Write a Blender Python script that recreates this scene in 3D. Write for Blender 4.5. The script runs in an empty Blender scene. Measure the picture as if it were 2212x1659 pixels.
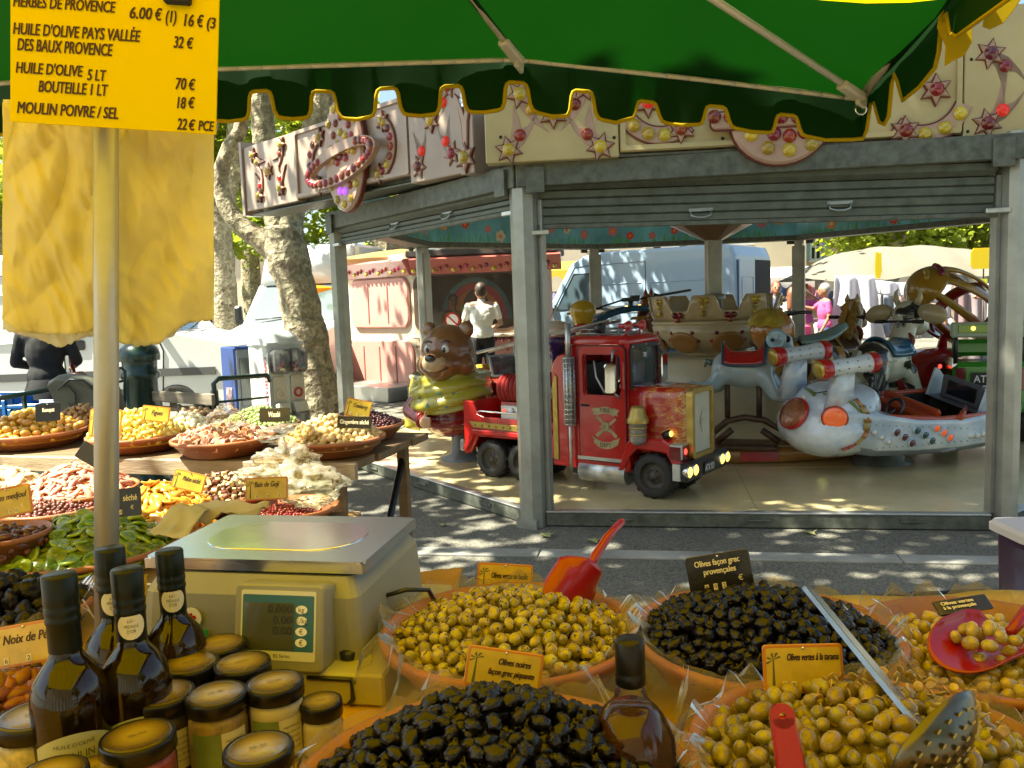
import bpy, bmesh, math, random
from mathutils import Vector, Matrix, Euler, noise
R = random.Random(11)
PI = math.pi
rad = math.radians
sc = bpy.context.scene
COL = sc.collection
V = Vector
EYE = V((0.0, 0.0, 1.55))
PITCH, ROLL, FPX, CXP, CYP = 5.7, -2.0, 1790.8, 1106.0, 829.5
CAMROT = Matrix.Rotation(rad(90 - PITCH), 3, 'X') @ Matrix.Rotation(rad(ROLL), 3, 'Z')
cd = bpy.data.cameras.new('camera')
cam = bpy.data.objects.new('camera', cd)
COL.objects.link(cam)
cam.location = EYE
cam.rotation_euler = CAMROT.to_euler()
cd.sensor_fit = 'HORIZONTAL'
cd.sensor_width = 36.0
cd.lens = 36.0 * FPX / 2212.0
cd.clip_start = 0.05
cd.clip_end = 600
sc.camera = cam
SUN_DIR = V((-0.50, -0.12, 0.86)).normalized()      # towards the sun
w = bpy.data.worlds.new('World')
sc.world = w
w.use_nodes = True
nt = w.node_tree
bg = nt.nodes['Background']
sky = nt.nodes.new('ShaderNodeTexSky')
sky.sky_type = 'NISHITA'
sky.sun_disc = False
sky.sun_elevation = math.asin(SUN_DIR.z)
sky.sun_rotation = math.atan2(SUN_DIR.x, SUN_DIR.y)
sky.dust_density = 2.0
nt.links.new(sky.outputs[0], bg.inputs[0])
bg.inputs[1].default_value = 0.06
sl = bpy.data.lights.new('sun', 'SUN')
sl.energy = 5.0
sl.angle = rad(0.53)
sl.color = (1.0, 0.95, 0.86)
sun = bpy.data.objects.new('sun', sl)
COL.objects.link(sun)
sun.rotation_euler = (-SUN_DIR).to_track_quat('-Z', 'Y').to_euler()
sun.location = SUN_DIR * 60
vs = sc.view_settings
vs.view_transform = 'Standard'
vs.look = 'None'
vs.gamma = 1.0
vs.use_curve_mapping = False
vs.exposure = 2.2
vs.use_white_balance = True
vs.white_balance_temperature = 7000
vs.white_balance_tint = 0
try:
 sc.cycles.use_denoising = True
 sc.cycles.max_bounces = 10
 sc.cycles.diffuse_bounces = 5
 sc.cycles.glossy_bounces = 5
 sc.cycles.transmission_bounces = 8
 sc.cycles.transparent_max_bounces = 12
 sc.cycles.sample_clamp_indirect = 6.0
 sc.cycles.caustics_reflective = False
 sc.cycles.caustics_refractive = False
except Exception:
 pass
def ray(px, py):
 return (CAMROT @ V(((px - CXP) / FPX, -(py - CYP) / FPX, -1.0)))
def P(px, py, y):
 "the point seen at picture position (px, py) that lies y metres ahead of the viewer"
 d = ray(px, py)
 return EYE + d * (y / d.y)
def Pz(px, py, z):
 "the point seen at picture position (px, py) that lies at height z"
 d = ray(px, py)
 return EYE + d * ((z - EYE.z) / d.z)
def proj(p):
 q = CAMROT.transposed() @ (V(p) - EYE)
 return (CXP - FPX * q.x / q.z, CYP + FPX * q.y / q.z)
I4 = Matrix.Identity(4)
def T(x, y=None, z=None):
 return Matrix.Translation(V(x) if y is None else V((x, y, z)))
def RX(a): return Matrix.Rotation(rad(a), 4, 'X')
def RY(a): return Matrix.Rotation(rad(a), 4, 'Y')
def RZ(a): return Matrix.Rotation(rad(a), 4, 'Z')
def S(x, y=None, z=None):
 if y is None: y = z = x
 return Matrix.Diagonal((x, y, z, 1))
def frame(o, x, z):
 "matrix whose x axis runs along x and whose z axis is nearest to z"
 x = V(x).normalized(); z = V(z); z = (z - x * z.dot(x)).normalized(); y = z.cross(x)
 m = Matrix((x, y, z)).transposed().to_4x4(); m.translation = V(o)
 return m
def face_frame(o, n, up=(0, 0, 1)):
 "matrix for something flat: x to its right, y up, z out along n"
 n = V(n).normalized(); x = V(up).cross(n).normalized(); y = n.cross(x)
 m = Matrix((x, y, n)).transposed().to_4x4(); m.translation = V(o)
 return m
class MB:
 def __init__(s):
  s.v = []; s.f = []; s.m = []; s.s = []
 def add(s, vs, fs, mi=0, sm=False, M=None):
  o = len(s.v)
  if M is None: s.v.extend([tuple(p) for p in vs])
  else: s.v.extend([tuple(M @ V(p)) for p in vs])
  for f in fs:
   s.f.append([i + o for i in f]); s.m.append(mi); s.s.append(sm)
  return s
 def box(s, c, d, M=None, mi=0, b=0.0):
  x, y, z = d[0] / 2, d[1] / 2, d[2] / 2
  c = V(c)
  if b <= 0:
   vs = [c + V((i * x, j * y, k * z)) for i in (-1, 1) for j in (-1, 1) for k in (-1, 1)]
   return s.add(vs, [(0, 1, 3, 2), (4, 6, 7, 5), (0, 4, 5, 1), (2, 3, 7, 6), (0, 2, 6, 4), (1, 5, 7, 3)], mi, False, M)
  b = min(b, x * .9, y * .9, z * .9)
  vs = []; idx = {}
  for i in (-1, 1):
   for j in (-1, 1):
    for k in (-1, 1):
     for a in range(3):
      p = [i * (x - b), j * (y - b), k * (z - b)]
      p[a] = (i * x, j * y, k * z)[a]
      idx[i, j, k, a] = len(vs); vs.append(c + V(p))
  fs = []
  for sgn in (-1, 1):
   for a, q in ((0, [(-1, -1), (1, -1), (1, 1), (-1, 1)]), (1, [(-1, -1), (-1, 1), (1, 1), (1, -1)]), (2, [(-1, -1), (1, -1), (1, 1), (-1, 1)])):
    f = []
    for u, w_ in q:
     ijk = [u, w_]; ijk.insert(a, sgn)
     f.append(idx[ijk[0], ijk[1], ijk[2], a])
    fs.append(f if sgn > 0 else f[::-1])
  for a in range(3):
   o1, o2 = [q for q in range(3) if q != a]
   for s1 in (-1, 1):
    for s2 in (-1, 1):
     def g(t, face):
      k = [0, 0, 0]; k[a] = t; k[o1] = s1; k[o2] = s2
      return idx[k[0], k[1], k[2], face]
     f = [g(-1, o1), g(1, o1), g(1, o2), g(-1, o2)]
     nrm = (V(vs[f[1]]) - V(vs[f[0]])).cross(V(vs[f[2]]) - V(vs[f[1]]))
     out = V((0, 0, 0)); out[o1] = s1; out[o2] = s2
     fs.append(f if nrm.dot(out) > 0 else f[::-1])
  for i in (-1, 1):
   for j in (-1, 1):
    for k in (-1, 1):
     f = [idx[i, j, k, 0], idx[i, j, k, 1], idx[i, j, k, 2]]
     fs.append(f if i * j * k > 0 else f[::-1])
  return s.add(vs, fs, mi, False, M)
 def prism(s, poly, h, M=None, mi=0, ch=0.0, sm=False):
  "outline poly (counter-clockwise, x-y) raised along z by h, with a chamfer ch on the far edge"
  n = len(poly); a = sum(poly[i][0] * poly[(i + 1) % n][1] - poly[(i + 1) % n][0] * poly[i][1] for i in range(n))
  if a < 0: poly = poly[::-1]
  rings = [[(p[0], p[1], 0) for p in poly]]
  if ch > 0:
   rings.append([(p[0], p[1], h - ch) for p in poly])
   ins = []
   for i in range(n):
    p0, p1, p2 = V(poly[i - 1][:2]), V(poly[i][:2]), V(poly[(i + 1) % n][:2])
    e1 = (p1 - p0).normalized(); e2 = (p2 - p1).normalized()
    n1 = V((-e1.y, e1.x)); n2 = V((-e2.y, e2.x)); m = n1 + n2
    m = m / max(.4, m.length_squared / 2 if m.length_squared > 0 else 1)
    q = p1 + m * ch
    ins.append((q.x, q.y, h))
   rings.append(ins)
  else:
   rings.append([(p[0], p[1], h) for p in poly])
  vs = [p for r in rings for p in r]; fs = [list(range(n))[::-1], [(len(rings) - 1) * n + i for i in range(n)]]
  for k in range(len(rings) - 1):
   for i in range(n):
    j = (i + 1) % n
    fs.append([k * n + i, k * n + j, (k + 1) * n + j, (k + 1) * n + i])
  o = len(s.f)
  s.add(vs, fs, mi, False, M)
  if sm:
   for i in range(o + 2, len(s.f)): s.s[i] = True
  return s
 def lathe(s, prof, n=24, M=None, mi=0, sm=True, a0=0.0, a1=2 * PI):
  full = abs(a1 - a0 - 2 * PI) < 1e-6
  vs = []; rows = []
  cols = n if full else n + 1
  for r, z in prof:
   if abs(r) < 1e-7:
    rows.append([len(vs)] * cols); vs.append((0, 0, z))
   else:
    rows.append(list(range(len(vs), len(vs) + cols)))
    for i in range(cols):
     t = a0 + (a1 - a0) * i / n
     vs.append((r * math.cos(t), r * math.sin(t), z))
  fs = []
  for k in range(len(rows) - 1):
   for i in range(n):
    j = (i + 1) % cols
    f = [rows[k][i], rows[k][j], rows[k + 1][j], rows[k + 1][i]]
    g = []
    for q in f:
     if q not in g: g.append(q)
    if len(g) > 2: fs.append(g)
  return s.add(vs, fs, mi, sm, M)
 def cyl(s, p0, p1, r0, r1=None, n=14, mi=0, sm=True, caps=True):
  p0, p1 = V(p0), V(p1); r1 = r0 if r1 is None else r1
  return s.tube([p0, p1], [r0, r1], n, mi, caps=caps, sm=sm)
 def tube(s, path, r, n=8, mi=0, caps=True, sm=True, closed=False, M=None, flat=1.0):
  path = [V(p) for p in path]; m = len(path)
  rs = r if isinstance(r, (list, tuple)) else [r] * m
  vs = []; fs = []; up = None
  for i in range(m):
   a = path[i - 1] if (i > 0 or closed) else path[i]; b = path[(i + 1) % m] if (i < m - 1 or closed) else path[i]
   t = (b - a).normalized()
   if up is None:
    up = V((0, 0, 1)) if abs(t.z) < .9 else V((0, 1, 0))
   up = (up - t * up.dot(t)).normalized(); sd = t.cross(up)
   for k in range(n):
    q = 2 * PI * k / n
    vs.append(path[i] + (sd * math.cos(q) + up * math.sin(q) * flat) * rs[i])
  for i in range(m if closed else m - 1):
   i2 = (i + 1) % m
   for k in range(n):
    l = (k + 1) % n
    fs.append([i * n + k, i * n + l, i2 * n + l, i2 * n + k])
  s.add(vs, fs, mi, sm, M)
  if caps and not closed:
   o = len(s.v) - len(vs)
   s.f.append([o + k for k in range(n)][::-1]); s.m.append(mi); s.s.append(False)
   s.f.append([o + (m - 1) * n + k for k in range(n)]); s.m.append(mi); s.s.append(False)
  return s
 def ell(s, c, r, M=None, nu=16, nv=10, mi=0, sm=True):
  if not isinstance(r, (tuple, list)): r = (r, r, r)
  prof = [(math.sin(PI * k / nv) if 0 < k < nv else 0.0, -math.cos(PI * k / nv)) for k in range(nv + 1)]
  A = T(c) @ S(*r)
  if M is not None: A = M @ A
  return s.lathe(prof, nu, A, mi, sm)
 def loft(s, rings, mi=0, sm=True, caps=True, closed=True, M=None):
  n = len(rings[0]); vs = [p for r in rings for p in r]; fs = []
  for k in range(len(rings) - 1):
   for i in range(n if closed else n - 1):
    j = (i + 1) % n
    fs.append([k * n + i, k * n + j, (k + 1) * n + j, (k + 1) * n + i])
  s.add(vs, fs, mi, sm, M)
  if caps and closed:
   o = len(s.v) - len(vs)
   s.f.append([o + k for k in range(n)][::-1]); s.m.append(mi); s.s.append(False)
   s.f.append([o + (len(rings) - 1) * n + k for k in range(n)]); s.m.append(mi); s.s.append(False)
  return s
 def grid(s, fn, nu, nv, mi=0, sm=True, cu=False, M=None, keep=None):
  cols = nu if cu else nu + 1
  vs = [fn(i / nu, j / nv) for j in range(nv + 1) for i in range(cols)]
  fs = []
  for j in range(nv):
   for i in range(nu):
    if keep and not keep((i + .5) / nu, (j + .5) / nv): continue
    k = (i + 1) % cols
    fs.append([j * cols + i, j * cols + k, (j + 1) * cols + k, (j + 1) * cols + i])
  return s.add(vs, fs, mi, sm, M)
 def mesh(s, name, mats):
  me = bpy.data.meshes.new(name)
  me.from_pydata(s.v, [], s.f)
  for m in (mats if isinstance(mats, (list, tuple)) else [mats]): me.materials.append(m)
  me.polygons.foreach_set('material_index', s.m)
  me.polygons.foreach_set('use_smooth', s.s)
  me.update()
  return me
def link(name, data, parent=None, M=None):
 o = bpy.data.objects.new(name, data)
 COL.objects.link(o)
 if parent is not None: o.parent = parent
 if M is not None: o.matrix_local = M
 return o
def obj(name, mb, mats, parent=None, M=None, label=None):
 o = link(name, mb.mesh(name, mats) if isinstance(mb, MB) else mb, parent, M)
 if label: o['label'] = label
 return o
def tag(o, label, cat, group=None):
 o['label'] = label; o['category'] = cat
 if group: o['group'] = group
 return o
def thing(name, label, cat, M=None, group=None):
 o = link(name, None, None, M if M is not None else I4)
 o.empty_display_size = .1
 return tag(o, label, cat, group)
def struct(name, mb, mats, kind='structure'):
 o = obj(name, mb, mats); o['kind'] = kind
 return o
def mod_mesh(name, mb, mats, mods, keep_smooth=True):
 "mesh of mb after modifiers (type, {settings})"
 o = bpy.data.objects.new(name + '_raw', mb.mesh(name, mats)); COL.objects.link(o)
 for t, kw in mods:
  m = o.modifiers.new(t, t)
  for k, v in kw.items(): setattr(m, k, v)
 dg = bpy.context.evaluated_depsgraph_get()
 me = bpy.data.meshes.new_from_object(o.evaluated_get(dg))
 me.name = name
 raw = o.data
 bpy.data.objects.remove(o); bpy.data.meshes.remove(raw)
 if keep_smooth:
  me.polygons.foreach_set('use_smooth', [True] * len(me.polygons))
 me.materials.clear()
 for m in (mats if isinstance(mats, (list, tuple)) else [mats]): me.materials.append(m)
 return me
def body(name, prims, vox, mats, it=4):
 "one continuous rounded skin over ellipsoids ('e', centre, radii[, matrix]) and limbs ('c', p0, p1, r0, r1)"
 mb = MB()
 for p in prims:
  if p[0] == 'e': mb.ell(p[1] if len(p) < 4 else (0, 0, 0), p[2], None if len(p) < 4 else T(p[1]) @ p[3], 14, 9)
  else:
   a, b = V(p[1]), V(p[2])
   n = 5
   mb.tube([a.lerp(b, k / n) for k in range(n + 1)], [p[3] + (p[4] - p[3]) * k / n for k in range(n + 1)], 10)
   mb.ell(a, p[3], None, 10, 6); mb.ell(b, p[4], None, 10, 6)
 return mod_mesh(name, mb, mats, [('REMESH', dict(mode='VOXEL', voxel_size=vox, use_smooth_shade=True)), ('SMOOTH', dict(factor=.5, iterations=it))])
def rrect(w, h, r, n=4, cx=0, cy=0):
 out = []
 for sx, sy, a in ((1, -1, -90), (1, 1, 0), (-1, 1, 90), (-1, -1, 180)):
  for k in range(n + 1):
   t = rad(a + 90 * k / n)
   out.append((cx + sx * (w / 2 - r) + r * math.cos(t), cy + sy * (h / 2 - r) + r * math.sin(t)))
 return out
def circ(r, n=16, cx=0, cy=0, ry=None):
 return [(cx + r * math.cos(2 * PI * k / n), cy + (ry or r) * math.sin(2 * PI * k / n)) for k in range(n)]
def star(r, r2, n=6, a=90):
 return [((r if k % 2 == 0 else r2) * math.cos(rad(a + 180 * k / n)), (r if k % 2 == 0 else r2) * math.sin(rad(a + 180 * k / n))) for k in range(2 * n)]
def ring_poly(mb, outer, inner, h, M=None, mi=0):
 "flat ring between two outlines of equal length, h thick"
 n = len(outer)
 vs = [(p[0], p[1], 0) for p in outer] + [(p[0], p[1], 0) for p in inner] + [(p[0], p[1], h) for p in outer] + [(p[0], p[1], h) for p in inner]
 fs = []
 for i in range(n):
  j = (i + 1) % n
  fs += [[2 * n + i, 2 * n + j, 3 * n + j, 3 * n + i], [i, n + i, n + j, j], [i, j, 2 * n + j, 2 * n + i], [n + i, 3 * n + i, 3 * n + j, n + j]]
 return mb.add(vs, fs, mi, False, M)
def fbm(p, o=3):
 return noise.fractal(V(p), 1.0, 2.0, o)
_txt = {}
def text_geo(s, shear=0.0, space=1.0):
 k = (s, shear, space)
 if k not in _txt:
  c = bpy.data.curves.new('lettering', 'FONT')
  c.body = s; c.size = 1.0; c.shear = shear; c.space_character = space; c.align_x = 'LEFT'; c.resolution_u = 3
  o = bpy.data.objects.new('lettering', c)
  me = o.to_mesh()
  vs = [tuple(v.co) for v in me.vertices]; fs = [list(p.vertices) for p in me.polygons]
  o.to_mesh_clear(); bpy.data.objects.remove(o); bpy.data.curves.remove(c)
  x0 = min([v[0] for v in vs], default=0); x1 = max([v[0] for v in vs], default=1)
  _txt[k] = (vs, fs, x0, x1)
 return _txt[k]
def text(mb, s, M, x, y, h, width=None, align='l', shear=0.0, mi=0, z=0.0006, space=1.0, bold=0.0):
 "flat printed lettering on the x-y plane of M; h is about the capital height"
 vs, fs, x0, x1 = text_geo(s, shear, space)
 sy = h / 0.70
 sx = sy if width is None else width / max(1e-6, x1 - x0)
 wd = (x1 - x0) * sx
 ox = {'l': x, 'c': x - wd / 2, 'r': x - wd}[align]
 offs = [(0, 0)] if bold <= 0 else [(0, 0, ), (bold, bold * .5), (-bold, -bold * .5), (bold, -bold * .5), (-bold, bold * .5)]
 for i, (dx, dy) in enumerate(offs):
  mb.add([((v[0] - x0) * sx + ox + dx, v[1] * sy + y + dy, z + i * 1.2e-5) for v in vs], fs, mi, False, M)
 return wd
def lin(c):
 if isinstance(c, str):
  c = c.lstrip('#'); c = [int(c[i:i + 2], 16) / 255 for i in (0, 2, 4)]
  c = [x / 12.92 if x <= .04045 else ((x + .055) / 1.055) ** 2.4 for x in c]
 return (c[0], c[1], c[2], 1.0)
def nod(m, t, **kw):
 n = m.node_tree.nodes.new(t)
 for k, v in kw.items():
  if k.startswith('i_'):
   n.inputs[k[2:].replace('_', ' ')].default_value = v
  else: setattr(n, k, v)
 return n
def lk(m, a, b): m.node_tree.links.new(a, b)
def base(name):
 m = bpy.data.materials.new(name); m.use_nodes = True
 return m, m.node_tree.nodes['Principled BSDF']
def ramp(m, fac, stops, const=False):
 r = nod(m, 'ShaderNodeValToRGB')
 e = r.color_ramp.elements
 if const: r.color_ramp.interpolation = 'CONSTANT'
 while len(e) < len(stops): e.new(.5)
 for q, (p, c) in zip(e, stops):
  q.position = p; q.color = lin(c)
 lk(m, fac, r.inputs[0])
 return r.outputs[0]
def coords(m, scale=1.0, kind='Object'):
 tc = nod(m, 'ShaderNodeTexCoord'); mp = nod(m, 'ShaderNodeMapping')
 mp.inputs['Scale'].default_value = (scale, scale, scale) if not isinstance(scale, tuple) else scale
 lk(m, tc.outputs[kind], mp.inputs[0])
 return mp.outputs[0]
def mat(name, col, rough=.5, metal=0.0, var=None, bump=None, coat=0.0, spec=.5, rvar=0.0, rand=0.0, col2=None, sss=0.0, emit=0.0, emitc=None, stretch=None, alpha=None):
 """col (+ col2) mixed by noise; var=(scale, amount); bump=(scale, strength, distance); rand: value spread from one copy to the next"""
 m, b = base(name)
 b.inputs['Roughness'].default_value = rough
 b.inputs['Metallic'].default_value = metal
 b.inputs['Specular IOR Level'].default_value = spec
 b.inputs['Coat Weight'].default_value = coat
 b.inputs['Coat Roughness'].default_value = .06
 c = lin(col); b.inputs['Base Color'].default_value = c
 out = None
 if var:
  sv = var[0]
  vec = coords(m, sv if not stretch else tuple(sv * q for q in stretch))
  n = nod(m, 'ShaderNodeTexNoise', i_Detail=5.0, i_Roughness=.6, i_Scale=1.0)
  lk(m, vec, n.inputs['Vector'])
  a = var[1]
  lo = [max(0, x * (1 - a)) for x in c[:3]]; hi = [min(1, x * (1 + a)) for x in c[:3]] if col2 is None else list(lin(col2))[:3]
  out = ramp(m, n.outputs[0], [(.32, lo), (.68, hi)])
  if rvar:
   mr = nod(m, 'ShaderNodeMapRange'); mr.inputs[3].default_value = max(.02, rough - rvar); mr.inputs[4].default_value = min(1, rough + rvar)
   lk(m, n.outputs[0], mr.inputs[0]); lk(m, mr.outputs[0], b.inputs['Roughness'])
 if rand:
  oi = nod(m, 'ShaderNodeObjectInfo')
  hs = nod(m, 'ShaderNodeHueSaturation')
  mr = nod(m, 'ShaderNodeMapRange'); mr.inputs[3].default_value = 1 - rand; mr.inputs[4].default_value = 1 + rand
  lk(m, oi.outputs['Random'], mr.inputs[0]); lk(m, mr.outputs[0], hs.inputs['Value'])
  mh = nod(m, 'ShaderNodeMath', operation='MULTIPLY'); mh.inputs[1].default_value = 7.31
  mf = nod(m, 'ShaderNodeMath', operation='FRACT'); lk(m, oi.outputs['Random'], mh.inputs[0]); lk(m, mh.outputs[0], mf.inputs[0])
  mr2 = nod(m, 'ShaderNodeMapRange'); mr2.inputs[3].default_value = .5 - rand * .05; mr2.inputs[4].default_value = .5 + rand * .05
  lk(m, mf.outputs[0], mr2.inputs[0]); lk(m, mr2.outputs[0], hs.inputs['Hue'])
  if out is None: hs.inputs['Color'].default_value = c
  else: lk(m, out, hs.inputs['Color'])
  out = hs.outputs[0]
 if out is not None: lk(m, out, b.inputs['Base Color'])
 if bump:
  vec = coords(m, bump[0] if not stretch else tuple(bump[0] * q for q in stretch))
  n = nod(m, 'ShaderNodeTexNoise', i_Detail=4.0, i_Scale=1.0)
  lk(m, vec, n.inputs['Vector'])
  bp = nod(m, 'ShaderNodeBump', i_Strength=bump[1], i_Distance=bump[2])
  lk(m, n.outputs[0], bp.inputs['Height']); lk(m, bp.outputs[0], b.inputs['Normal'])
 if sss:
  b.inputs['Subsurface Weight'].default_value = sss
  b.inputs['Subsurface Radius'].default_value = (.012, .007, .003)
  b.inputs['Subsurface Scale'].default_value = 1.0
 if emit:
  b.inputs['Emission Color'].default_value = lin(emitc or col); b.inputs['Emission Strength'].default_value = emit
 return m
def cloth_mat(name, col, trans=.5, tcol=None, var=None, bump=None, rough=.8):
 "thin cloth or paper: reflects and lets light through"
 m = mat(name, col, rough, var=var, bump=bump, spec=.2)
 nt_ = m.node_tree; b = nt_.nodes['Principled BSDF']; o = nt_.nodes['Material Output']
 t = nod(m, 'ShaderNodeBsdfTranslucent'); t.inputs[0].default_value = lin(tcol or col)
 mx = nod(m, 'ShaderNodeMixShader'); mx.inputs[0].default_value = trans
 lk(m, b.outputs[0], mx.inputs[1]); lk(m, t.outputs[0], mx.inputs[2]); lk(m, mx.outputs[0], o.inputs[0])
 return m
def film_mat(name, tint=(1, 1, 1), gloss=.25, haze=.15, rough=.12, bump=None, trans_tint=None):
 "clear plastic film: mostly see-through, shiny, slightly milky"
 m, b = base(name)
 nt_ = m.node_tree; o = nt_.nodes['Material Output']
 b.inputs['Base Color'].default_value = lin(tint); b.inputs['Roughness'].default_value = rough
 tr = nod(m, 'ShaderNodeBsdfTransparent'); tr.inputs[0].default_value = lin(trans_tint or tint)
 gl = nod(m, 'ShaderNodeBsdfGlossy'); gl.inputs['Roughness'].default_value = rough; gl.inputs[0].default_value = lin((.9, .9, .9))
 m1 = nod(m, 'ShaderNodeMixShader'); m1.inputs[0].default_value = haze
 lk(m, tr.outputs[0], m1.inputs[1]); lk(m, b.outputs[0], m1.inputs[2])
 lw = nod(m, 'ShaderNodeLayerWeight'); lw.inputs[0].default_value = gloss
 m2 = nod(m, 'ShaderNodeMixShader')
 lk(m, lw.outputs['Fresnel'], m2.inputs[0])
 lk(m, m1.outputs[0], m2.inputs[1]); lk(m, gl.outputs[0], m2.inputs[2]); lk(m, m2.outputs[0], o.inputs[0])
 if bump:
  vec = coords(m, bump[0]); n = nod(m, 'ShaderNodeTexNoise', i_Detail=3.0, i_Scale=1.0); lk(m, vec, n.inputs['Vector'])
  bp = nod(m, 'ShaderNodeBump', i_Strength=bump[1], i_Distance=bump[2]); lk(m, n.outputs[0], bp.inputs['Height'])
  lk(m, bp.outputs[0], gl.inputs['Normal']); lk(m, bp.outputs[0], b.inputs['Normal'])
 return m
M_ = {}
def mm(k, *a, **kw):
 if k not in M_: M_[k] = mat(k, *a, **kw)
 return M_[k]
STEEL = mm('galvanised_steel', (.34, .36, .36), .42, .75, var=(9, .25), rvar=.12)
ALU = mm('brushed_aluminium', (.55, .55, .53), .35, .8, var=(14, .15), rvar=.1)
GREYPAINT = mm('grey_enamel', (.16, .18, .18), .4, .35, var=(6, .2), rvar=.1)
CHROME = mm('chrome', (.75, .75, .74), .08, 1.0)
BLACKP = mm('black_plastic', (.012, .012, .013), .35, coat=.2)
RUBBER = mm('tyre_rubber', (.022, .021, .019), .7, var=(20, .35))
WHITEP = mm('white_enamel', (.78, .78, .76), .25, coat=.3)
RED = mm('red_fibreglass', (.46, .012, .010), .22, coat=.6, var=(5, .15))
GOLD = mm('gold_paint', (.42, .29, .07), .35, .6, var=(12, .2))
DARK = mm('dark_void', (.01, .01, .01), .8)
CREAM = mm('cream_fibreglass', (.66, .56, .38), .3, coat=.4, var=(4, .12))
GLASS = film_mat('clear_glass', (1, 1, 1), .35, .03, .02)
DGLASS = film_mat('tinted_glass', (.25, .28, .30), .5, .35, .03, trans_tint=(.35, .38, .40))
def ground_mat():
 m, b = base('asphalt')
 v = coords(m, 1.0)
 n1 = nod(m, 'ShaderNodeTexNoise', i_Scale=.7, i_Detail=6.0); lk(m, v, n1.inputs['Vector'])
 n2 = nod(m, 'ShaderNodeTexVoronoi', i_Scale=95.0); lk(m, v, n2.inputs['Vector'])
 n3 = nod(m, 'ShaderNodeTexNoise', i_Scale=160.0, i_Detail=2.0); lk(m, v, n3.inputs['Vector'])
 c1 = ramp(m, n1.outputs[0], [(.3, (.115, .110, .094)), (.7, (.19, .18, .15))])
 c2 = ramp(m, n2.outputs['Color'], [(.2, (.45, .45, .45)), (.75, (1.3, 1.28, 1.22))])
 mx = nod(m, 'ShaderNodeMix', data_type='RGBA', blend_type='MULTIPLY'); mx.inputs[0].default_value = .8
 lk(m, c1, mx.inputs[6]); lk(m, c2, mx.inputs[7]); lk(m, mx.outputs[2], b.inputs['Base Color'])
 b.inputs['Roughness'].default_value = .85
 bp = nod(m, 'ShaderNodeBump', i_Strength=.8, i_Distance=.006); lk(m, n3.outputs[0], bp.inputs['Height']); lk(m, bp.outputs[0], b.inputs['Normal'])
 return m
ASPHALT = ground_mat()
g = MB()
g.add([(-260, -40, 0), (260, -40, 0), (260, 420, 0), (-260, 420, 0)], [(0, 1, 2, 3)])
struct('ground', g, ASPHALT)
KERBM = mat('pale_kerb_stone', (.30, .29, .26), .85, var=(3, .3), bump=(60, .4, .004))
ka, kb = Pz(860, 1192, 0), Pz(2330, 1216, 0)
kd = (kb - ka).normalized(); kn = V((-kd.y, kd.x, 0))
k = 0; s_ = -4.0
RK = random.Random(3)
def kerb_stone(a, b, t):
 mb = MB(); p = ka + kd * ((a + b) / 2); M = frame((p.x, p.y, 0), kd, (0, 0, 1))
 mb.box((0, 0, .005), (b - a - .008, .14, .014 + t), M, b=.004)
 return mb
while s_ < 8.5:
 L = RK.uniform(.95, 1.05)
 o = struct('kerb', kerb_stone(s_, s_ + L, RK.uniform(0, .004)), KERBM); s_ += L
def bark_mat():
 m, b = base('plane_bark')
 v = coords(m, 1.0)
 nz = nod(m, 'ShaderNodeTexNoise', i_Scale=3.0, i_Detail=4.0); lk(m, v, nz.inputs['Vector'])
 va = nod(m, 'ShaderNodeVectorMath', operation='MULTIPLY_ADD'); lk(m, nz.outputs['Color'], va.inputs[0]); va.inputs[1].default_value = (.35, .35, .35); lk(m, v, va.inputs[2])
 vo = nod(m, 'ShaderNodeTexVoronoi', i_Scale=9.0, feature='SMOOTH_F1'); vo.inputs['Smoothness'].default_value = .12; lk(m, va.outputs[0], vo.inputs['Vector'])
 c = ramp(m, vo.outputs['Color'], [(.15, (.20, .165, .11)), (.4, (.34, .285, .20)), (.55, (.46, .41, .30)), (.8, (.27, .24, .16))])
 n2 = nod(m, 'ShaderNodeTexNoise', i_Scale=22.0, i_Detail=6.0); lk(m, v, n2.inputs['Vector'])
 c2 = ramp(m, n2.outputs[0], [(.35, (.55, .52, .48)), (.65, (1.15, 1.12, 1.05))])
 mx = nod(m, 'ShaderNodeMix', data_type='RGBA', blend_type='MULTIPLY'); mx.inputs[0].default_value = 1
 lk(m, c, mx.inputs[6]); lk(m, c2, mx.inputs[7]); lk(m, mx.outputs[2], b.inputs['Base Color'])
 b.inputs['Roughness'].default_value = .8
 ad = nod(m, 'ShaderNodeMath', operation='ADD'); lk(m, vo.outputs['Distance'], ad.inputs[0]); lk(m, n2.outputs[0], ad.inputs[1])
 bp = nod(m, 'ShaderNodeBump', i_Strength=.7, i_Distance=.03); lk(m, ad.outputs[0], bp.inputs['Height']); lk(m, bp.outputs[0], b.inputs['Normal'])
 return m
BARK = bark_mat()
def leaf_mat(name, c, c2, t=.45):
 m = mat(name, c, .45, var=(.9, .5), col2=c2, spec=.3)
 b = m.node_tree.nodes['Principled BSDF']; o = m.node_tree.nodes['Material Output']
 tr = nod(m, 'ShaderNodeBsdfTranslucent'); tr.inputs[0].default_value = lin((c2[0] * 1.5, c2[1] * 1.5, c2[2] * .8))
 mx = nod(m, 'ShaderNodeMixShader'); mx.inputs[0].default_value = t
 lk(m, b.outputs[0], mx.inputs[1]); lk(m, tr.outputs[0], mx.inputs[2]); lk(m, mx.outputs[0], o.inputs[0])
 return m
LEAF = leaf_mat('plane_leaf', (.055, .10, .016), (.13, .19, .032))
LEAF2 = leaf_mat('sunlit_leaf', (.12, .17, .025), (.26, .31, .05), .55)  # lighter copy of the plane leaf, sunshine painted into its colour
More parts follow.
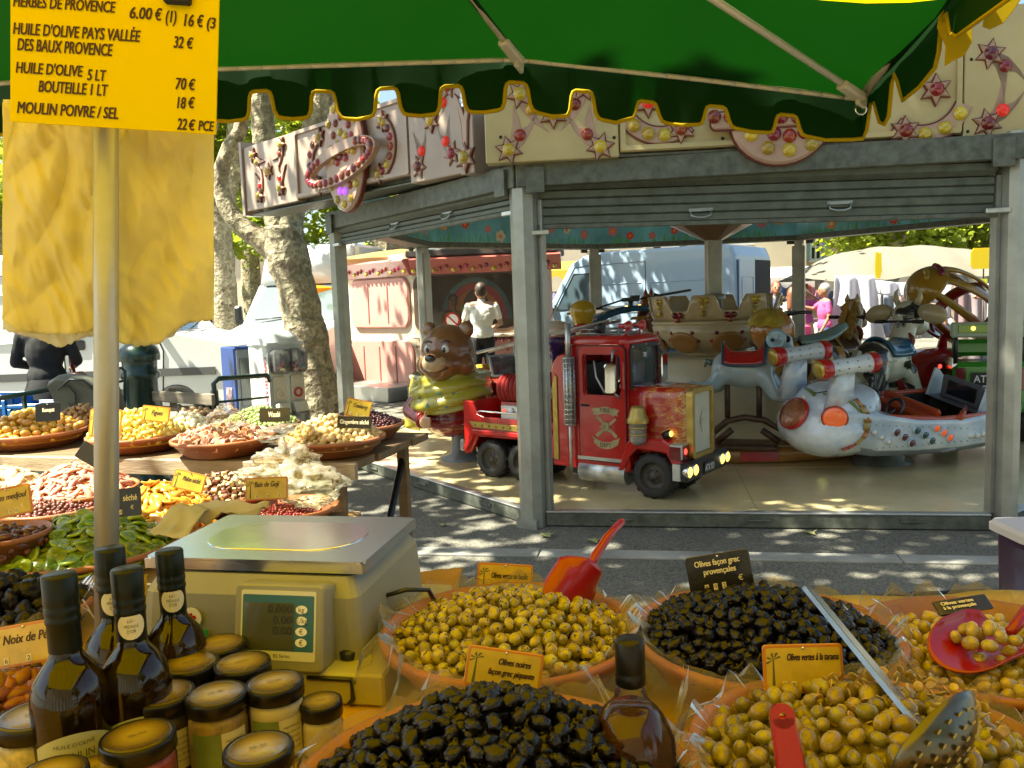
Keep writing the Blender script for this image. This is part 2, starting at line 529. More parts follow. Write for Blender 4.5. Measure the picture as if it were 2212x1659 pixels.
def leaves(clumps, n, size, rg, spread=.55):
 "n small folded leaves spread round clump centres (point, radius)"
 mb = MB(); vs = []; fs = []
 for _ in range(n):
  c, r = clumps[rg.randrange(len(clumps))]
  d = V((rg.gauss(0, 1), rg.gauss(0, 1), rg.gauss(0, .8))) * r * spread
  p = V(c) + d
  s = size * rg.uniform(.6, 1.25)
  M = Euler((rg.uniform(-.9, .9), rg.uniform(-.9, .9), rg.uniform(0, 6.3))).to_matrix()
  o = len(vs)
  for q in ((0, -.5, 0), (.38, -.28, .10), (.5, .12, .13), (.16, .16, .03), (0, .56, -.05), (-.16, .16, .03), (-.5, .12, .13), (-.38, -.28, .10)):
   vs.append(p + M @ (V(q) * s))
  fs += [(o, o + 1, o + 2, o + 3, o + 4), (o, o + 4, o + 5, o + 6, o + 7)]
 return mb.add(vs, fs)
def wob(path, rs, n, rg, amp=.04):
 "smooth path with extra points and slight knobbly radius"
 pts = [V(p) for p in path]; out = []; rr = []
 for i in range(len(pts) - 1):
  p0 = pts[max(0, i - 1)]; p1 = pts[i]; p2 = pts[i + 1]; p3 = pts[min(len(pts) - 1, i + 2)]
  for k_ in range(n):
   t = k_ / n
   q = .5 * ((2 * p1) + (p2 - p0) * t + (2 * p0 - 5 * p1 + 4 * p2 - p3) * t * t + (3 * p1 - p0 - 3 * p2 + p3) * t ** 3)
   out.append(q); rr.append((rs[i] + (rs[i + 1] - rs[i]) * t) * (1 + rg.uniform(-amp, amp)))
 out.append(pts[-1]); rr.append(rs[-1])
 return out, rr
def limb(mb, path, rs, rg, n=5, sides=16, amp=.05):
 p, r = wob(path, rs, n, rg, amp)
 o = len(mb.v)
 mb.tube(p, r, sides)
 for i in range(o, len(mb.v)):
  v = V(mb.v[i]); k_ = (i - o) // sides
  if k_ < len(p):
   d = (v - p[k_]); mb.v[i] = tuple(p[k_] + d * (1 + .10 * noise.noise(v * 3.1) + .05 * noise.noise(v * 9)))
def tree(name, label, limbs, clumps, n, size, seed, group='plane trees of the square', lm=None, trunk_label=None):
 rg = random.Random(seed)
 b0 = V(limbs[0][0][0])
 t = thing(name, label, 'tree', T(b0.x, b0.y, 0), group)
 inv = T(-b0.x, -b0.y, 0)
 mb = MB()
 for i, (path, rs) in enumerate(limbs):
  limb(mb, path, rs, rg, sides=18 if i == 0 else 10)
 mb.v = [tuple(inv @ V(v)) for v in mb.v]
 obj('trunk', mb, BARK, t)
 if n:
  lv = leaves([(inv @ V(c), r) for c, r in clumps], n, size, rg)
  obj('crown', lv, lm or LEAF, t)
 return t
def cluster(c, rad3, n, r, rg):
 out = []
 while len(out) < n:
  d = V((rg.uniform(-1, 1), rg.uniform(-1, 1), rg.uniform(-1, 1)))
  if d.length <= 1: out.append((V(c) + V((d.x * rad3[0], d.y * rad3[1], d.z * rad3[2])), r * rg.uniform(.6, 1.3)))
 return out
rg = random.Random(5)
D1 = 10.4
def pl(pts, d): return [P(x, y, d + (q[0] if q else 0)) for x, y, *q in pts]
base_pt = P(700, 960, D1); base_pt.z = -.05
main = [([base_pt] + pl([(684, 880), (668, 760), (645, 640), (620, 545), (612, 490)], D1), [.40, .305, .265, .25, .25, .245]),
  (pl([(618, 520), (634, 430), (668, 330), (694, 240), (704, 150), (690, 40, .6), (640, -120, 1.5)], D1), [.2, .185, .18, .17, .17, .15, .08]),
  (pl([(610, 520), (592, 420), (572, 310), (566, 220), (556, 120), (520, 0, -.5), (440, -150, -1)], D1), [.2, .165, .15, .14, .14, .12, .06]),
  (pl([(612, 560), (570, 520), (520, 487), (488, 440), (476, 380), (496, 320), (522, 270), (512, 180), (480, 60)], D1 + .2), [.16, .145, .125, .11, .10, .095, .085, .07, .05]),
  ([P(704, 150, D1), V((-1.6, 9.3, 6.4)), V((.2, 8.4, 7.4)), V((2.2, 7.6, 7.9))], [.14, .11, .08, .04]),
  ([P(556, 120, D1), V((-4.2, 8.8, 6.6)), V((-4.0, 6.6, 7.6)), V((-3.4, 4.8, 8.0))], [.12, .10, .07, .03]),
  ([P(520, 0, D1 - .5), V((-5.0, 11.4, 6.8)), V((-6.6, 12.2, 7.6))], [.1, .08, .03])]
cl = cluster((-1.6, 8.2, 8.0), (4.6, 4.0, 1.2), 46, .9, rg) + cluster((1.4, 7.4, 8.2), (2.6, 2.8, .9), 22, .8, rg) + cluster((-5.5, 12.6, 7.8), (1.8, 1.2, .8), 5, .7, rg)
tree('plane_tree', 'large plane tree with mottled forked trunk leaning beside the white capsule machine', main, cl, 13000, .19, 21)
tB = [([V((-6.4, 3.6, -.05)), V((-6.3, 3.6, 1.5)), V((-6.1, 3.5, 3.2)), V((-5.7, 3.4, 4.6))], [.36, .29, .25, .22]),
 ([V((-5.7, 3.4, 4.6)), V((-4.6, 3.6, 5.8)), V((-3.0, 3.6, 6.7)), V((-1.2, 3.6, 7.2))], [.2, .15, .1, .04]),
 ([V((-5.8, 3.4, 4.3)), V((-6.4, 4.6, 5.8)), V((-6.6, 6.0, 7.0))], [.18, .12, .04])]
cl = cluster((-2.2, 3.9, 7.1), (3.4, 1.9, .8), 34, .75, rg) + cluster((-6, 5.0, 7.0), (2, 2, 1), 8, .8, rg)
tree('plane_tree', 'plane tree outside the view whose crown shades the lane', tB, cl, 6500, .19, 22)
D2 = 17.5
b2 = P(486, 760, D2); b2.z = -.05
t2 = [([b2] + pl([(484, 640), (478, 540), (470, 470), (452, 410)], D2), [.34, .27, .25, .24, .2]),
 (pl([(470, 480), (496, 420), (508, 350), (500, 280), (520, 190)], D2), [.17, .14, .12, .1, .06]),
 (pl([(452, 410), (440, 330), (462, 260), (455, 160)], D2), [.17, .14, .12, .08])]
cl = [(P(rg.uniform(380, 720), rg.uniform(30, 330), D2 + rg.uniform(-1.5, 3)), .6) for _ in range(24)] + [(P(rg.uniform(440, 560), rg.uniform(330, 520), D2 + rg.uniform(0, 3)), .35) for _ in range(7)]
tree('plane_tree', 'plane tree with thick twisting limbs behind the white lorry cab', t2, cl, 5200, .2, 23, lm=LEAF2)
D3 = 27.0
b3 = P(545, 700, D3); b3.z = -.05
t3 = [([b3] + pl([(540, 560), (528, 470), (500, 380), (516, 280)], D3), [.35, .3, .25, .2, .1]), (pl([(528, 470), (560, 420), (590, 340), (580, 250)], D3), [.2, .17, .13, .06])]
cl = [(P(rg.uniform(430, 760), rg.uniform(120, 545), D3 + rg.uniform(-2, 3)), .8) for _ in range(40)]
tree('plane_tree', 'distant sunlit plane tree showing between the trunks at left', t3, cl, 5200, .26, 24, lm=LEAF2)
b4 = P(835, 700, 24); b4.z = -.05
tK = [([V((-2.4, 17.3, -.05)), V((-2.3, 17.2, 2.2)), V((-1.8, 17.0, 4.2)), V((-.6, 16.6, 6.2)), V((1.4, 16.2, 7.2))], [.34, .27, .23, .16, .05])]
tree('plane_tree', 'plane tree behind the kiosk whose crown dapples the pale blue van', tK, cluster((.6, 16.3, 7.4), (3.4, 1.5, .8), 20, .75, rg), 3600, .19, 31)
for i, (x, y) in enumerate(((-9, -9), (-2.5, -10.5), (4, -9.5), (11, -9))):  # unseen row, added to block the low sky behind the viewer
 tree('plane_tree', 'added unseen plane tree behind the viewer, %s along its row' % ('first', 'second', 'third', 'fourth')[i], [([V((x, y, -.05)), V((x + .2, y, 2.6)), V((x, y + .4, 5))], [.35, .27, .15])], cluster((x, y, 5.2), (3.6, 2.2, 2.4), 30, 1.0, rg), 4200, .36, 51 + i)
t4 = [([b4] + pl([(838, 600), (850, 545), (880, 505), (900, 470)], 24), [.4, .34, .3, .24, .18]), (pl([(845, 560), (815, 520), (790, 500), (770, 470)], 24), [.2, .17, .14, .1])]
cl = [(P(rg.uniform(720, 960), rg.uniform(380, 530), 25 + rg.uniform(-1, 3)), .7) for _ in range(14)]
tree('plane_tree', 'plane tree with forked limbs behind the pink kiosk roof', t4, cl, 2600, .24, 25, lm=LEAF2)
for i, (px, py, d, rx_, n, lab) in enumerate(((0, 420, 22, 220, 3600, 'leafy tree behind the left edge of the yellow price sign'), (1925, 500, 30, 120, 5200, 'bright leafy tree standing above the pale stall awning, left of a taller one'),
           (2110, 480, 33, 150, 6500, 'tall bright leafy tree filling the top of the right carousel opening'))):
 b_ = P(px, 720, d); b_.z = -.05
 tt = [([b_, P(px, 620, d), P(px + 6, 540, d), P(px - 10, py - 20, d)], [.3, .25, .2, .1]), ([P(px + 6, 540, d), P(px + 60, py - 30, d)], [.14, .06])]
 cl = [(P(px + rg.uniform(-rx_, rx_), py + rg.uniform(-120, 55), d + rg.uniform(-1.5, 2.5)), .95) for _ in range(26)]
 tree('leafy_tree', lab, tt, cl, n, .27, 26 + i, 'trees behind the square', lm=LEAF2)
PLASTER = mat('pink_plaster', (.62, .44, .34), .9, var=(.6, .12), bump=(14, .2, .01))
PLASTER2 = mat('cream_plaster', (.66, .55, .42), .9, var=(.6, .12), bump=(14, .2, .01))
ROOFT = mat('roof_tiles', (.36, .17, .09), .85, var=(5, .35), bump=(20, .5, .02))
PANE = mat('window_pane', (.05, .07, .06), .05, spec=.8)
SHUT = mat('blue_shutter', (.28, .42, .50), .6, var=(5, .15))
SHUTD = mat('brown_shutter', (.10, .05, .035), .6, var=(5, .15))
def house(label, a, b, depth, h, wins, pm, group='houses behind the square'):
 "front runs from a to b on the ground; wins: (u, z, w, h, shutter material)"
 a = V((a[0], a[1], 0)); b = V((b[0], b[1], 0)); L = (b - a).length; ux = (b - a).normalized()
 M = frame(a, ux, (0, 0, 1))
 t = thing('town_house', label, 'house', M, group)
 mb = MB()
 cols = sorted(wins, key=lambda q: q[0]); x = 0
 th = .35
 for u, z, w_, hh, sm_ in cols:
  mb.box(((x + u - w_ / 2) / 2, th / 2, h / 2), (u - w_ / 2 - x, th, h))
  mb.box((u, th / 2, z / 2), (w_, th, z)); mb.box((u, th / 2, (z + hh + h) / 2), (w_, th, h - z - hh)); x = u + w_ / 2
 mb.box(((x + L) / 2, th / 2, h / 2), (L - x, th, h))
 mb.box((L / 2, depth / 2 + th, h / 2), (L, depth, h - .01))
 obj('wall', mb, pm, t)
 obj('roof', MB().prism([(-.5, h), (depth + .8, h), (depth / 2, h + 2.0)], L + .8, Matrix(((0, 0, 1, -.4), (1, 0, 0, 0), (0, 1, 0, 0), (0, 0, 0, 1)))), ROOFT, t)
 for u, z, w_, hh, sm_ in cols:
  wf = MB()
  ring_poly(wf, rrect(w_, hh, .005, 1), rrect(w_ - .16, hh - .16, .005, 1), .08, face_frame((u, .10, z + hh / 2), (0, -1, 0)))
  wf.box((u, .08, z + hh / 2), (.07, .07, hh - .1)); wf.box((u, .08, z + hh * .55), (w_ - .1, .06, .05))
  wf.box((u, -.06, z - .05), (w_ + .2, .16, .08))
  wo = obj('window', wf, WHITEP, t)
  obj('pane', MB().box((u, .16, z + hh / 2), (w_ - .04, .01, hh - .04)), PANE, wo)
  if sm_ is not None:
   for sgn in (-1, 1):
    sh = MB(); cx_ = u + sgn * (w_ / 2 + w_ * .26)
    sh.box((cx_, -.03, z + hh / 2), (w_ * .5, .05, hh))
    for q in range(9): sh.box((cx_, -.062, z + hh * (.08 + .105 * q)), (w_ * .4, .014, .05))
    obj('shutter', sh, sm_, t)
 return t
def gx(px, d): return V(((px - CXP) / FPX * d, d))
d = 34
def zz(px, py, d): return P(px, py, d).z
a = gx(1150, d); b = gx(1745, d + 1)
def wn(px, pyc, wpx, hpx, sm_, d=34, a=a):
 return ((px - 1150) / FPX * d, zz(px, pyc + hpx / 2, d), wpx / FPX * d, hpx / FPX * d, sm_)
house('pink plastered house with white framed windows behind the pale blue van', a, b, 8, 10.5,
 [wn(1310, 505, 62, 60, None), wn(1448, 505, 78, 46, None), wn(1600, 500, 82, 46, None)], PLASTER2)
a2 = gx(1715, 37)
house('pink house with one blue shuttered window above the market stall', a2, gx(2240, 37), 8, 11,
 [((1766 - 1715) / FPX * 37, zz(1766, 562, 37), 26 / FPX * 37 , 52 / FPX * 37, SHUT), (4.2, 3.9, 1.0, 1.6, SHUT)], PLASTER)
house('pale house glimpsed behind the trees on the left', gx(-260, 40), gx(560, 40), 8, 6.6,
 [(3, 3.4, 1.1, 1.6, SHUTD), (7, 3.4, 1.1, 1.6, SHUTD), (11, 3.4, 1.1, 1.6, SHUTD), (15, 3.4, 1.1, 1.6, SHUTD)], PLASTER2)
lampm = mat('black_iron', (.015, .016, .016), .5, metal=.4)
p = P(1448, 560, 33.2)
t = thing('street_lamp', 'black iron double lantern street lamp in front of the pink house', 'street lamp', T(p.x, p.y, 0))
hz = zz(1448, 545, 33.2)
obj('post', MB().tube([(0, 0, 0), (0, 0, hz)], [.09, .05], 10).lathe([(.16, 0), (.16, .5), (.1, .6), (.09, .7)], 10), lampm, t)
for sgn in (-1, 1):
 ar = MB().tube([(0, 0, hz - .1), (sgn * .2, 0, hz + .15), (sgn * .45, 0, hz + .1), (sgn * .52, 0, hz - .05)], .025, 6)
 ao = obj('arm', ar, lampm, t)
 obj('lantern', MB().lathe([(.0, .0), (.09, .0), (.16, .36), (.18, .38), (.05, .52), (0, .55)], 6, T(sgn * .52, 0, hz - .1), sm=False), lampm, t)
CTR = V((2.2, 8.95)); RP = 3.93
def pol(r, a, z=0.0): return V((CTR.x + r * math.cos(rad(a)), CTR.y + r * math.sin(rad(a)), z))
ANG = [-167 + 45 * i for i in range(8)]
pav = thing('carousel_pavilion', 'octagonal grey metal carousel pavilion with rolled up shutters and light studded fascia', 'carousel', T(CTR.x, CTR.y, 0))
PI_ = T(-CTR.x, -CTR.y, 0)          # world to pavilion
def pobj(name, mb, mats, label=None, parent=None):
 return obj(name, mb, mats, parent or pav, PI_ if parent is None else None, label)
FLOORM = mat('cream_floor', (.62, .50, .26), .22, var=(1.4, .14), coat=.25, rvar=.08)
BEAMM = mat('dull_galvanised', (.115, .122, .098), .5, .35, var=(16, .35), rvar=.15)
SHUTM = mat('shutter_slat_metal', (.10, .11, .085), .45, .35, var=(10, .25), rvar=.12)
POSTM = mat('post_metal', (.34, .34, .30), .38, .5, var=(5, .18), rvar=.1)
FASC = mat('fascia_panel_paint', (.38, .28, .22), .35, coat=.3, var=(2.2, .14))
FASC_Y = mat('fascia_panel_cream', (.50, .40, .20), .35, coat=.3, var=(2.2, .12))
DECO = mat('fascia_relief_paint', (.42, .27, .20), .35, coat=.3, var=(5, .12))
OUTL = mat('relief_outline_red', (.14, .022, .015), .5)
B_RED = mat('red_bulb', (.22, .004, .006), .10, coat=.7, rand=.5)
B_YEL = mat('yellow_bulb', (.50, .34, .015), .10, coat=1.0, rand=.3)
B_PUR = mat('lit_purple_bulb', (.35, .08, .8), .2, emit=.28, emitc=(.40, .10, 1.0))
B_LRED = mat('lit_red_bulb', (.8, .03, .02), .2, emit=.03, emitc=(1.0, .05, .03))
for i in range(8):
 a0, a1 = ANG[i], ANG[i] + 45
 for h in range(2):
  q0, q1 = h / 2, (h + 1) / 2
  def edge(t): return pol(RP - .05, a0).lerp(pol(RP - .05, a1), t)
  p0, p1 = edge(q0), edge(q1)
  c0, c1 = pol(1.0, a0 + 45 * q0), pol(1.0, a0 + 45 * q1)
  for (f0, f1) in ((0, .45), (.455, 1)):
   pts = [c0.lerp(p0, f0), c0.lerp(p0, f1), c1.lerp(p1, f1), c1.lerp(p1, f0)]
   ce = sum(pts, V((0, 0, 0))) / 4
   pts = [(q + (ce - q).normalized() * .0022) for q in pts]
   pobj('floor_panel', MB().prism([(q.x, q.y) for q in pts], .018, T(0, 0, .082)), FLOORM)
sub = MB().prism([tuple(pol(RP - .02, a).xy) for a in ANG], .078, T(0, 0, .002))
pobj('floor_frame', sub, DARK)
for i, a in enumerate(ANG):
 c = pol(RP, a); n = V((math.cos(rad(a)), math.sin(rad(a)), 0))
 M = face_frame(c, n)
 big = .088 if i == 1 else .056
 m = MB()
 prof = [(-big, -.08), (big, -.08), (big, .03), (big * .45, .075), (-big * .45, .075), (-big, .03)]
 m.prism(prof, 2.46, M @ Matrix(((1, 0, 0, 0), (0, 0, 1, 0), (0, 1, 0, 0), (0, 0, 0, 1))))
 for s_ in (-1, 1):
  m.box((s_ * (big + .018), 1.16, -.05), (.032, 2.1, .05), M)
 m.box((0, .03, .085), (.16, .07, .03), M)
 pobj('post', m, POSTM)
def side(i):
 return pol(RP, ANG[i]), pol(RP, ANG[(i + 1) % 8])
for i in range(8):
 p0, p1 = side(i); mid = (p0 + p1) / 2; n = V((mid.x - CTR.x, mid.y - CTR.y, 0)).normalized()
 M = face_frame((mid.x, mid.y, 0), n); hw = (p1 - p0).length / 2
 sill = MB()
 sill.box((0, .052, -.03), (hw * 2 - .18, .09, .12), M, b=.004)
 sill.box((0, .104, .0), (hw * 2 - .18, .012, .07), M, 1, b=.003)
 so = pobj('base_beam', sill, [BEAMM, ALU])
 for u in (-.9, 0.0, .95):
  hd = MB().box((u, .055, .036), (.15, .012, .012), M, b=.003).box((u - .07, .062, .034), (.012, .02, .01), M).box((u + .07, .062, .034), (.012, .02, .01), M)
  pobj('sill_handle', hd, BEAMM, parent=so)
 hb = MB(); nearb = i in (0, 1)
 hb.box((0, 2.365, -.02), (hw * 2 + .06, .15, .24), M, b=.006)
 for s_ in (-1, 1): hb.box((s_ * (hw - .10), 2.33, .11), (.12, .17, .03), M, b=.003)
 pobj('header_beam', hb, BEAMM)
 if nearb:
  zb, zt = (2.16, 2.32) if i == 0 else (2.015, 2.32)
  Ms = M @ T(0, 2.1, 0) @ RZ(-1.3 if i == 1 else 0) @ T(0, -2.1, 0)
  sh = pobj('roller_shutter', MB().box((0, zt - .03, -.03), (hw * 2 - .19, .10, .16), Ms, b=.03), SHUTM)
  nsl = 2 if i == 0 else 4
  pobj('shutter_light_stop', MB().box((0, (zb + zt) / 2, -.016), (hw * 2 - .21, zt - zb, .006), Ms), SHUTM, parent=sh)  # added sheet that stops light showing between the slats
  for k in range(nsl):
   h_ = (zt - .08 - zb) / nsl
   pobj('slat', MB().box((0, zb + h_ * (k + .5), .0), (hw * 2 - .21, h_ - .004, .018), Ms, b=.006), SHUTM, parent=sh)
  pobj('bottom_rail', MB().box((0, zb - .012, .003), (hw * 2 - .17, .03, .03), Ms, b=.004), BEAMM, parent=sh)
  for u in ((-.35, .5) if i == 1 else (-.3, .55)):
   hp = [(u - .065, zb + .075, .012), (u - .06, zb + .04, .035), (u - .02, zb + .028, .04), (u + .02, zb + .028, .04), (u + .06, zb + .04, .035), (u + .065, zb + .075, .012)]
   pobj('handle', MB().tube([M @ V(q) for q in hp], .006, 6).box((u, zb + .078, .012), (.15, .02, .012), M), STEEL, parent=sh)
  for s_ in (-1, 1):
   pobj('latch', MB().box((s_ * (hw - .10), zb - .02, .05), (.14, .03, .03), M, b=.004), ALU, parent=sh)
 else:
  BM = mm('painted_blue_board', (.14, .46, .62), .4, var=(1.6, .4), coat=.3)
  bd = pobj('painted_board', MB().box((0, 2.545, -.16), (hw * 2 - .10, .37, .03), M), BM)
  Mi = face_frame(V((mid.x, mid.y, 0)) - n * .177, -n)
  rg = random.Random(40 + i); art = MB()
  mats = [BM, mm('paint_green', (.10, .42, .08), .5), mm('paint_red', (.7, .06, .06), .5), mm('paint_white', (.7, .65, .6), .5), mm('paint_orange', (.8, .3, .04), .5), mm('paint_pink', (.6, .2, .28), .5), mm('paint_brown', (.22, .10, .04), .5)]
  for q in range(70):
   u = rg.uniform(-hw + .15, hw - .15); x0 = rg.uniform(-.04, .04); h_ = rg.uniform(.05, .16)
   art.add([(u - .008, 2.365, .001 + q * 1e-5), (u + .008, 2.365, .001 + q * 1e-5), (u + x0, 2.365 + h_, .001 + q * 1e-5)], [(0, 1, 2)], 1, False, Mi)
  for q in range(9):
   u = -hw + .3 + (2 * hw - .6) * q / 8 + rg.uniform(-.07, .07); z = rg.uniform(2.43, 2.60); r_ = rg.uniform(.035, .065); c_ = rg.choice((2, 3, 4, 5))
   for k in range(5):
    art.add([(u + math.cos(k * 1.257) * r_ * .8 + x * .62, z + math.sin(k * 1.257) * r_ * .8 + y * .62, .002 + q * 3e-5 + k * 1e-5) for x, y in circ(r_, 9)], [list(range(9))], c_, False, Mi)
   art.add([(u + x, z + y, .0026 + q * 3e-5) for x, y in circ(r_ * .5, 9)], [list(range(9))], 4 if c_ != 4 else 3, False, Mi)
  pobj('painting', art, mats, parent=bd)
rf = MB().prism([tuple(pol(RP - .2, a).xy) for a in ANG], .06, T(0, 0, 2.80))
rf.lathe([(RP - .15, 2.88), (2.0, 3.1), (0, 3.2)], 8, T(CTR.x, CTR.y, 0) @ RZ(ANG[0]), sm=False)
pobj('roof', rf, mat('roof_sheet', (.30, .28, .24), .6))
bulb_mesh = {}
def bulb(parent, M, u, z, o, kind, r=.030):
 if 'g' not in bulb_mesh:
  mb = MB().lathe([(1.25, 0), (1.25, .25), (1.0, .35), (.93, .62), (.62, .88), (0, 1.0)], 10)
  for k, m in (('r', B_RED), ('y', B_YEL), ('p', B_PUR), ('l', B_LRED)): bulb_mesh[k] = mb.mesh('bulb', m)
  bulb_mesh['g'] = 1
 return link('bulb', bulb_mesh[kind], parent, M @ T(u, z, o) @ S(r, r, r * .85))
def relief(parent, M, poly, u, z, o, h=.022, rot=0, sc_=1.0, m=None):
 "raised painted shape with a darker outline behind it"
 A = M @ T(u, z, o) @ RZ(rot)
 pts = [(x * sc_, y * sc_) for x, y in poly]
 cx_ = sum(p[0] for p in pts) / len(pts); cy_ = sum(p[1] for p in pts) / len(pts)
 big = []
 n = len(pts); ar = sum(pts[i][0] * pts[(i + 1) % n][1] - pts[(i + 1) % n][0] * pts[i][1] for i in range(n)); sg = 1 if ar > 0 else -1
 for i in range(n):
  a, b, c = V(pts[i - 1]), V(pts[i]), V(pts[(i + 1) % n])
  n1 = V(((b - a).y, -(b - a).x)).normalized() * sg; n2 = V(((c - b).y, -(c - b).x)).normalized() * sg
  v = (n1 + n2); v = v.normalized() if v.length > .01 else n1
  big.append(tuple(b + v * .010))
 mb = MB().prism(big, h * .5, A, 1).prism(pts, h, A, 0, ch=h * .3)
 ob = obj('relief', mb, [m or DECO, OUTL], parent)
 return ob
def comet(parent, M, u, z, rot, kinds='yr', flip=1, sz=1.0):
 "six-pointed star with a bulb and a two-tailed streamer behind it"
 tail = [(.02, -.035), (.10, -.045), (.20, -.02), (.30, .03), (.19, .015), (.15, .03), (.19, .09), (.22, .17), (.14, .10), (.07, .05), (.02, .035)]
 tail = [(x * sz, y * flip * sz) for x, y in tail]
 relief(parent, M, tail, u, z, .001, .014, rot)
 relief(parent, M, star(.085 * sz, .042 * sz), u, z, .004, .028, rot * .3)
 bulb(parent, M, u, z, .03, kinds[0], .033 * sz)
 q = RZ(rot) @ V((.115 * sz, .01 * flip, 0))
 bulb(parent, M, u + q.x, z + q.y, .014, kinds[1], .031 * sz)
def panel(parent, M, u0, u1, z0, z1, th, m, name='fascia_panel', frame_w=0):
 mb = MB().box(((u0 + u1) / 2, (z0 + z1) / 2, -.05), (u1 - u0 - .006, z1 - z0, .1 + th), None, b=.006)
 if frame_w:
  w_, h_ = u1 - u0 - .02, z1 - z0 - .01
  ring_poly(mb, rrect(w_, h_, .01, 1), rrect(w_ - frame_w * 2, h_ - frame_w * 2, .01, 1), .02, T((u0 + u1) / 2, (z0 + z1) / 2, th / 2 + .0015))
 o = obj(name, mb, m, parent, M)
 return o
def fframe(a, b):
 a = V((a[0] - CTR.x, a[1] - CTR.y, 0)); b = V((b[0] - CTR.x, b[1] - CTR.y, 0))
 ux = (b - a).normalized(); n = V((ux.y, -ux.x, 0))
 return face_frame(a, n), (b - a).length
I = I4
ML, LL = fframe((-2.50, 8.15), (-.16, 5.80))
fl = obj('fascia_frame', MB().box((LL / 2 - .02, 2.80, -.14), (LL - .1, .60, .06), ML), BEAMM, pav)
Z0, Z1 = 2.48, 3.10
def du(px, z=2.75):
 "distance along the left face that shows at column px"
 lo, hi = 0, LL
 for _ in range(30):
  m_ = (lo + hi) / 2; q = ML @ V((m_, z, 0)); q = V((q.x + CTR.x, q.y + CTR.y, q.z))
  if proj(q)[0] < px: lo = m_
  else: hi = m_
 return lo
ue, uf, ug, uh = du(640), du(886), du(1004), LL - .0
pe = panel(pav, ML, 0.0, ue, Z0 + .02, Z1, 0, FASC, frame_w=0)
pn = panel(pav, ML, ue, uf, Z0 + .04, Z1, 0, FASC, frame_w=.03)
pg = panel(pav, ML, uf, ug, Z0 - .03, Z1 + .04, .03, FASC)
ph = panel(pav, ML, ug, uh, Z0 - .05, Z1 + .06, .12, FASC)
for s_ in (1,):
 obj('fascia_end', MB().box((-.03, (Z0 + Z1) / 2 + .02, -.08), (.05, Z1 - Z0 + .08, .2), ML, b=.004), FASC, pav)
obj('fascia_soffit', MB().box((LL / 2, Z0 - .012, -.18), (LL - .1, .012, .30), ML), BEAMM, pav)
T0 = I
w_ = ue
comet(pe, I, w_ * .30, 2.62, 70, 'yl', 1, .8); comet(pe, I, w_ * .72, 2.64, 100, 'yl', -1, .8); relief(pe, I, star(.07, .035), w_ * .5, 2.82, .0); bulb(pe, I, w_ * .5, 2.82, .025, 'y', .028)
comet(pe, I, w_ * .22, 3.0, -60, 'yy', 1, .75); comet(pe, I, w_ * .78, 3.02, -110, 'yr', -1, .75)
cxp = (ue + uf) / 2 + .03; czp = 2.78; pw = uf - ue
po = relief(pn, I, circ(.27, 36, 0, 0, .46), cxp, czp, .02, .06)
for k in range(14):
 a = 2 * PI * k / 14 + .2
 if abs(math.sin(a)) < .35 : continue
 bulb(pn, I, cxp + .225 * math.cos(a), czp + .40 * math.sin(a), .082, 'y', .027)
for (x, z, kd_) in ((0, .29, 'r'), (.07, .28, 'r'), (-.07, .25, 'r'), (.11, .21, 'r'), (-.11, .16, 'r'), (-.01, .17, 'y'), (.06, .13, 'y'), (.14, .12, 'r'), (-.05, .08, 'y'), (-.13, .05, 'r'), (.01, .04, 'r'), (.09, .02, 'y'), (.15, .05, 'r'), (-.16, .06, 'y'), (.16, .0, 'y'), (-.12, -.04, 'y'), (-.02, -.02, 'r'), (.05, -.04, 'r'), (-.07, -.06, 'r'),
    (-.05, -.29, 'p'), (.02, -.30, 'p'), (.09, -.26, 'r')):
 bulb(pn, I, cxp + x, czp + z, .082, kd_, .026)
ring = MB()
ro = [(.52 * math.cos(t), .155 * math.sin(t)) for t in [2 * PI * k / 40 for k in range(40)]]
ri = [(.41 * math.cos(t), .075 * math.sin(t)) for t in [2 * PI * k / 40 for k in range(40)]]
Mr = T(cxp, czp - .08, .08) @ RZ(9)
ring_poly(ring, ro, ri, .05, Mr)
rgo = obj('planet_ring', ring, DECO, pn)
for k in range(34):
 a = 2 * PI * k / 34
 x, y = .465 * math.cos(a), .115 * math.sin(a)
 if y > .03 and abs(x) < .27: continue
 link('bulb', bulb_mesh['r'], rgo, Mr @ T(x, y, .05) @ S(.027, .027, .023))
def crescent(r0, r1, a0, a1, n=12):
 out = [(r1 * math.cos(rad(a0 + (a1 - a0) * k / n)), r1 * math.sin(rad(a0 + (a1 - a0) * k / n))) for k in range(n + 1)]
 return out + [(r0 * math.cos(rad(a1 + (a0 - a1) * k / n)), r0 * math.sin(rad(a1 + (a0 - a1) * k / n))) for k in range(n + 1)]
for (u, z, a0, a1, st, n) in ((cxp - .38, 2.78, 100, 250, 180, 6), (cxp + .36, 2.78, 60, -80, 20, 7)):
 relief(pn, I, crescent(.17, .25, a0, a1), u, z, .001, .02)
 for k in range(n):
  a = rad(a0 + (a1 - a0) * (k + .3) / n)
  bulb(pn, I, u + .21 * math.cos(a), z + .21 * math.sin(a), .02, 'r' if k % 5 else 'y', .026)
 for a in (a0, a1):
  relief(pn, I, star(.075, .036), u + .21 * math.cos(rad(a)), z + .21 * math.sin(rad(a)), .004, .026); bulb(pn, I, u + .21 * math.cos(rad(a)), z + .21 * math.sin(rad(a)), .03, 'y', .026)
w_ = ug - uf; u0 = uf
comet(pg, I, u0 + w_ * .18, 2.56, 65, 'rl'); comet(pg, I, u0 + w_ * .80, 2.60, 130, 'rl', -1); relief(pg, I, star(.08, .04), u0 + w_ * .46, 2.86, .016); bulb(pg, I, u0 + w_ * .46, 2.86, .04, 'y')
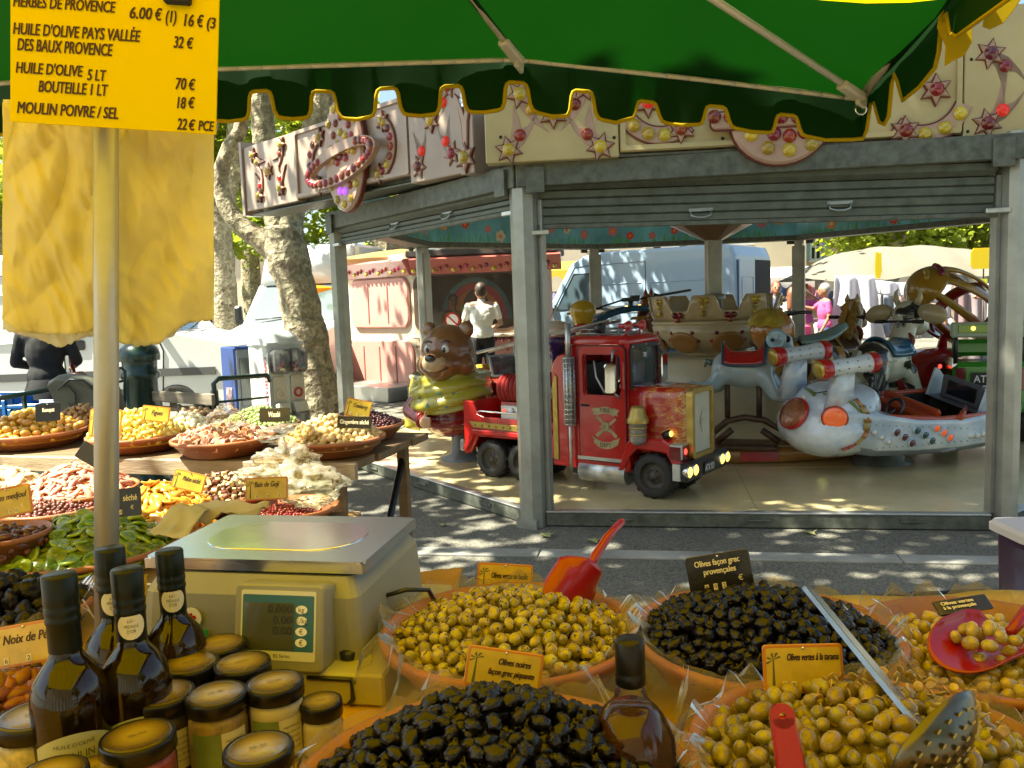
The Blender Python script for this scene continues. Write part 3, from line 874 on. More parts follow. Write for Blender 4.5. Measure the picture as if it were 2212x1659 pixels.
comet(pg, I, u0 + w_ * .22, 3.03, -60, 'rl'); comet(pg, I, u0 + w_ * .78, 3.06, -120, 'rl', -1)
w_ = uh - ug; u0 = ug
relief(ph, I, [(-.09, .22), (-.05, .18), (0, .06), (.05, .18), (.09, .22), (.03, .02), (.015, -.2), (-.015, -.2), (-.03, .02)], u0 + w_ * .5, 2.76, .06, .016)
relief(ph, I, star(.10, .05), u0 + w_ * .5, 2.54, .062, .03); bulb(ph, I, u0 + w_ * .5, 2.54, .092, 'y', .036)
obj('hasp', MB().prism(rrect(.05, .10, .012, 2), .01, T(u0 + w_ * .5, 2.93, .062)).tube([V((u0 + w_ * .5 + .018 * math.cos(t), 2.92 + .018 * math.sin(t), .085)) for t in [k * PI / 5 for k in range(10)]], .005, 5, closed=True), CHROME, ph)
MF, LF = fframe((-.12, 5.46), (3.7, 5.05))
obj('fascia_frame', MB().box((LF / 2, 2.80, -.14), (LF - .1, .62, .06), MF), BEAMM, pav)
obj('fascia_soffit', MB().box((LF / 2, 2.445, -.16), (LF - .1, .012, .28), MF), BEAMM, pav)
def duf(px, z=2.75):
 lo, hi = 0, LF
 for _ in range(30):
  m_ = (lo + hi) / 2; q = MF @ V((m_, z, 0)); q = V((q.x + CTR.x, q.y + CTR.y, q.z))
  if proj(q)[0] < px: lo = m_
  else: hi = m_
 return lo
g0, g1, g2, g3 = 0.0, duf(1336), duf(2080), LF
def zf(px, py):
 q = MF @ V((duf(px), 0, 0)); return P(px, py, q.y + CTR.y).z
q0 = panel(pav, MF, g0, g1, 2.435, 3.14, .02, FASC_Y)
q1 = panel(pav, MF, g1, g2, 2.465, 3.12, 0, FASC_Y, frame_w=.03)
q2 = panel(pav, MF, g2, g3, 2.435, 3.2, .03, FASC_Y)
def at(px, py): return duf(px), zf(px, py)
for (px, py, rot, kk, fl_, par) in ((1097, 325, 45, 'yr', 1, q0), (1295, 318, 140, 'yr', -1, q0), (1125, 205, -60, 'yy', 1, q0), (1262, 190, -115, 'rr', -1, q0)):
 u, z = at(px, py); comet(par, I, u, z, rot, kk, fl_)
u, z = at(1195, 248); relief(q0, I, star(.085, .042), u, z, .012, .028); bulb(q0, I, u, z, .04, 'y', .033)
for (px, py, a0, a1, ks, st) in ((1428, 205, -145, -50, 'yyyl', None), (1995, 200, -130, -20, 'lyyy', None)):
 u, z = at(px, py); r0, r1 = .20, .30
 relief(q1, I, crescent(r0, r1, a0, a1), u, z, .001, .02)
 for k, kk in enumerate(ks):
  a = rad(a0 + (a1 - a0) * (k + .5) / 4)
  if kk == 'l': relief(q1, I, star(.085, .042), u + .25 * math.cos(a), z + .25 * math.sin(a), .008, .028)
  bulb(q1, I, u + .25 * math.cos(a), z + .25 * math.sin(a), .022 if kk != 'l' else .036, kk if kk != 'l' else 'r', .033)
u, z = at(1400, 222); relief(q1, I, star(.09, .045), u, z + .0, .002, .028); bulb(q1, I, u, z, .03, 'l', .034)
u, z = at(2020, 195); relief(q1, I, star(.09, .045), u, z, .002, .028); bulb(q1, I, u, z, .03, 'r', .034)
u, z = at(1682, 262)
relief(q1, I, [(.30 * math.cos(rad(a)), .27 * math.sin(rad(a))) for a in range(-180, 1, 12)] + [(.30, .16), (-.30, .16)], u, z, .018, .05, m=DECO)
relief(q1, I, rrect(.84, .10, .03, 3), u, z + .005, .06, .03, m=DECO)
for (px, py, kk) in ((1618, 296, 'y'), (1654, 324, 'y'), (1700, 328, 'y'), (1748, 316, 'y'), (1667, 294, 'r'), (1700, 298, 'r'), (1732, 290, 'r')):
 a_, b_ = at(px, py); bulb(q1, I, a_, b_, .068, kk, .034)
for px in (1538, 1573, 1680, 1716, 1760, 1798):
 a_, b_ = at(px, 259); bulb(q1, I, a_, b_ + .0, .092, 'r', .034)
for (px, py, rot, kk, fl_) in ((2131, 268, 35, 'rl', 1), (2135, 118, -35, 'rr', -1), (2330, 268, 145, 'rl', -1), (2330, 118, -145, 'rr', 1)):
 u, z = at(px, py); comet(q2, I, min(u, LF - .1), z, rot, kk, fl_)
fx = MB()
for px, py in ((1325, 298), (1560, 300), (1080, 297), (2090, 285), (2095, 130)):
 u, z = at(px, py); fx.lathe([(.011, 0), (.009, .006), (0, .008)], 8, T(u, z, .012))
obj('screw_head', fx, DARK, q0)['kind'] = 'stuff'
tt = thing('carousel_platform', 'round cream carousel platform with crown shaped centrepiece round a grey pole', 'platform', T(CTR.x, CTR.y, 0))
WOODY = mat('varnished_rim', (.40, .20, .06), .3, coat=.4, var=(3, .25), stretch=(1, 1, 6))
CREAMP = mat('platform_paint', (.55, .46, .27), .3, coat=.3, var=(2, .1))
RP2 = 2.02
pt = obj('platform', MB().lathe([(RP2 - .06, .101), (RP2, .115), (RP2, .215), (RP2 - .02, .235), (0, .235)], 48), [WOODY], tt)
obj('platform_top', MB().lathe([(RP2 - .03, .2365), (RP2 - .05, .26), (0, .26)], 48), CREAMP, tt)
for k in range(20):
 a = -170 + 18 * k
 if k % 2 == 0:
  obj('reflector_strip', MB().lathe([(RP2 + .004, .125), (RP2 + .010, .128), (RP2 + .010, .207), (RP2 + .004, .21)], 5, None, a0=rad(a), a1=rad(a + 9), sm=False), mm('red_reflector', (.45, .01, .01), .2, coat=.5), tt)
obj('drum', MB().lathe([(.80, .262), (.80, .86), (.76, .9), (0, .9)], 36), mat('drum_cream', (.60, .52, .34), .35, coat=.3), tt)
obj('pole', MB().prism(rrect(.16, .16, .02, 2), 1.62, T(0, 0, 1.24)).lathe([(.12, 1.5), (.12, 1.54), (.085, 1.56)], 16), POSTM, tt)
crm = mat('crown_cream', (.56, .44, .26), .3, coat=.4, var=(3, .1))
cr = MB()
cr.lathe([(0, .90), (.32, .90), (.36, .93), (.34, .96), (.52, 1.0), (.62, 1.10), (.66, 1.22), (.64, 1.235), (.665, 1.25), (.665, 1.275), (.64, 1.29)], 40)
N = 48
def crown_pt(i, t):
 a = 2 * PI * i; k = (i * 8) % 1.0
 q = max(0.0, min(1.0, (.34 - abs(k - .5)) / .15)); q = q * q * (3 - 2 * q)
 top = .09 + .16 * q
 r = .645 + .03 * t * (1 + q)
 return (r * math.cos(a), r * math.sin(a), 1.288 + top * t)
cr.grid(lambda u, v: crown_pt(u, v), 160, 3, cu=True)
cme = mod_mesh('crown_centrepiece', cr, crm, [('SOLIDIFY', dict(thickness=.03, offset=-1))], keep_smooth=False)
co = obj('crown_centrepiece', cme, crm, tt)
for k in range(8):
 a = rad(360 * (k + .5) / 8)
 for (da, z, kd_) in ((-.045, 1.49, 'y'), (.045, 1.49, 'y'), (0, 1.43, 'y'), (0, 1.36, 'y')):
  n = V((math.cos(a + da), math.sin(a + da), .1)); link('bulb', bulb_mesh[kd_], co, face_frame(V((math.cos(a + da) * .685, math.sin(a + da) * (.655 + (z - 1.288) * .22), z)), n) @ S(.026))
 a = rad(360 * k / 8)
 for (da, z) in ((-.05, 1.345), (.05, 1.345), (0, 1.30)):
  n = V((math.cos(a + da), math.sin(a + da), .1)); link('bulb', bulb_mesh['r'], co, face_frame(V((math.cos(a + da) * .695, math.sin(a + da) * .668, z)), n) @ S(.026))
 for (da, z) in ((-.2, 1.17), (.2, 1.17), (-.27, 1.09), (.27, 1.09), (-.14, 1.1), (.14, 1.1)):
  n = V((math.cos(a + da), math.sin(a + da), -.5)); rr_ = .64 - (1.22 - z) * .32; link('bulb', bulb_mesh['r'], co, face_frame(V((math.cos(a + da) * rr_, math.sin(a + da) * rr_, z)), n) @ S(.026))
 pm_ = MB().ell((0, 0, 0), (.17, .13, .03), None, 16, 8)
 obj('scalloped_panel', pm_, mm('ochre_panel', (.33, .15, .03), .35, coat=.4), co, face_frame(V((math.cos(a) * .585, math.sin(a) * .585, 1.06)), V((math.cos(a), math.sin(a), -.55))))
obj('top_cone', MB().lathe([(.02, 2.10), (.10, 2.12), (.46, 2.30), (.48, 2.36), (.44, 2.37), (0, 2.4)], 14, None, sm=False), mat('top_cone_metal', (.30, .19, .12), .3, .4, coat=.4), tt)
GREENC = cloth_mat('green_canvas', (.004, .030, .003), .5, (.002, .025, .0015), var=(1.6, .3), bump=(220, .25, .001))
YELC = cloth_mat('yellow_canvas', (.60, .42, .01), .45, (.60, .40, .008), var=(3, .08), bump=(220, .25, .001))
YTRIM = cloth_mat('yellow_binding', (.55, .38, .015), .35, (.4, .27, .01), bump=(400, .3, .0005))
can = thing('stall_canopy', 'green canvas stall canopy with yellow bound scalloped valance and white poles overhead', 'awning', T(0, 2.15, 2.1))
CI = T(0, -2.15, -2.1)
def cobj(n, mb, m, p=None): return obj(n, mb, m, p or can, CI if p is None else None)
EDGE = [V((-2.6, 2.36, 2.15)), V((-1.28, 2.19, 2.15)), V((-.70, 2.13, 2.15)), V((.04, 2.14, 2.15)), V((.50, 2.19, 2.10)), V((.95, 2.24, 2.045))]
RE = [V((.95, 2.24, 2.045)), V((.985, 1.9, 2.185)), V((1.0, 1.55, 2.24)), V((1.0, -1.2, 2.3))]
def along(path, t):
 L = [(path[i + 1] - path[i]).length for i in range(len(path) - 1)]; d = t
 for i, l in enumerate(L):
  if d <= l or i == len(L) - 1: return path[i].lerp(path[i + 1], d / l)
  d -= l
LEN = sum((EDGE[i + 1] - EDGE[i]).length for i in range(5))
def roof_pt(u, v):
 e = along(EDGE, u * LEN)
 y = e.y - v * .40
 return V((e.x + v * .02, y, e.z + .5 * (e.y - y) * .55 - .012 * math.sin(PI * ((u * 6) % 1)) * min(1, v * 2) + .01 * fbm((e.x * 2, y * 2, 1))))
cobj('roof_cloth', MB().grid(roof_pt, 48, 6), GREENC)
def roof2(u, v):
 a = roof_pt(u, 1.0)
 return V((a.x, a.y - .001 - v * 3.2, a.z + .001 + .35 * math.sin(PI * v * .5) * (1 - .45 * v) - .03 * math.sin(PI * ((u * 6) % 1))))
cobj('roof_cloth', MB().grid(roof2, 36, 10), YELC, None)['label'] = 'yellow rear panel of the canopy roof'
def notch_line(n, L, t0, pitch, top, bot, nw):
 "lower outline: list of (distance along, drop)"
 out = [(0, bot)]; t = t0
 while t < L:
  c = t
  out += [(c - nw * .95, bot), (c - nw * .72, bot - .006), (c - nw * .58, bot - .026), (c - nw * .50, top + .02), (c - nw * .40, top + .006), (c - nw * .25, top), (c + nw * .25, top), (c + nw * .40, top + .006), (c + nw * .50, top + .02), (c + nw * .62, bot - .026), (c + nw * .80, bot - .006), (c + nw * 1.05, bot)]
  out += [(c + pitch * .5, bot + .004)]
  t += pitch
 out = [(a, b) for a, b in out if a < L]
 return sorted(out + [(L, bot)], key=lambda q: q[0])
def valance(path, L, line, sag, name, par):
 vs = []; fs = []; bp = []
 for i, (a, d) in enumerate(line):
  e = along(path, a)
  w_ = (.012 * math.sin(a * 9) + .008 * math.sin(a * 23 + 1)) * min(1, abs(L - a) * 9, a * 9) - .006 * (1 - min(1, abs(L - a) * 9))
  for j in range(4):
   q = d * j / 3
   vs.append(e + V((0, .006 + w_ * (j / 3) * sag[1], -q)) + V((w_ * (j / 3) * sag[0], 0, 0)))
  bp.append(vs[-1])
 for i in range(len(line) - 1):
  for j in range(3):
   fs.append([i * 4 + j, i * 4 + j + 1, (i + 1) * 4 + j + 1, (i + 1) * 4 + j])
 vo = cobj(name, MB().add(vs, fs, 0, True), GREENC)
 cobj('binding', MB().tube(bp, .0052, 6, caps=True), YTRIM, vo)
 return vo
def tcol(px):
 lo, hi = 0, LEN
 for _ in range(30):
  m_ = (lo + hi) / 2; p = along(EDGE, m_)
  if proj(p - V((0, 0, .1)))[0] < px: lo = m_
  else: hi = m_
 return lo
cent = [565 - 143 * 3, 565 - 143 * 2, 565 - 143, 565, 697, 836, 976, 1117, 1259, 1401, 1547, 1699]
line = [(0, .125)]
nw = .056
for i, px in enumerate(cent):
 c = tcol(px); bot = .125 - (.0 if px < 1400 else .012); top = .058 if px < 1300 else .064
 line += [(c - nw * .86, bot), (c - nw * .68, bot - .004), (c - nw * .57, bot - .018), (c - nw * .50, top + .014), (c - nw * .43, top + .004), (c - nw * .30, top), (c + nw * .30, top), (c + nw * .43, top + .004), (c + nw * .50, top + .014), (c + nw * .59, bot - .018), (c + nw * .72, bot - .004), (c + nw * .92, bot)]
 nx = tcol(cent[i + 1]) if i + 1 < len(cent) else LEN
 line.append(((c + nx) / 2 - .0, bot + .003))
line = sorted([q for q in line if q[0] < LEN - .03] + [(LEN - .03, .105), (LEN, .10)], key=lambda q: q[0])
va = valance(EDGE, LEN, line, (.0, 1.0), 'valance', can)
LR = 3.4
lineR = [(0, .10), (.02, .09), (.035, .03), (.05, .035), (.075, .10), (.10, .12), (.125, .115), (.14, .045), (.155, .03), (.17, .06), (.19, .115), (.25, .12), (.32, .12), (.345, .10), (.36, .05), (.40, .05), (.42, .10), (.45, .12), (.6, .12), (1, .12), (3.4, .12)]
vr = valance(RE, LR, lineR, (1.0, .0), 'valance', can)
FRAMEM = mat('cream_tube', (.55, .50, .40), .4, coat=.2)
tape = MB()
for i in range(60):
 a, b = along(EDGE, LEN * i / 60), along(EDGE, LEN * (i + 1) / 60)
 tape.cyl(a + V((0, -.012, -.004)), b + V((0, -.012, -.004)), .0065, n=6)
cobj('edge_tube', tape, FRAMEM)
hub = EDGE[-1]
cobj('corner_tube', MB().tube([hub + V((-.015, -.02, .0)), RE[1] + V((-.03, 0, -.005)), RE[2] + V((-.03, 0, -.01)), V((.96, .3, 2.26))], .013, 8), FRAMEM)
for (a, b) in (((1122, 130, 2.13), (1000, -30, 1.86)), ((1862, 208, 2.19), (1500, -28, 1.80))):
 p0, p1 = P(*a), P(*b); d = (p1 - p0).normalized()
 st = MB().cyl(p0, p1 + d * .9, .0085, n=8)
 so = cobj('strut', st, FRAMEM)
 cobj('bracket', MB().box((.05, 0, 0), (.10, .030, .022), frame(p0 + V((0, 0, -.004)), d, (0, 0, 1)), b=.005).box((.0, 0, -.012), (.04, .012, .03), frame(p0, d, (0, 0, 1)), b=.003), mat('bracket_plastic', (.50, .47, .40), .4), so)
hp = hub + V((-.02, -.03, -.02))
cobj('corner_ring', MB().tube([hp + V((.014 * math.cos(t), 0, .014 * math.sin(t) - .01)) for t in [k * PI / 5 for k in range(10)]], .003, 5, closed=True), CHROME)
def flap(poly, d, nm):
 pts = [P(x, y, d) for x, y in poly]
 o = V((0, 0, 0)); vs = [p for p in pts] + [p + V((.004, .006, 0)) for p in pts]; n = len(pts)
 cobj(nm, MB().add(vs, [list(range(n))[::-1], [n + i for i in range(n)]] + [(i, (i + 1) % n, n + (i + 1) % n, n + i) for i in range(n)]), YELC)
flap([(1985, -40), (2120, -40), (2118, 0), (2098, 45), (2100, 88), (2083, 118), (2058, 130), (2040, 142), (2042, 100), (2024, 60), (2030, 20)], 1.90, 'yellow_point')
flap([(2128, -40), (2230, -40), (2200, 5), (2168, 48), (2138, 62), (2122, 56), (2130, 20)], 1.80, 'yellow_point')
cobj('fill_light_curtain', MB().grid(lambda u, v: V((-2.6 + 3.7 * u, -1.28 + .03 * math.sin(u * 60), 2.34 - 1.75 * v)), 60, 4), cloth_mat('fill_light_cloth', (.78, .75, .66), .5, (.8, .78, .70)))  # unseen cloth, added to block rear light and give pale fill
for x, y in ((-2.5, -.9), (1.0, -.9)):
 cobj('upright', MB().cyl((x, y, 0.0), (x, y, 2.3), .02, n=10), FRAMEM)
pb, pt_ = P(229, 1262, 1.385), P(228, 280, 1.385)
pb = pb + (pb - pt_) * ((pb.z - .95) / (pt_.z - pb.z))
dirp = (pt_ - pb).normalized()
pole = thing('stall_pole', 'slim grey metal pole carrying the yellow price sign', 'pole', T(pb))
obj('tube', MB().cyl((0, 0, -.02), (pt_ - pb) + dirp * .2, .0196, n=20), mat('pole_metal', (.40, .41, .44), .34, .3, var=(7, .15), rvar=.1), pole)
obj('foot', MB().lathe([(.06, -.02), (.06, -.012), (.024, -.008), (.021, .05), (.018, .05)], 20), STEEL, pole)
SIGNY = cloth_mat('yellow_sign_board', (.84, .68, .006), .3, (.9, .72, .008), rough=.45)
INK = mat('dark_red_ink', (.035, .008, .006), .6)
a, b = P(22, 262, 1.335), P(465, 290, 1.335)
up = P(15, -40, 1.335) - a
n = (b - a).cross(up).normalized()
MS = face_frame(a, n, up)
MS = frame(a, b - a, n)
wS = (b - a).length; hS = .272
px2 = wS / 443.0
sg = thing('price_sign', 'bright yellow price sign with red brown hand lettering clipped to the pole', 'sign', MS)
obj('board', MB().box((wS / 2, hS / 2, -.0025), (wS, hS, .004)), SIGNY, sg)
tx = MB()
def sgt(s, x, y, h, wd, **k):  # x, y in picture pixels from the board's lower left corner
 text(tx, s, I4, x * px2, y * px2, h * px2, wd * px2, shear=.16, z=.0008, bold=.0006, **k)
sgt('HERBES DE PROVENCE', 7, 240, 23, 217); sgt('6.00', 255, 231, 24, 47); sgt('€', 309, 230, 24, 14); sgt('(1)', 332, 228, 24, 22); sgt('16', 371, 222, 25, 20); sgt('€', 399, 222, 24, 13); sgt('(3', 420, 221, 22, 18)
sgt("HUILE D'OLIVE PAYS VALLÉE", 7, 183, 24, 271); sgt('32', 350, 176, 24, 20); sgt('€', 378, 176, 22, 13)
sgt('DES BAUX PROVENCE', 16, 150, 25, 203)
sgt("HUILE D'OLIVE", 13, 103, 23, 143); sgt('5 LT', 166, 97, 23, 40); sgt('70', 356, 90, 24, 22); sgt('€', 384, 90, 22, 13)
sgt('BOUTEILLE 1 LT', 62, 66, 24, 148); sgt('18', 360, 50, 24, 18); sgt('€', 384, 52, 22, 13)
sgt('MOULIN POIVRE / SEL', 16, 19, 24, 217); sgt('22', 361, 5, 24, 20); sgt('€', 386, 5, 22, 13); sgt('PCE', 407, 6, 21, 33)
obj('lettering', tx, INK, sg)
obj('clip', MB().box((.81 * wS, 281 * px2, .006), (57 * px2, .026, .014), None, b=.003), DARK, sg)
BAGY = cloth_mat('yellow_bag_film', (.88, .82, .48), .6, (.94, .88, .5), var=(4, .12), bump=(24, .25, .003), rough=.35)
BAGW = cloth_mat('pale_bag_film', (.86, .83, .66), .6, (.92, .88, .7), var=(7, .1), bump=(24, .25, .003), rough=.4)
def bag(name, label, cols, d0, m, seed, amp=.007):
 "cols: list of (px, top py, bottom py): a hanging sheet, ragged along the bottom"
 def f(u, v):
  k = u * (len(cols) - 1); i = min(int(k), len(cols) - 2); t = k - i
  x = cols[i][0] + (cols[i + 1][0] - cols[i][0]) * t
  t0 = cols[i][1] + (cols[i + 1][1] - cols[i][1]) * t; t1 = cols[i][2] + (cols[i + 1][2] - cols[i][2]) * t
  y = t0 + (t1 - t0) * v
  dd = amp * (fbm((x * .016 + seed, y * .005, 0)) + .8 * math.sin(x * .045 + y * .012 + seed) * (.3 + v)) + 1.8 * amp * (1 - abs(noise.noise(V((x * .012 + y * .006 + seed, y * .004 - x * .004, seed)))) * 2.2) + 1.1 * amp * abs(noise.noise(V((x * .03 - y * .012, y * .014, seed + 4)))) * 2
  rag = 5 * noise.noise(V((x * .12, seed, 0))) * (v > .98)
  return P(x, y + rag, d0 + dd)
 me = mod_mesh(name, MB().grid(f, 64, 60), m, [('SOLIDIFY', dict(thickness=.0012))])
 tag(obj(name, me, m), label, 'bag', 'yellow bags hung on the pole')
bag('plastic_bag', 'pale folded bag sheet at the back left of the bundle under the price sign', [(8, 215, 712), (40, 215, 722), (90, 230, 735), (130, 235, 752), (175, 240, 732), (212, 240, 722)], 1.435, BAGW, 1.0)
bag('plastic_bag', 'creased yellow bag hanging left of the pole under the price sign', [(6, 222, 690), (40, 225, 717), (110, 235, 722), (170, 240, 722), (204, 245, 714)], 1.412, BAGY, 2.0)
bag('plastic_bag', 'long yellow bag hanging right of the pole with a ragged lower corner', [(250, 250, 738), (300, 255, 748), (345, 260, 742), (392, 265, 702), (430, 270, 694), (462, 262, 692)], 1.420, BAGY, 4.2)
bag('plastic_bag', 'thin pale bag sheet behind the right side of the yellow bundle', [(258, 252, 716), (330, 255, 735), (372, 260, 728), (410, 262, 690), (440, 265, 676)], 1.445, BAGW, 5.2)
from mathutils.bvhtree import BVHTree
XZ = Matrix(((1, 0, 0, 0), (0, 0, -1, 0), (0, 1, 0, 0), (0, 0, 0, 1)))      # polygon x-y -> x-z, thickness towards -y
YZ = Matrix(((0, 0, 1, 0), (1, 0, 0, 0), (0, 1, 0, 0), (0, 0, 0, 1)))       # polygon x-y -> y-z, thickness towards +x
RIDES = 'children\'s rides on the carousel'
def ride(name, label, cat, M): return thing(name, label, cat, M, RIDES)
def cast(me, M, px, py):
 if 'bvh' not in _bv or _bv.get('id') != me.name:
  _bv['bvh'] = BVHTree.FromPolygons([v.co for v in me.vertices], [list(p.vertices) for p in me.polygons]); _bv['id'] = me.name
 Mi = M.inverted(); o = Mi @ EYE; d = (Mi.to_3x3() @ ray(px, py)).normalized()
 l, n, i, t = _bv['bvh'].ray_cast(o, d)
 if l is None: return None
 return l, (n if n.dot(d) < 0 else -n)
_bv = {}
FLAME = None
def flame_mat():
 m, b = base('flame_airbrush')
 v = coords(m, (3.2, 8, 8))
 n = nod(m, 'ShaderNodeTexNoise', i_Scale=1.3, i_Detail=5.0, i_Distortion=2.2); lk(m, v, n.inputs['Vector'])
 sx = nod(m, 'ShaderNodeSeparateXYZ'); v2 = coords(m, 1.0); lk(m, v2, sx.inputs[0])
 mr = nod(m, 'ShaderNodeMapRange'); mr.inputs[1].default_value = -.15; mr.inputs[2].default_value = .30; mr.inputs[3].default_value = -.22; mr.inputs[4].default_value = .12
 lk(m, sx.outputs[0], mr.inputs[0])
 ad = nod(m, 'ShaderNodeMath', operation='ADD'); lk(m, n.outputs[0], ad.inputs[0]); lk(m, mr.outputs[0], ad.inputs[1])
 c = ramp(m, ad.outputs[0], [(.38, (.38, .010, .008)), (.46, (.52, .13, .02)), (.50, (.36, .02, .01)), (.55, (.70, .40, .10)), (.60, (.40, .05, .012)), (.66, (.62, .28, .05)), (.74, (.42, .08, .015))])
 lk(m, c, b.inputs['Base Color']); b.inputs['Roughness'].default_value = .25; b.inputs['Coat Weight'].default_value = .6
 return m
def wheel(parent, c, r, w_, name='wheel', side=-1, tw=None):
 "wheel with its axle along y, centre c"
 M = T(c) @ RX(90 * 1)
 wo = obj(name, MB().lathe([(r * .62, -w_ * .5), (r * .86, -w_ * .55), (r * .97, -w_ * .42), (r, -w_ * .2), (r, w_ * .2), (r * .97, w_ * .42), (r * .86, w_ * .55), (r * .62, w_ * .5)], 32, M), RUBBER, parent)
 tr = MB()
 for k in range(30):
  a = 2 * PI * k / 30
  tr.box((0, 0, 0), (r * .05, r * .13, w_ * .9), M @ RZ(math.degrees(a)) @ T(r * 1.0, 0, 0) @ RX(18 if k % 2 else -18))
 obj('tread', tr, RUBBER, wo)['kind'] = 'stuff'
 rim = MB().lathe([(r * .62, -w_ * .4), (r * .58, -w_ * .1), (r * .5, w_ * .05), (r * .34, w_ * .05), (r * .3, w_ * .2), (r * .16, w_ * .24), (r * .14, w_ * .36), (0, w_ * .38)], 24, M)
 rim.lathe([(r * .62, w_ * .5), (r * .60, w_ * .30), (r * .50, w_ * .16), (r * .36, w_ * .2), (r * .18, w_ * .34), (r * .14, w_ * .46), (0, w_ * .48)], 24, M)
 for k in range(6):
  a = k * PI / 3; rim.lathe([(r * .045, 0), (r * .045, .012), (0, .014)], 6, M @ T(r * .27 * math.cos(a), r * .27 * math.sin(a), w_ * .26))
 obj('rim', rim, mm('dusty_rim', (.07, .062, .05), .6, .3, var=(20, .3)), wo)
 return wo
LAMPY = mm('lit_amber_lamp', (.9, .6, .1), .2, emit=.7, emitc=(1.0, .62, .12))
LAMPR = mm('lit_red_lamp', (.8, .05, .04), .2, emit=.6, emitc=(1.0, .06, .05))
LENSR = mm('red_lens', (.16, .006, .008), .12, coat=.8)
LENSW = mm('clear_lens', (.6, .6, .56), .08, metal=.4, coat=1)
BONE = mm('aged_ivory_paint', (.40, .31, .16), .5, var=(12, .25))
def lamp(parent, M, r, body_m, lens_m, name='headlight', d=.06):
 lo = obj(name, MB().lathe([(0, -d), (r * .6, -d), (r, -d * .3), (r * 1.05, 0), (r * .9, .004)], 16, M), body_m, parent)
 obj('lens', MB().lathe([(r * .9, .003), (r * .6, r * .28), (0, r * .36)], 14, M), lens_m, lo)
 return lo
o = Pz(1410, 1078, .1); r_ = Pz(1058, 1032, .1); fwd = (o - r_).normalized()
MT = frame(o, fwd, (0, 0, 1))
ft = ride('fire_truck_ride', 'red toy fire truck ride with flames on its bonnet and a silver ladder', 'fire truck', MT)
def F(name, mb, m, p=None, label=None): return obj(name, mb, m, p or ft, None, label)
W = .50
F('chassis', MB().box((-.75, W / 2, .20), (1.9, W - .16, .10), b=.01).box((-.5, W / 2, .14), (.5, W - .2, .08)), mm('black_frame', (.015, .014, .013), .6))
out = [(-1.77, .18), (-1.70, .20), (-1.62, .34), (-1.10, .34), (-1.0, .22), (-.84, .22), (-.84, .50), (-1.55, .505), (-1.62, .53), (-1.65, .60), (-1.66, .63), (-1.75, .635), (-1.77, .62)]
bed = MB()
for y in (.03, W): bed.prism(out, .03, T(0, y, 0) @ XZ, ch=.006)
bed.box((-1.755, W / 2, .42), (.03, W - .06, .40), b=.006).box((-.86, W / 2, .36), (.03, W - .06, .28)).box((-1.3, W / 2, .40), (.9, W - .06, .02))
F('bed', bed, RED)
for y, s_ in ((-.012, 1), (W + .004, -1)):
 ar = MB().prism([(-1.74, .20), (-1.64, .36), (-1.08, .36), (-.97, .21), (-.94, .23), (-1.06, .40), (-1.66, .40), (-1.77, .23)], .05, T(0, y + .03, 0) @ XZ, ch=.008)
 F('wheel_arch', ar, RED)
F('trim_strip', MB().prism([(-1.70, .465), (-.86, .45), (-.86, .40), (-1.66, .415)], .012, T(0, .0, 0) @ XZ, ch=.003), GOLD)
rv = MB()
for k in range(11): rv.ell((-1.63 + k * .073, -.012, .437 - k * .0012), .007, None, 6, 4)
F('rivet', rv, DARK)['kind'] = 'stuff'
F('rail', MB().tube([(-1.62, .0, .545), (-1.58, .0, .555), (-.86, .0, .545)], .008, 6), CHROME)
F('rear_bumper', MB().box((-1.80, W / 2, .25), (.05, W, .10), b=.01), STEEL)
for x in (-1.50, -1.17):
 for y in (.07, W - .07): wheel(ft, (x, y, .155), .155, .12)
for y in (.065, W - .065): wheel(ft, (0, y, .165), .165, .13)
sl_ = [(-.86, .17), (-.70, .17), (-.70, 1.02), (-.74, 1.04), (-.80, 1.02), (-.84, .97), (-.86, .90)]
F('rear_wall', MB().prism([(x, z) for x, z in sl_], W, T(0, W, 0) @ XZ, ch=.01), RED)
F('side_plate', MB().prism([(-.845, .22), (-.80, .22), (-.80, .86), (-.82, .88), (-.845, .80)], .01, T(0, -.001, 0) @ XZ, ch=.003), GOLD)
cab = MB()
for y in (.035, W):
 ring_poly(cab, rrect(.54, .96, .05, 4, -.45, .65), rrect(.31, .30, .03, 4, -.40, .885), .035, T(0, y, 0) @ XZ)
cab.box((-.705, W / 2, .55), (.03, W - .07, .72)).box((-.45, W / 2, .19), (.54, W - .07, .04))
cab.box((-.195, W / 2, .48), (.03, W - .07, .60))
ring_poly(cab, rrect(W, .42, .05, 4, W / 2, .925), rrect(W - .09, .33, .03, 4, W / 2, .925), .035, T(-.215, 0, 0) @ YZ)
F('cab', cab, RED)
rfm = MB()
def rr_ring(w_, d, z, r): return [V((x - .46, y + W / 2, z)) for x, y in rrect(w_, d, r, 4)]
rfm.loft([rr_ring(.56, W + .02, 1.10, .06), rr_ring(.58, W + .04, 1.125, .07), rr_ring(.56, W + .02, 1.155, .07), rr_ring(.48, W - .06, 1.175, .06)])
F('cab_roof', rfm, RED)
ws = obj('windscreen', MB().box((-.196, W / 2, .925), (.006, W - .08, .335)), DGLASS, ft)
wf = MB(); ring_poly(wf, rrect(W - .05, .37, .04, 4, W / 2, .925), rrect(W - .11, .31, .03, 4, W / 2, .925), .012, T(-.180, 0, 0) @ YZ)
F('windscreen_seal', wf, mm('black_seal', (.02, .02, .018), .5))
sc_ = MB()
for y, z in ((.05, 1.09), (.25, 1.10), (.45, 1.09), (.05, .76), (.25, .755), (.45, .76), (.04, .92), (.46, .92)): sc_.ell((-.166, y, z), .006, None, 6, 4)
F('screw', sc_, CHROME)['kind'] = 'stuff'
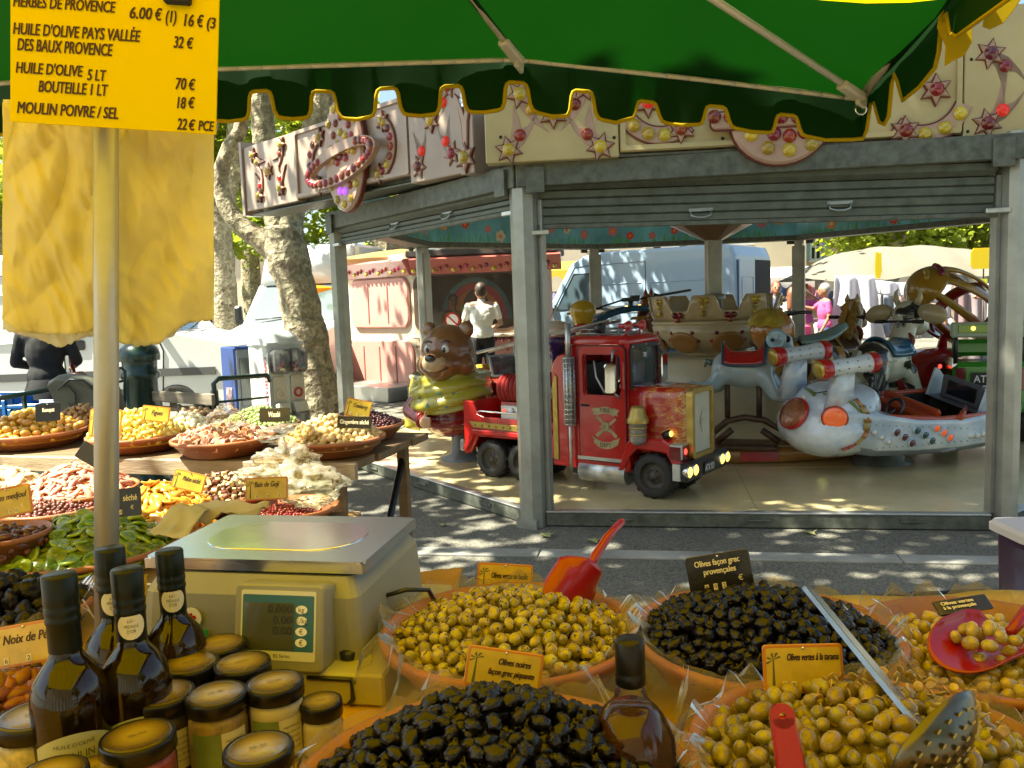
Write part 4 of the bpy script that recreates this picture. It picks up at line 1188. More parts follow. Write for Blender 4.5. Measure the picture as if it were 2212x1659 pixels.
dr = MB(); ring_poly(dr, rrect(.40, .86, .05, 4, -.40, .67), rrect(.325, .315, .03, 4, -.40, .885), .012, T(0, -.0005, 0) @ XZ)
do = F('door', dr, RED)
do2 = MB(); ring_poly(do2, rrect(.41, .87, .05, 4, -.40, .67), rrect(.395, .855, .045, 4, -.40, .67), .0135, T(0, -.0005, 0) @ XZ)
F('door_seam', do2, mm('dark_red_seam', (.05, .004, .004), .5), do)
F('door_strip', MB().box((-.545, -.014, .655), (.07, .006, .016)), DARK, do)
MD = T(0, -.0135, 0) @ RX(90)         # flat work on the right hand door: x forward, y up
em = MB()
def band(cx, cz, w_, h_, bow, n=10):
 return [(cx - w_ / 2 + w_ * k / n, cz + h_ / 2 + bow * (1 - (2 * k / n - 1) ** 2)) for k in range(n + 1)] + [(cx + w_ / 2 - w_ * k / n, cz - h_ / 2 + bow * (1 - (2 * k / n - 1) ** 2)) for k in range(n + 1)]
e1 = MB().prism(band(-.37, .605, .16, .05, .022), .005, MD).prism([(-.475, .585), (-.44, .60), (-.44, .645), (-.49, .63), (-.47, .61)], .004, MD).prism([(-.30, .60), (-.265, .585), (-.27, .61), (-.25, .63), (-.30, .645)], .004, MD)
e1.prism(band(-.37, .385, .16, .05, -.022), .005, MD).prism([(-.49, .43), (-.455, .41), (-.44, .36), (-.475, .375), (-.47, .40)], .004, MD).prism([(-.30, .36), (-.27, .37), (-.25, .43), (-.285, .41), (-.31, .41)], .004, MD)
e1.prism([(-.45, .57), (-.43, .58), (-.27, .44), (-.285, .42)], .003, MD).prism([(-.29, .57), (-.275, .56), (-.44, .42), (-.46, .44)], .0035, MD)
e1.prism(circ(.036, 14, -.37, .505), .012, MD, ch=.004).prism([(-.42, .50), (-.32, .46), (-.315, .475), (-.40, .515)], .009, MD)
F('emblem', e1, BONE, do)
lt = MB()
text(lt, 'FIRE', MD, -.37, .612, .030, .085, 'c', z=.0056, bold=.0008); text(lt, 'DEPT', MD, -.37, .352, .030, .095, 'c', z=.0056, bold=.0008); text(lt, '8', MD, -.37, .496, .022, .014, 'c', z=.0125)
F('lettering', lt, mm('black_paint', (.012, .010, .008), .5), do)
F('seat', MB().box((-.55, W / 2, .45), (.2, W - .12, .06), b=.02).box((-.64, W / 2, .72), (.06, W - .14, .5), b=.02).box((-.27, W / 2, .66), (.08, W - .1, .1), b=.02), mm('black_vinyl', (.012, .012, .012), .4))
F('wheel_inside', MB().tube([(-.33 + .05 * math.cos(t) * .4, .2 + .09 * math.cos(t), .74 + .09 * math.sin(t)) for t in [k * PI / 8 for k in range(16)]], .01, 6, closed=True), BLACKP).name = 'steering_wheel'
F('mirror_strap', MB().tube([(-.53, .1, .98), (-.5, .08, .86), (-.42, .07, .74)], .008, 5), WHITEP).name = 'seat_belt'
F('bonnet', MB().loft([[V((x, W / 2 + yy * w_, zc + zz_ * h_)) for yy, zz_ in rrect(1, 1, .16, 5)] for x, w_, zc, h_ in ((-.18, W - .02, .56, .50), (0, W - .08, .555, .50), (.16, W - .12, .55, .50), (.235, W - .14, .55, .49))]), flame_mat())
F('bonnet_plate', MB().box((-.02, W / 2 + .02, .806), (.10, .14, .006), b=.002), ALU)
gs = MB(); ring_poly(gs, rrect(.36, .50, .045, 5, W / 2, .545), rrect(.285, .43, .02, 5, W / 2, .545), .05, T(.236, 0, 0) @ YZ)
go = F('grille', gs, GOLD)
F('grille_insert', MB().box((.262, W / 2, .545), (.012, .28, .425)), mm('pale_grille_board', (.47, .46, .36), .45, var=(6, .08)), go)
MG = Matrix(((0, 0, 1, .269), (1, 0, 0, W / 2), (0, 1, 0, .55), (0, 0, 0, 1)))
lg = MB().prism([(-.035, .0), (.01, .085), (.014, .080), (-.024, 0), (.014, -.080), (.01, -.085)], .001, MG); text(lg, 'ST', MG, -.012, -.018, .034, .036)
F('grille_mark', lg, mm('bronze_paint', (.20, .13, .04), .4), go)
fo = [(-.27, .19), (-.19, .40), (-.14, .44), (.10, .445), (.17, .40), (.25, .27), (.23, .20), (.17, .26), (.12, .345), (-.11, .36), (-.17, .30), (-.23, .19)]
for y, s_ in ((.06, 0), (W + .0, 1)):
 F('fender', MB().prism(fo, .09, T(0, y, 0) @ XZ, ch=.012), RED)
 F('headlight_box', MB().box((.20, .03 if s_ == 0 else W - .03, .36), (.10, .13, .12), b=.012), ALU)
 F('headlight', MB().box((.252, .03 if s_ == 0 else W - .03, .36), (.008, .10, .095), b=.003), LENSR)
 F('bulb', MB().ell((.258, (.01 if s_ == 0 else W - .05), .365), (.008, .022, .022), None, 10, 6), LAMPR)
 F('marker_lens', MB().box((.20, -.037 if s_ == 0 else W + .037, .355), (.085, .006, .09), b=.002), LENSR)
F('indicator', MB().lathe([(0, -.03), (.03, -.03), (.032, .015), (.02, .022), (0, .024)], 14, T(.11, .035, .47) @ RY(70)), mm('black_lamp_body', (.02, .018, .015), .4))
F('bulb', MB().ell((.135, .035, .478), (.012, .022, .022), None, 10, 6), LAMPY)
bp = MB().box((.285, W / 2, .235), (.07, .70, .13), b=.012); bo = F('bumper', bp, BLACKP)
for y in (-.07, .025, W - .025, W + .07):
 lamp(bo, face_frame((.325, y, .24), (1, 0, 0)), .042, CHROME, LAMPY, 'fog_light')
MPl = Matrix(((0, 0, 1, .322), (1, 0, 0, W / 2 + .0), (0, 1, 0, .225), (0, 0, 0, 1)))
plo = F('number_plate', MB().prism(rrect(.17, .085, .01, 2), .006, MPl), mm('black_plate', (.01, .01, .01), .4), bo)
lt = MB(); text(lt, 'ATX 921', MPl, 0, -.022, .046, .15, 'c', z=.007, bold=.0008)
F('lettering', lt, WHITEP, plo)
for s_ in (-.10, W + .10): F('bumper_end', MB().box((.24, s_, .235), (.06, .012, .12), b=.003), ALU, bo)
F('tank', MB().cyl((-.62, .06, .15), (-.22, .06, .15), .085, n=20), ALU)
F('step', MB().box((-.42, .045, .255), (.41, .12, .03), b=.004), mm('tread_plate', (.45, .45, .43), .35, .8, bump=(60, .8, .003)))
stk = MB().cyl((-.665, -.04, .16), (-.665, -.04, .62), .013, n=10).cyl((-.665, -.04, 1.0), (-.665, -.04, 1.27), .022, n=12).cyl((-.665, -.04, .50), (-.665, -.04, 1.02), .034, n=12, mi=0)
so = F('exhaust_stack', stk, ALU)
gr = MB()
for a in range(9):
 t = 2 * PI * a / 9; gr.cyl((-.665 + .042 * math.cos(t), -.04 + .042 * math.sin(t), .50), (-.665 + .042 * math.cos(t), -.04 + .042 * math.sin(t), 1.02), .0045, n=5)
for z in range(14): gr.lathe([(.040, 0), (.046, .002), (.046, .008), (.040, .01)], 12, T(-.665, -.04, .505 + z * .0385))
F('heat_shield', gr, ALU, so)['kind'] = 'stuff'
F('stack_clamp', MB().box((-.665, .0, .97), (.03, .1, .02)).box((-.665, .0, .55), (.03, .1, .02)), RED, so)
F('air_cleaner', MB().lathe([(0, .40), (.035, .40), (.058, .425), (.062, .43), (.062, .555), (.075, .56), (.078, .58), (.066, .60), (.052, .655), (.042, .675), (0, .68)], 20, T(-.075, -.06, 0)), mm('dull_zinc', (.42, .42, .38), .4, .6))
F('air_cleaner_band', MB().lathe([(.064, .47), (.066, .473), (.066, .478), (.064, .481)], 20, T(-.075, -.06, 0)).lathe([(.064, .52), (.066, .523), (.066, .528), (.064, .531)], 20, T(-.075, -.06, 0)), GOLD)
F('air_cleaner_cap', MB().lathe([(.0795, .558), (.0795, .582), (.067, .602), (.053, .657), (.043, .677), (0, .682)], 20, T(-.075, -.06, 0)), GOLD)
F('mirror', MB().prism(rrect(.085, .22, .025, 3), .03, T(-.285, -.075, .87) @ RZ(25) @ XZ, ch=.008), CHROME)
F('mirror_bracket', MB().tube([(-.27, -.01, 1.07), (-.27, -.06, 1.06), (-.27, -.075, .99)], .008, 6).tube([(-.26, -.06, .76), (-.24, -.02, .72)], .008, 6), STEEL)
F('mirror', MB().prism(rrect(.10, .22, .03, 3), .03, T(-.22, W + .10, .90) @ YZ, ch=.008), CHROME)
F('mirror_bracket', MB().tube([(-.21, W, 1.05), (-.21, W + .07, 1.06), (-.21, W + .09, 1.0)], .008, 6), STEEL)
def loc(px, py, y):
 "local point on the plane y of the truck seen at px, py"
 Mi = MT.inverted(); e = Mi @ EYE; d = Mi.to_3x3() @ ray(px, py); t = (y - e.y) / d.y; return e + d * t
l0, l1 = loc(1030, 762, .12), loc(1318, 693, .12)
ld = MB()
for dy in (0, .16): ld.tube([l0 + V((0, dy, 0)), l1 + V((0, dy, 0))], .014, 4, sm=False)
lo = F('ladder', ld, ALU)
for k in range(12):
 q = l0.lerp(l1, (k + .5) / 12); F('rung', MB().cyl(q, q + V((0, .16, 0)), .007, n=6), ALU, lo)
F('ladder_support', MB().cyl((-1.18, .2, .40), l0.lerp(l1, .25) + V((0, .08, 0)), .012, n=6), ALU, lo)
rk = MB()
for z in (1.185, 1.215):
 for y in (.12, .38): rk.tube([(-.68, y, z), (-.30, y, z)], .006, 6)
 for x in (-.68, -.49, -.30): rk.tube([(x, .12, z), (x, .38, z)], .006, 6)
for x in (-.66, -.48, -.32):
 for y in (.12, .38): rk.tube([(x, y, 1.165), (x, y, 1.22)], .005, 6)
F('roof_rack', rk, STEEL)
F('roof_spot', MB().cyl((-.50, .1, 1.225), (-.44, .1, 1.225), .038, n=16), BLACKP)
for y in (.12, .33):
 F('horn', MB().cyl((-.26, y, 1.165), (-.26, y, 1.21), .008, n=6).lathe([(.018, -.06), (.02, -.02), (.036, .02), (.042, .03), (.030, .02), (0, .0)], 14, face_frame((-.26, y, 1.24), (1, -.2, 0))), RED)
hr = MB()
for k in range(7): hr.lathe([(.10 + .022 * math.cos(t), .022 * math.sin(t)) for t in [j * PI / 4 for j in range(9)]], 20, T(-1.40 + k * .042, .13, .74) @ RY(90))
F('hose_reel', hr, mm('red_rubber_hose', (.30, .015, .012), .45))
F('reel_drum', MB().cyl((-1.44, .13, .74), (-1.11, .13, .74), .085, n=16).box((-1.27, .13, .60), (.30, .1, .06)), RED)
pn_ = F('pump_panel', MB().box((-1.22, .12, .53), (.36, .16, .16), b=.008), ALU)
for k, (x, c_) in enumerate(((-1.36, LAMPR), (-1.29, WHITEP), (-1.21, WHITEP), (-1.13, LENSR))):
 F('dial', MB().lathe([(.028, 0), (.028, .01), (.024, .012), (0, .012)], 14, face_frame((x, .038, .565), (0, -1, 0)) @ S(.5 if k == 0 else 1)), c_, pn_)
F('hose_nozzle', MB().tube([(-1.45, .1, .44), (-1.3, .08, .58), (-1.2, .12, .60)], .016, 8).tube([(-1.4, .2, .43), (-1.33, .15, .55)], .018, 8), mm('brass', (.35, .25, .10), .4, .7))
SHIPW = mat('ship_white_blue', (.48, .62, .76), .22, var=(2.4, .3), col2=(.84, .86, .86), coat=.7)
SHIPB = mat('ship_blue_belly', (.16, .22, .42), .3, var=(3.5, .35), col2=(.36, .42, .58), coat=.5)
hd = V((.955, .296, 0))
MS_ = T(3.12, 6.72, .10) @ RZ(17.2) @ T(0, 0, .38) @ RX(11) @ S(1.06, 1.06, 1.0) @ T(0, 0, -.41)
sp = ride('rocket_ship_ride', 'white and pale blue rocket ship ride with open cockpit, side lights and twin cannons', 'rocket ride', MS_)
def Q(n, mb, m, p=None, label=None): return obj(n, mb, m, p or sp, None, label)
st = [(-.86, .20, .34, .54, .22), (-.70, .33, .26, .62, .30), (-.45, .37, .20, .60, .36), (-.1, .37, .17, .53, .36), (.3, .37, .16, .50, .36), (.62, .35, .17, .53, .33), (.9, .26, .20, .54, .24), (1.12, .13, .30, .52, .10), (1.2, .05, .37, .48, .04)]
hull = MB(); belly = MB(); rings = []; rb = []
for x, hw, zb, zt, ht in st:
 kz = zb; ch = zb + .10
 rings.append([V((x, y, z)) for y, z in ((-hw * .93, ch), (-hw, ch + .03), (-hw * .99, (ch + zt) / 2), (-ht - (hw - ht) * .5, zt - .03), (-ht, zt), (-ht * .5, zt + .02), (0, zt + .03), (ht * .5, zt + .02), (ht, zt), (ht + (hw - ht) * .5, zt - .03), (hw * .99, (ch + zt) / 2), (hw, ch + .03), (hw * .93, ch), (hw * .4, ch - .004), (0, ch - .004), (-hw * .4, ch - .004))][::-1])
 rb.append([V((x, y, z)) for y, z in ((-hw * .97, ch + .015), (-hw * .8, (ch + kz) / 2), (-hw * .45, kz + .01), (0, kz), (hw * .45, kz + .01), (hw * .8, (ch + kz) / 2), (hw * .97, ch + .015))])
hull.loft(rings)
cut = bpy.data.objects.new('cutter', MB().loft([[V((x, y, z)) for x, y in ((-.42, -.24), (-.30, -.31), (.62, -.30), (.72, -.2), (.72, .2), (.62, .30), (-.30, .31), (-.42, .24))] for z in (.34, .9)]).mesh('cutter', RED)); COL.objects.link(cut)
hme = mod_mesh('hull', hull, [SHIPW, RED], [('BOOLEAN', dict(operation='DIFFERENCE', object=cut, solver='EXACT'))], keep_smooth=False)
bpy.data.objects.remove(cut)
hp_ = obj('hull', hme, [SHIPW], sp)
hp_.data.materials.clear(); hp_.data.materials.append(SHIPW)
for p in hme.polygons: p.material_index = 0
Q('belly', MB().loft(rb, closed=False, caps=False), SHIPB)
ckp = MB().loft([[V((x, y, z)) for x, y in ((-.40, -.23), (-.295, -.30), (.61, -.29), (.70, -.19), (.70, .19), (.61, .29), (-.295, .30), (-.40, .23))] for z in (.345, .52)], caps=True)
ck = MB(); ring8 = [(-.40, -.23), (-.295, -.30), (.61, -.29), (.70, -.19), (.70, .19), (.61, .29), (-.295, .30), (-.40, .23)]
ck.loft([[V((x, y, .505)) for x, y in ring8][::-1], [V((x, y, .35)) for x, y in ring8][::-1]], sm=False, caps=False).add([(x, y, .352) for x, y in ring8], [list(range(8))])
Q('cockpit', ck, mm('cockpit_black', (.02, .018, .016), .6))
ORR = mm('orange_red_fibreglass', (.42, .055, .012), .25, coat=.5)
rim_path = [V((x, y, .515 + (.05 if x < -.25 else .0))) for x, y in ((-.44, -.22), (-.41, -.26), (-.31, -.325), (.1, -.325), (.62, -.315), (.70, -.26), (.74, -.19), (.74, .19), (.70, .26), (.62, .315), (.1, .325), (-.31, .325), (-.41, .26), (-.44, .22))]
Q('cockpit_rim', MB().tube(rim_path, .022, 8, closed=True), ORR)
Q('bench', MB().box((.08, 0, .44), (.10, .58, .16), b=.02).box((.14, 0, .52), (.05, .58, .10), b=.02), ORR)
for y in (-.13, .13):
 Q('steering_wheel', MB().tube([V((-.14 + .03 * math.sin(t), y + .075 * math.cos(t), .55 + .085 * math.sin(t))) for t in [k * PI / 9 for k in range(18)]], .013, 6, closed=True).cyl((-.22, y, .48), (-.14, y, .55), .014, n=8), BLACKP)
dsh = Q('dashboard', MB().loft([[V((x, y, z)) for x, y in ((.52, -.27), (.78, -.25), (.78, .25), (.52, .27))] for z in (.50, .51)]).box((.62, 0, .60), (.05, .40, .20), RY(0), b=.02), mm('grey_moulding', (.10, .10, .11), .4))
Q('screen', MB().box((.592, -.02, .61), (.006, .28, .12)), mm('dark_screen', (.012, .015, .02), .08, coat=1), dsh)
for y in (-.26, .26): Q('windscreen_blade', MB().prism([(.52, .50), (.80, .52), (.60, .74), (.57, .74)], .02, T(0, y, 0) @ XZ, ch=.004), SHIPW)
tail = body('tail_pod', [('e', (-.60, 0, .44), (.36, .375, .26)), ('e', (-.72, 0, .40), (.25, .35, .21)), ('e', (-.55, 0, .60), (.32, .30, .16)), ('e', (-.80, 0, .43), (.16, .26, .17)), ('e', (-.48, 0, .66), (.22, .26, .10))], .022, SHIPW)
to = Q('tail_pod', tail, SHIPW)
def cast2(q):
 hs_ = [h for h in (cast(tail, MS_, *q), cast(hme, MS_, *q)) if h]; e_ = MS_.inverted() @ EYE
 return min(hs_, key=lambda h: (h[0] - e_).length) if hs_ else None
def disc(px, py, r, m, name, rimm=None, par=None, me=None, d=.02, ry=None):
 h = cast2((px, py))
 if h is None: return None
 l, n = h
 M = face_frame(l + n * .004, n)
 ob = Q(name, MB().lathe([(1.14, -.012), (1.14, .008), (1.0, .012)], 24, M @ S(r, ry or r, 1), 0), rimm or ORR, par or to)
 Q('lens', MB().lathe([(1.0, .008), (.8, d), (.3, d * 1.2), (0, d * 1.2)], 20, M @ S(r, ry or r, 1)), m, ob)
 return ob
ORL = mat('orange_glow_lens', (.62, .10, .03), .25, coat=.7, emit=.06, emitc=(1, .18, .04))
BRZ = mat('bronze_dial', (.36, .13, .05), .3, .3, coat=.6, var=(14, .4))
disc(1715, 893, .115, BRZ, 'exhaust_port', RED); disc(1803, 903, .082, ORL, 'exhaust_port', ORR)
def laid(pts, m, name, par, me=None, w_=.016):
 path = []
 for px, py in pts:
  h = cast2((px, py))
  if h: path.append(h[0] + h[1] * .004)
 if len(path) > 1: return Q(name, MB().tube(path, [w_ * (.35 + .65 * math.sin(PI * (i + .5) / len(path))) for i in range(len(path))], 8, flat=.6), m, par)
PGREEN = mm('dragon_green', (.14, .20, .03), .35, coat=.4)
laid([(1728, 832), (1740, 838), (1752, 846), (1760, 856)], PGREEN, 'eyebrow', to, w_=.02)
laid([(1778, 852), (1800, 852), (1822, 860), (1842, 872), (1858, 890), (1868, 910)], PGREEN, 'eyebrow', to, w_=.018)
laid([(1724, 826), (1742, 833), (1762, 850), (1790, 846), (1815, 850), (1845, 866)], mm('brow_black', (.02, .03, .02), .4), 'brow_line', to, w_=.008)
Q('nose_lamp', MB().ell((0, 0, 0), .02, T((cast(tail, MS_, 1736, 858) or (V((-.9, -.1, .5)), 0))[0]), 10, 6), WHITEP, to)
SEG = [mm('rib_orange', (.40, .15, .03), .35, coat=.4), mm('rib_ochre', (.34, .24, .07), .35, coat=.4), mm('rib_red', (.36, .07, .03), .35, coat=.4)]
path = [(1848, 862), (1862, 876), (1871, 893), (1874, 912), (1872, 930), (1862, 945), (1848, 958), (1832, 966), (1818, 970)]
for i in range(len(path) - 1):
 a_, b_ = cast2(path[i]), cast2(path[i + 1])
 if a_ and b_: Q('stripe_segment', MB().tube([a_[0] + a_[1] * .002, b_[0] + b_[1] * .002], .03, 10, flat=.35), SEG[i * 3 // 8 if i > 4 else i % 2], to)
DG = mm('dark_green_lens', (.012, .07, .06), .15, coat=.8); OG = mm('orange_lit_lens', (.6, .09, .02), .2, coat=.6, emit=.08, emitc=(1, .15, .03))
WL = mm('white_lens', (.75, .70, .6), .12, coat=.8); BL = mm('blue_lens', (.02, .10, .18), .15, coat=.8); DRL = mm('dark_red_lens', (.10, .008, .008), .15, coat=.8)
for px, py, m, r in ((1887, 934, WL, .020), (1903, 944, WL, .020), (1918, 954, WL, .020), (1935, 933, DRL, .028), (1952, 943, DRL, .028), (1968, 956, DRL, .028), (1979, 929, DG, .028), (1996, 939, DG, .028), (2011, 951, DG, .028), (2022, 924, OG, .028), (2037, 934, OG, .028), (2050, 944, OG, .028),
     (2097, 940, WL, .024), (2110, 940, WL, .024), (2122, 937, WL, .024), (2150, 930, DRL, .026), (2164, 927, DRL, .026), (2186, 922, BL, .026)):
 disc(px, py, r, m, 'side_light', SHIPW, hp_, hme, .014)
h = cast(hme, MS_, 2075, 905)
if h:
 l, n = h; M = face_frame(l, n)
 Q('side_gun', MB().cyl((M @ V((-.04, 0, .02))), (M @ V((.26, .02, .02))), .022, n=10), ORR, hp_)
rv = MB()
for k in range(60):
 px, py = (1880 + (k % 20) * 14, (880 if k < 20 else 970 if k < 40 else 918) + (k % 20) * (-1.2 if k < 40 else .5))
 h = cast2((px, py))
 if h: rv.ell(h[0], .006, None, 6, 4)
Q('rivet', rv, mm('rivet_grey', (.25, .28, .32), .4, .4), hp_)['kind'] = 'stuff'
CANW = mat('cannon_white', (.66, .68, .68), .25, coat=.6, var=(6, .12))
def cannon(c, ang):
 M = T(c) @ RZ(ang) @ RY(84) @ S(.80)      # runs forward
 co_ = Q('cannon', MB().lathe([(0, .02), (.075, .02), (.088, .10), (.078, .13), (.072, .3), (.078, .40), (.092, .50), (.094, .56), (.075, .57), (0, .57)], 24, M), CANW)
 Q('ring', MB().lathe([(.080, .0), (.097, .01), (.099, .06), (.090, .105)], 24, M), RED, co_)
 Q('ring', MB().lathe([(.0935, .49), (.099, .50), (.099, .565), (.09, .572)], 24, M), RED, co_)
 Q('muzzle', MB().lathe([(0, -.018), (.05, -.016), (.084, -.006), (.090, .02), (.08, .03)], 24, M), mm('gold_muzzle', (.50, .36, .06), .3, .5, coat=.5), co_)
 d_ = MB()
 for i in range(4):
  for k in range(8): d_.ell(M @ V(((.0775 + (.008 if i in (0, 3) else 0)) * math.cos(k * PI / 4), (.0775 + (.008 if i in (0, 3) else 0)) * math.sin(k * PI / 4), .15 + .1 * i)), .007, None, 6, 4)
 Q('rivet', d_, mm('rivet_grey'), co_)['kind'] = 'stuff'
def shiploc(px, py, y):
 Mi = MS_.inverted(); e = Mi @ EYE; d = Mi.to_3x3() @ ray(px, py); return e + d * ((y - e.y) / d.y)
c1, c2 = shiploc(1763, 800, -.20), shiploc(1664, 772, .25)
for c, y in ((c1, -.2), (c2, .25)):
 cannon(c + V((.02, 0, 0)), -4)
 Q('cannon_mount', MB().loft([[V((c.x + .22 + x * k, y + yy, z)) for x, yy in ((-.06, -.035), (.08, -.035), (.08, .035), (-.06, .035))] for k, z in ((1.5, .58), (1.0, c.z + .0))]), SHIPW)
lgt = MB()
pts = [(1985, 996), (2010, 985), (2018, 990), (2032, 975), (2040, 982), (2062, 968), (2070, 976), (2090, 962), (2102, 968), (2120, 955), (2134, 958), (2148, 948)]
bme = [c_ for c_ in sp.children if c_.name.startswith('belly')][0].data
pp = [cast(bme, MS_, *q) or cast(hme, MS_, *q) for q in pts]; pp = [h[0] + h[1] * .003 for h in pp if h]
if len(pp) > 2: Q('lightning_stripe', MB().tube(pp, .005, 5), mm('pale_lilac', (.5, .52, .65), .4), hp_)
Q('pedestal', MB().lathe([(.26, .0), (.26, .02), (.12, .06), (.10, .2)], 20, T(0, 0, 0)), GREYPAINT)
def grip(parent, a, b, r=.013):
 "black handlebar through the animal's head"
 return obj('handlebar', MB().cyl(a, b, r, n=10).cyl(V(a) + (V(a) - V(b)).normalized() * -.10, V(a), r * 1.5, n=10).cyl(V(b) + (V(b) - V(a)).normalized() * -.10, V(b), r * 1.5, n=10), BLACKP, parent)
def cow_mat():
 m, b = base('cow_spots')
 v = coords(m, 1.0); n = nod(m, 'ShaderNodeTexNoise', i_Scale=4.6, i_Detail=1.5); lk(m, v, n.inputs['Vector'])
 c = ramp(m, n.outputs[0], [(.56, (.66, .64, .52)), (.585, (.03, .028, .025))])
 lk(m, c, b.inputs['Base Color']); b.inputs['Roughness'].default_value = .2; b.inputs['Coat Weight'].default_value = .7
 return m
def facing(px, y, deg, z=.1):
 p = P(px, 640, y); return T(p.x, p.y, z) @ RZ(deg)
MC = facing(1915, 7.75, 33)
cow = ride('cow_ride', 'white cow ride with black patches, blue saddle, horns and handlebars', 'cow ride', MC)
bd = [('e', (0, 0, .76), (.30, .19, .20)), ('e', (-.22, 0, .78), (.20, .19, .19)), ('c', (.16, 0, .80), (.30, 0, 1.06), .14, .11), ('e', (.36, 0, 1.18), (.17, .145, .15)), ('e', (.50, 0, 1.08), (.12, .11, .10)),
 ('c', (.20, -.10, .66), (.40, -.11, .34), .085, .055), ('c', (.40, -.11, .34), (.52, -.11, .22), .055, .05), ('c', (.18, .10, .66), (.30, .11, .34), .085, .055), ('c', (.30, .11, .34), (.36, .11, .2), .055, .05),
 ('c', (-.26, -.10, .68), (-.36, -.11, .44), .10, .06), ('c', (-.36, -.11, .44), (-.26, -.11, .20), .06, .05), ('c', (-.26, .10, .68), (-.42, .11, .44), .10, .06), ('c', (-.42, .11, .44), (-.38, .11, .2), .06, .05)]
CM = cow_mat()
obj('body', body('body', bd, .022, CM), CM, cow)
HORNM = mm('horn_ivory', (.55, .48, .30), .3, coat=.4)
for s_ in (-1, 1):
 obj('ear', MB().ell((0, 0, 0), (.055, .15, .09), T(.30, s_ * .27, 1.20) @ RX(-14 * s_)), mm('cow_ear', (.50, .40, .24), .3, coat=.5), cow)
 obj('horn', MB().tube([(.34, s_ * .09, 1.29), (.34, s_ * .125, 1.35), (.345, s_ * .12, 1.41), (.35, s_ * .10, 1.44)], [.03, .026, .016, .004], 8), HORNM, cow)
 obj('eye', MB().ell((.49, s_ * .075, 1.20), (.025, .03, .04), None, 10, 8), mm('blue_grey_eye', (.10, .13, .16), .1, coat=1), cow)
sad = MB().grid(lambda u, v: V((-.16 + .34 * v, (.205 + .0 * v) * math.sin((u - .5) * 2.6), .765 + (.205 + .04 * (abs(v - .5) * 2) ** 2) * math.cos((u - .5) * 2.6))), 16, 8)
SADB = mm('saddle_blue', (.012, .10, .20), .2, coat=.8)
obj('saddle', mod_mesh('saddle', sad, SADB, [('SOLIDIFY', dict(thickness=.02, offset=1))]), SADB, cow)
obj('collar', MB().tube([V((.235 + .02 * math.cos(t), .135 * math.cos(t), .93 + .08 * math.sin(t) * -1 + .02)) for t in [k * PI / 8 for k in range(16)]], .022, 8, closed=True), mm('brown_strap', (.20, .05, .02), .4), cow)
grip(cow, (.20, -.24, 1.13), (.20, .24, 1.13)); obj('handle_post', MB().cyl((.20, 0, .95), (.20, 0, 1.13), .02, n=8), STEEL, cow)
obj('tail', MB().tube([(-.40, 0, .88), (-.47, .0, .80), (-.49, .02, .62), (-.47, .02, .52)], [.022, .018, .016, .035], 8), CM, cow)
obj('mount_pole', MB().cyl((0, 0, .16), (0, 0, .60), .03, n=10), STEEL, cow)
ME_ = facing(1612, 6.98, -18)
pon = ride('galloping_animal_ride', 'pale blue and white galloping animal ride with red saddle above a rocking frame', 'animal ride', ME_)
PAIR = mat('airbrushed_white_blue', (.62, .64, .62), .22, coat=.6, var=(5.5, .3), col2=(.30, .47, .56))
bd = [('e', (0, 0, .80), (.23, .14, .155)), ('e', (-.14, 0, .82), (.16, .15, .15)), ('c', (.14, 0, .84), (.24, 0, .98), .10, .08), ('e', (.27, 0, 1.02), (.11, .09, .10)), ('c', (.30, 0, .98), (.40, 0, .92), .06, .05),
 ('c', (-.20, -.07, .77), (-.26, -.08, .69), .085, .06), ('c', (-.26, -.08, .69), (-.40, -.08, .66), .06, .045), ('c', (-.40, -.08, .66), (-.46, -.08, .69), .045, .04), ('c', (-.20, .07, .77), (-.24, .08, .66), .085, .06), ('c', (-.24, .08, .66), (-.37, .08, .61), .06, .045),
 ('c', (.14, -.07, .76), (.22, -.08, .60), .08, .055), ('c', (.22, -.08, .60), (.36, -.08, .55), .055, .04), ('c', (.15, .07, .76), (.26, .08, .62), .08, .055), ('c', (.26, .08, .62), (.38, .08, .60), .055, .04)]
obj('body', body('body', bd, .018, PAIR), PAIR, pon)
obj('tail', MB().tube([(-.28, 0, .86), (-.33, 0, .88), (-.35, 0, .83)], [.03, .028, .008], 8), GREYPAINT, pon)
obj('ear', MB().lathe([(0, .0), (.075, .0), (.085, .01), (.075, .025), (.05, .012), (0, .012)], 18, face_frame((.24, -.095, 1.06), (-.3, -1, .15))), PAIR, pon)
obj('ear', MB().lathe([(0, .0), (.075, .0), (.085, .01), (.075, .025), (.05, .012), (0, .012)], 18, face_frame((.24, .095, 1.06), (-.3, 1, .15))), PAIR, pon)
obj('eye', MB().ell((.33, -.075, 1.06), (.02, .018, .028), None, 10, 6), DARK, pon)
def saddle(parent, M, m, edge, L=.30, r=.15):
 f = lambda u, v: V((-L / 2 + L * v, r * math.sin((u - .5) * 2.5), r * math.cos((u - .5) * 2.5) + (.10 * max(0, (abs(v - .5) - .28) * 2) ** 1.2 * 2.2 if True else 0) * (1 - abs(u - .5) * 1.6)))
 so_ = obj('saddle', mod_mesh('saddle', MB().grid(f, 14, 10, M=M), m, [('SOLIDIFY', dict(thickness=.018, offset=1))]), m, parent)
 ed = [M @ (f(u, 0) * 1.0) for u in [k / 12 for k in range(13)]] + [M @ f(1, k / 8) for k in range(1, 9)] + [M @ f(1 - k / 12, 1) for k in range(1, 13)] + [M @ f(0, 1 - k / 8) for k in range(1, 8)]
 obj('saddle_edge', MB().tube(ed, .012, 6, closed=True), edge, so_)
saddle(pon, T(-.02, 0, .80), RED, mm('navy_edge', (.015, .05, .10), .3, coat=.5), .34, .165)
grip(pon, (.21, -.17, 1.06), (.21, .17, 1.06), .010)
fr = MB()
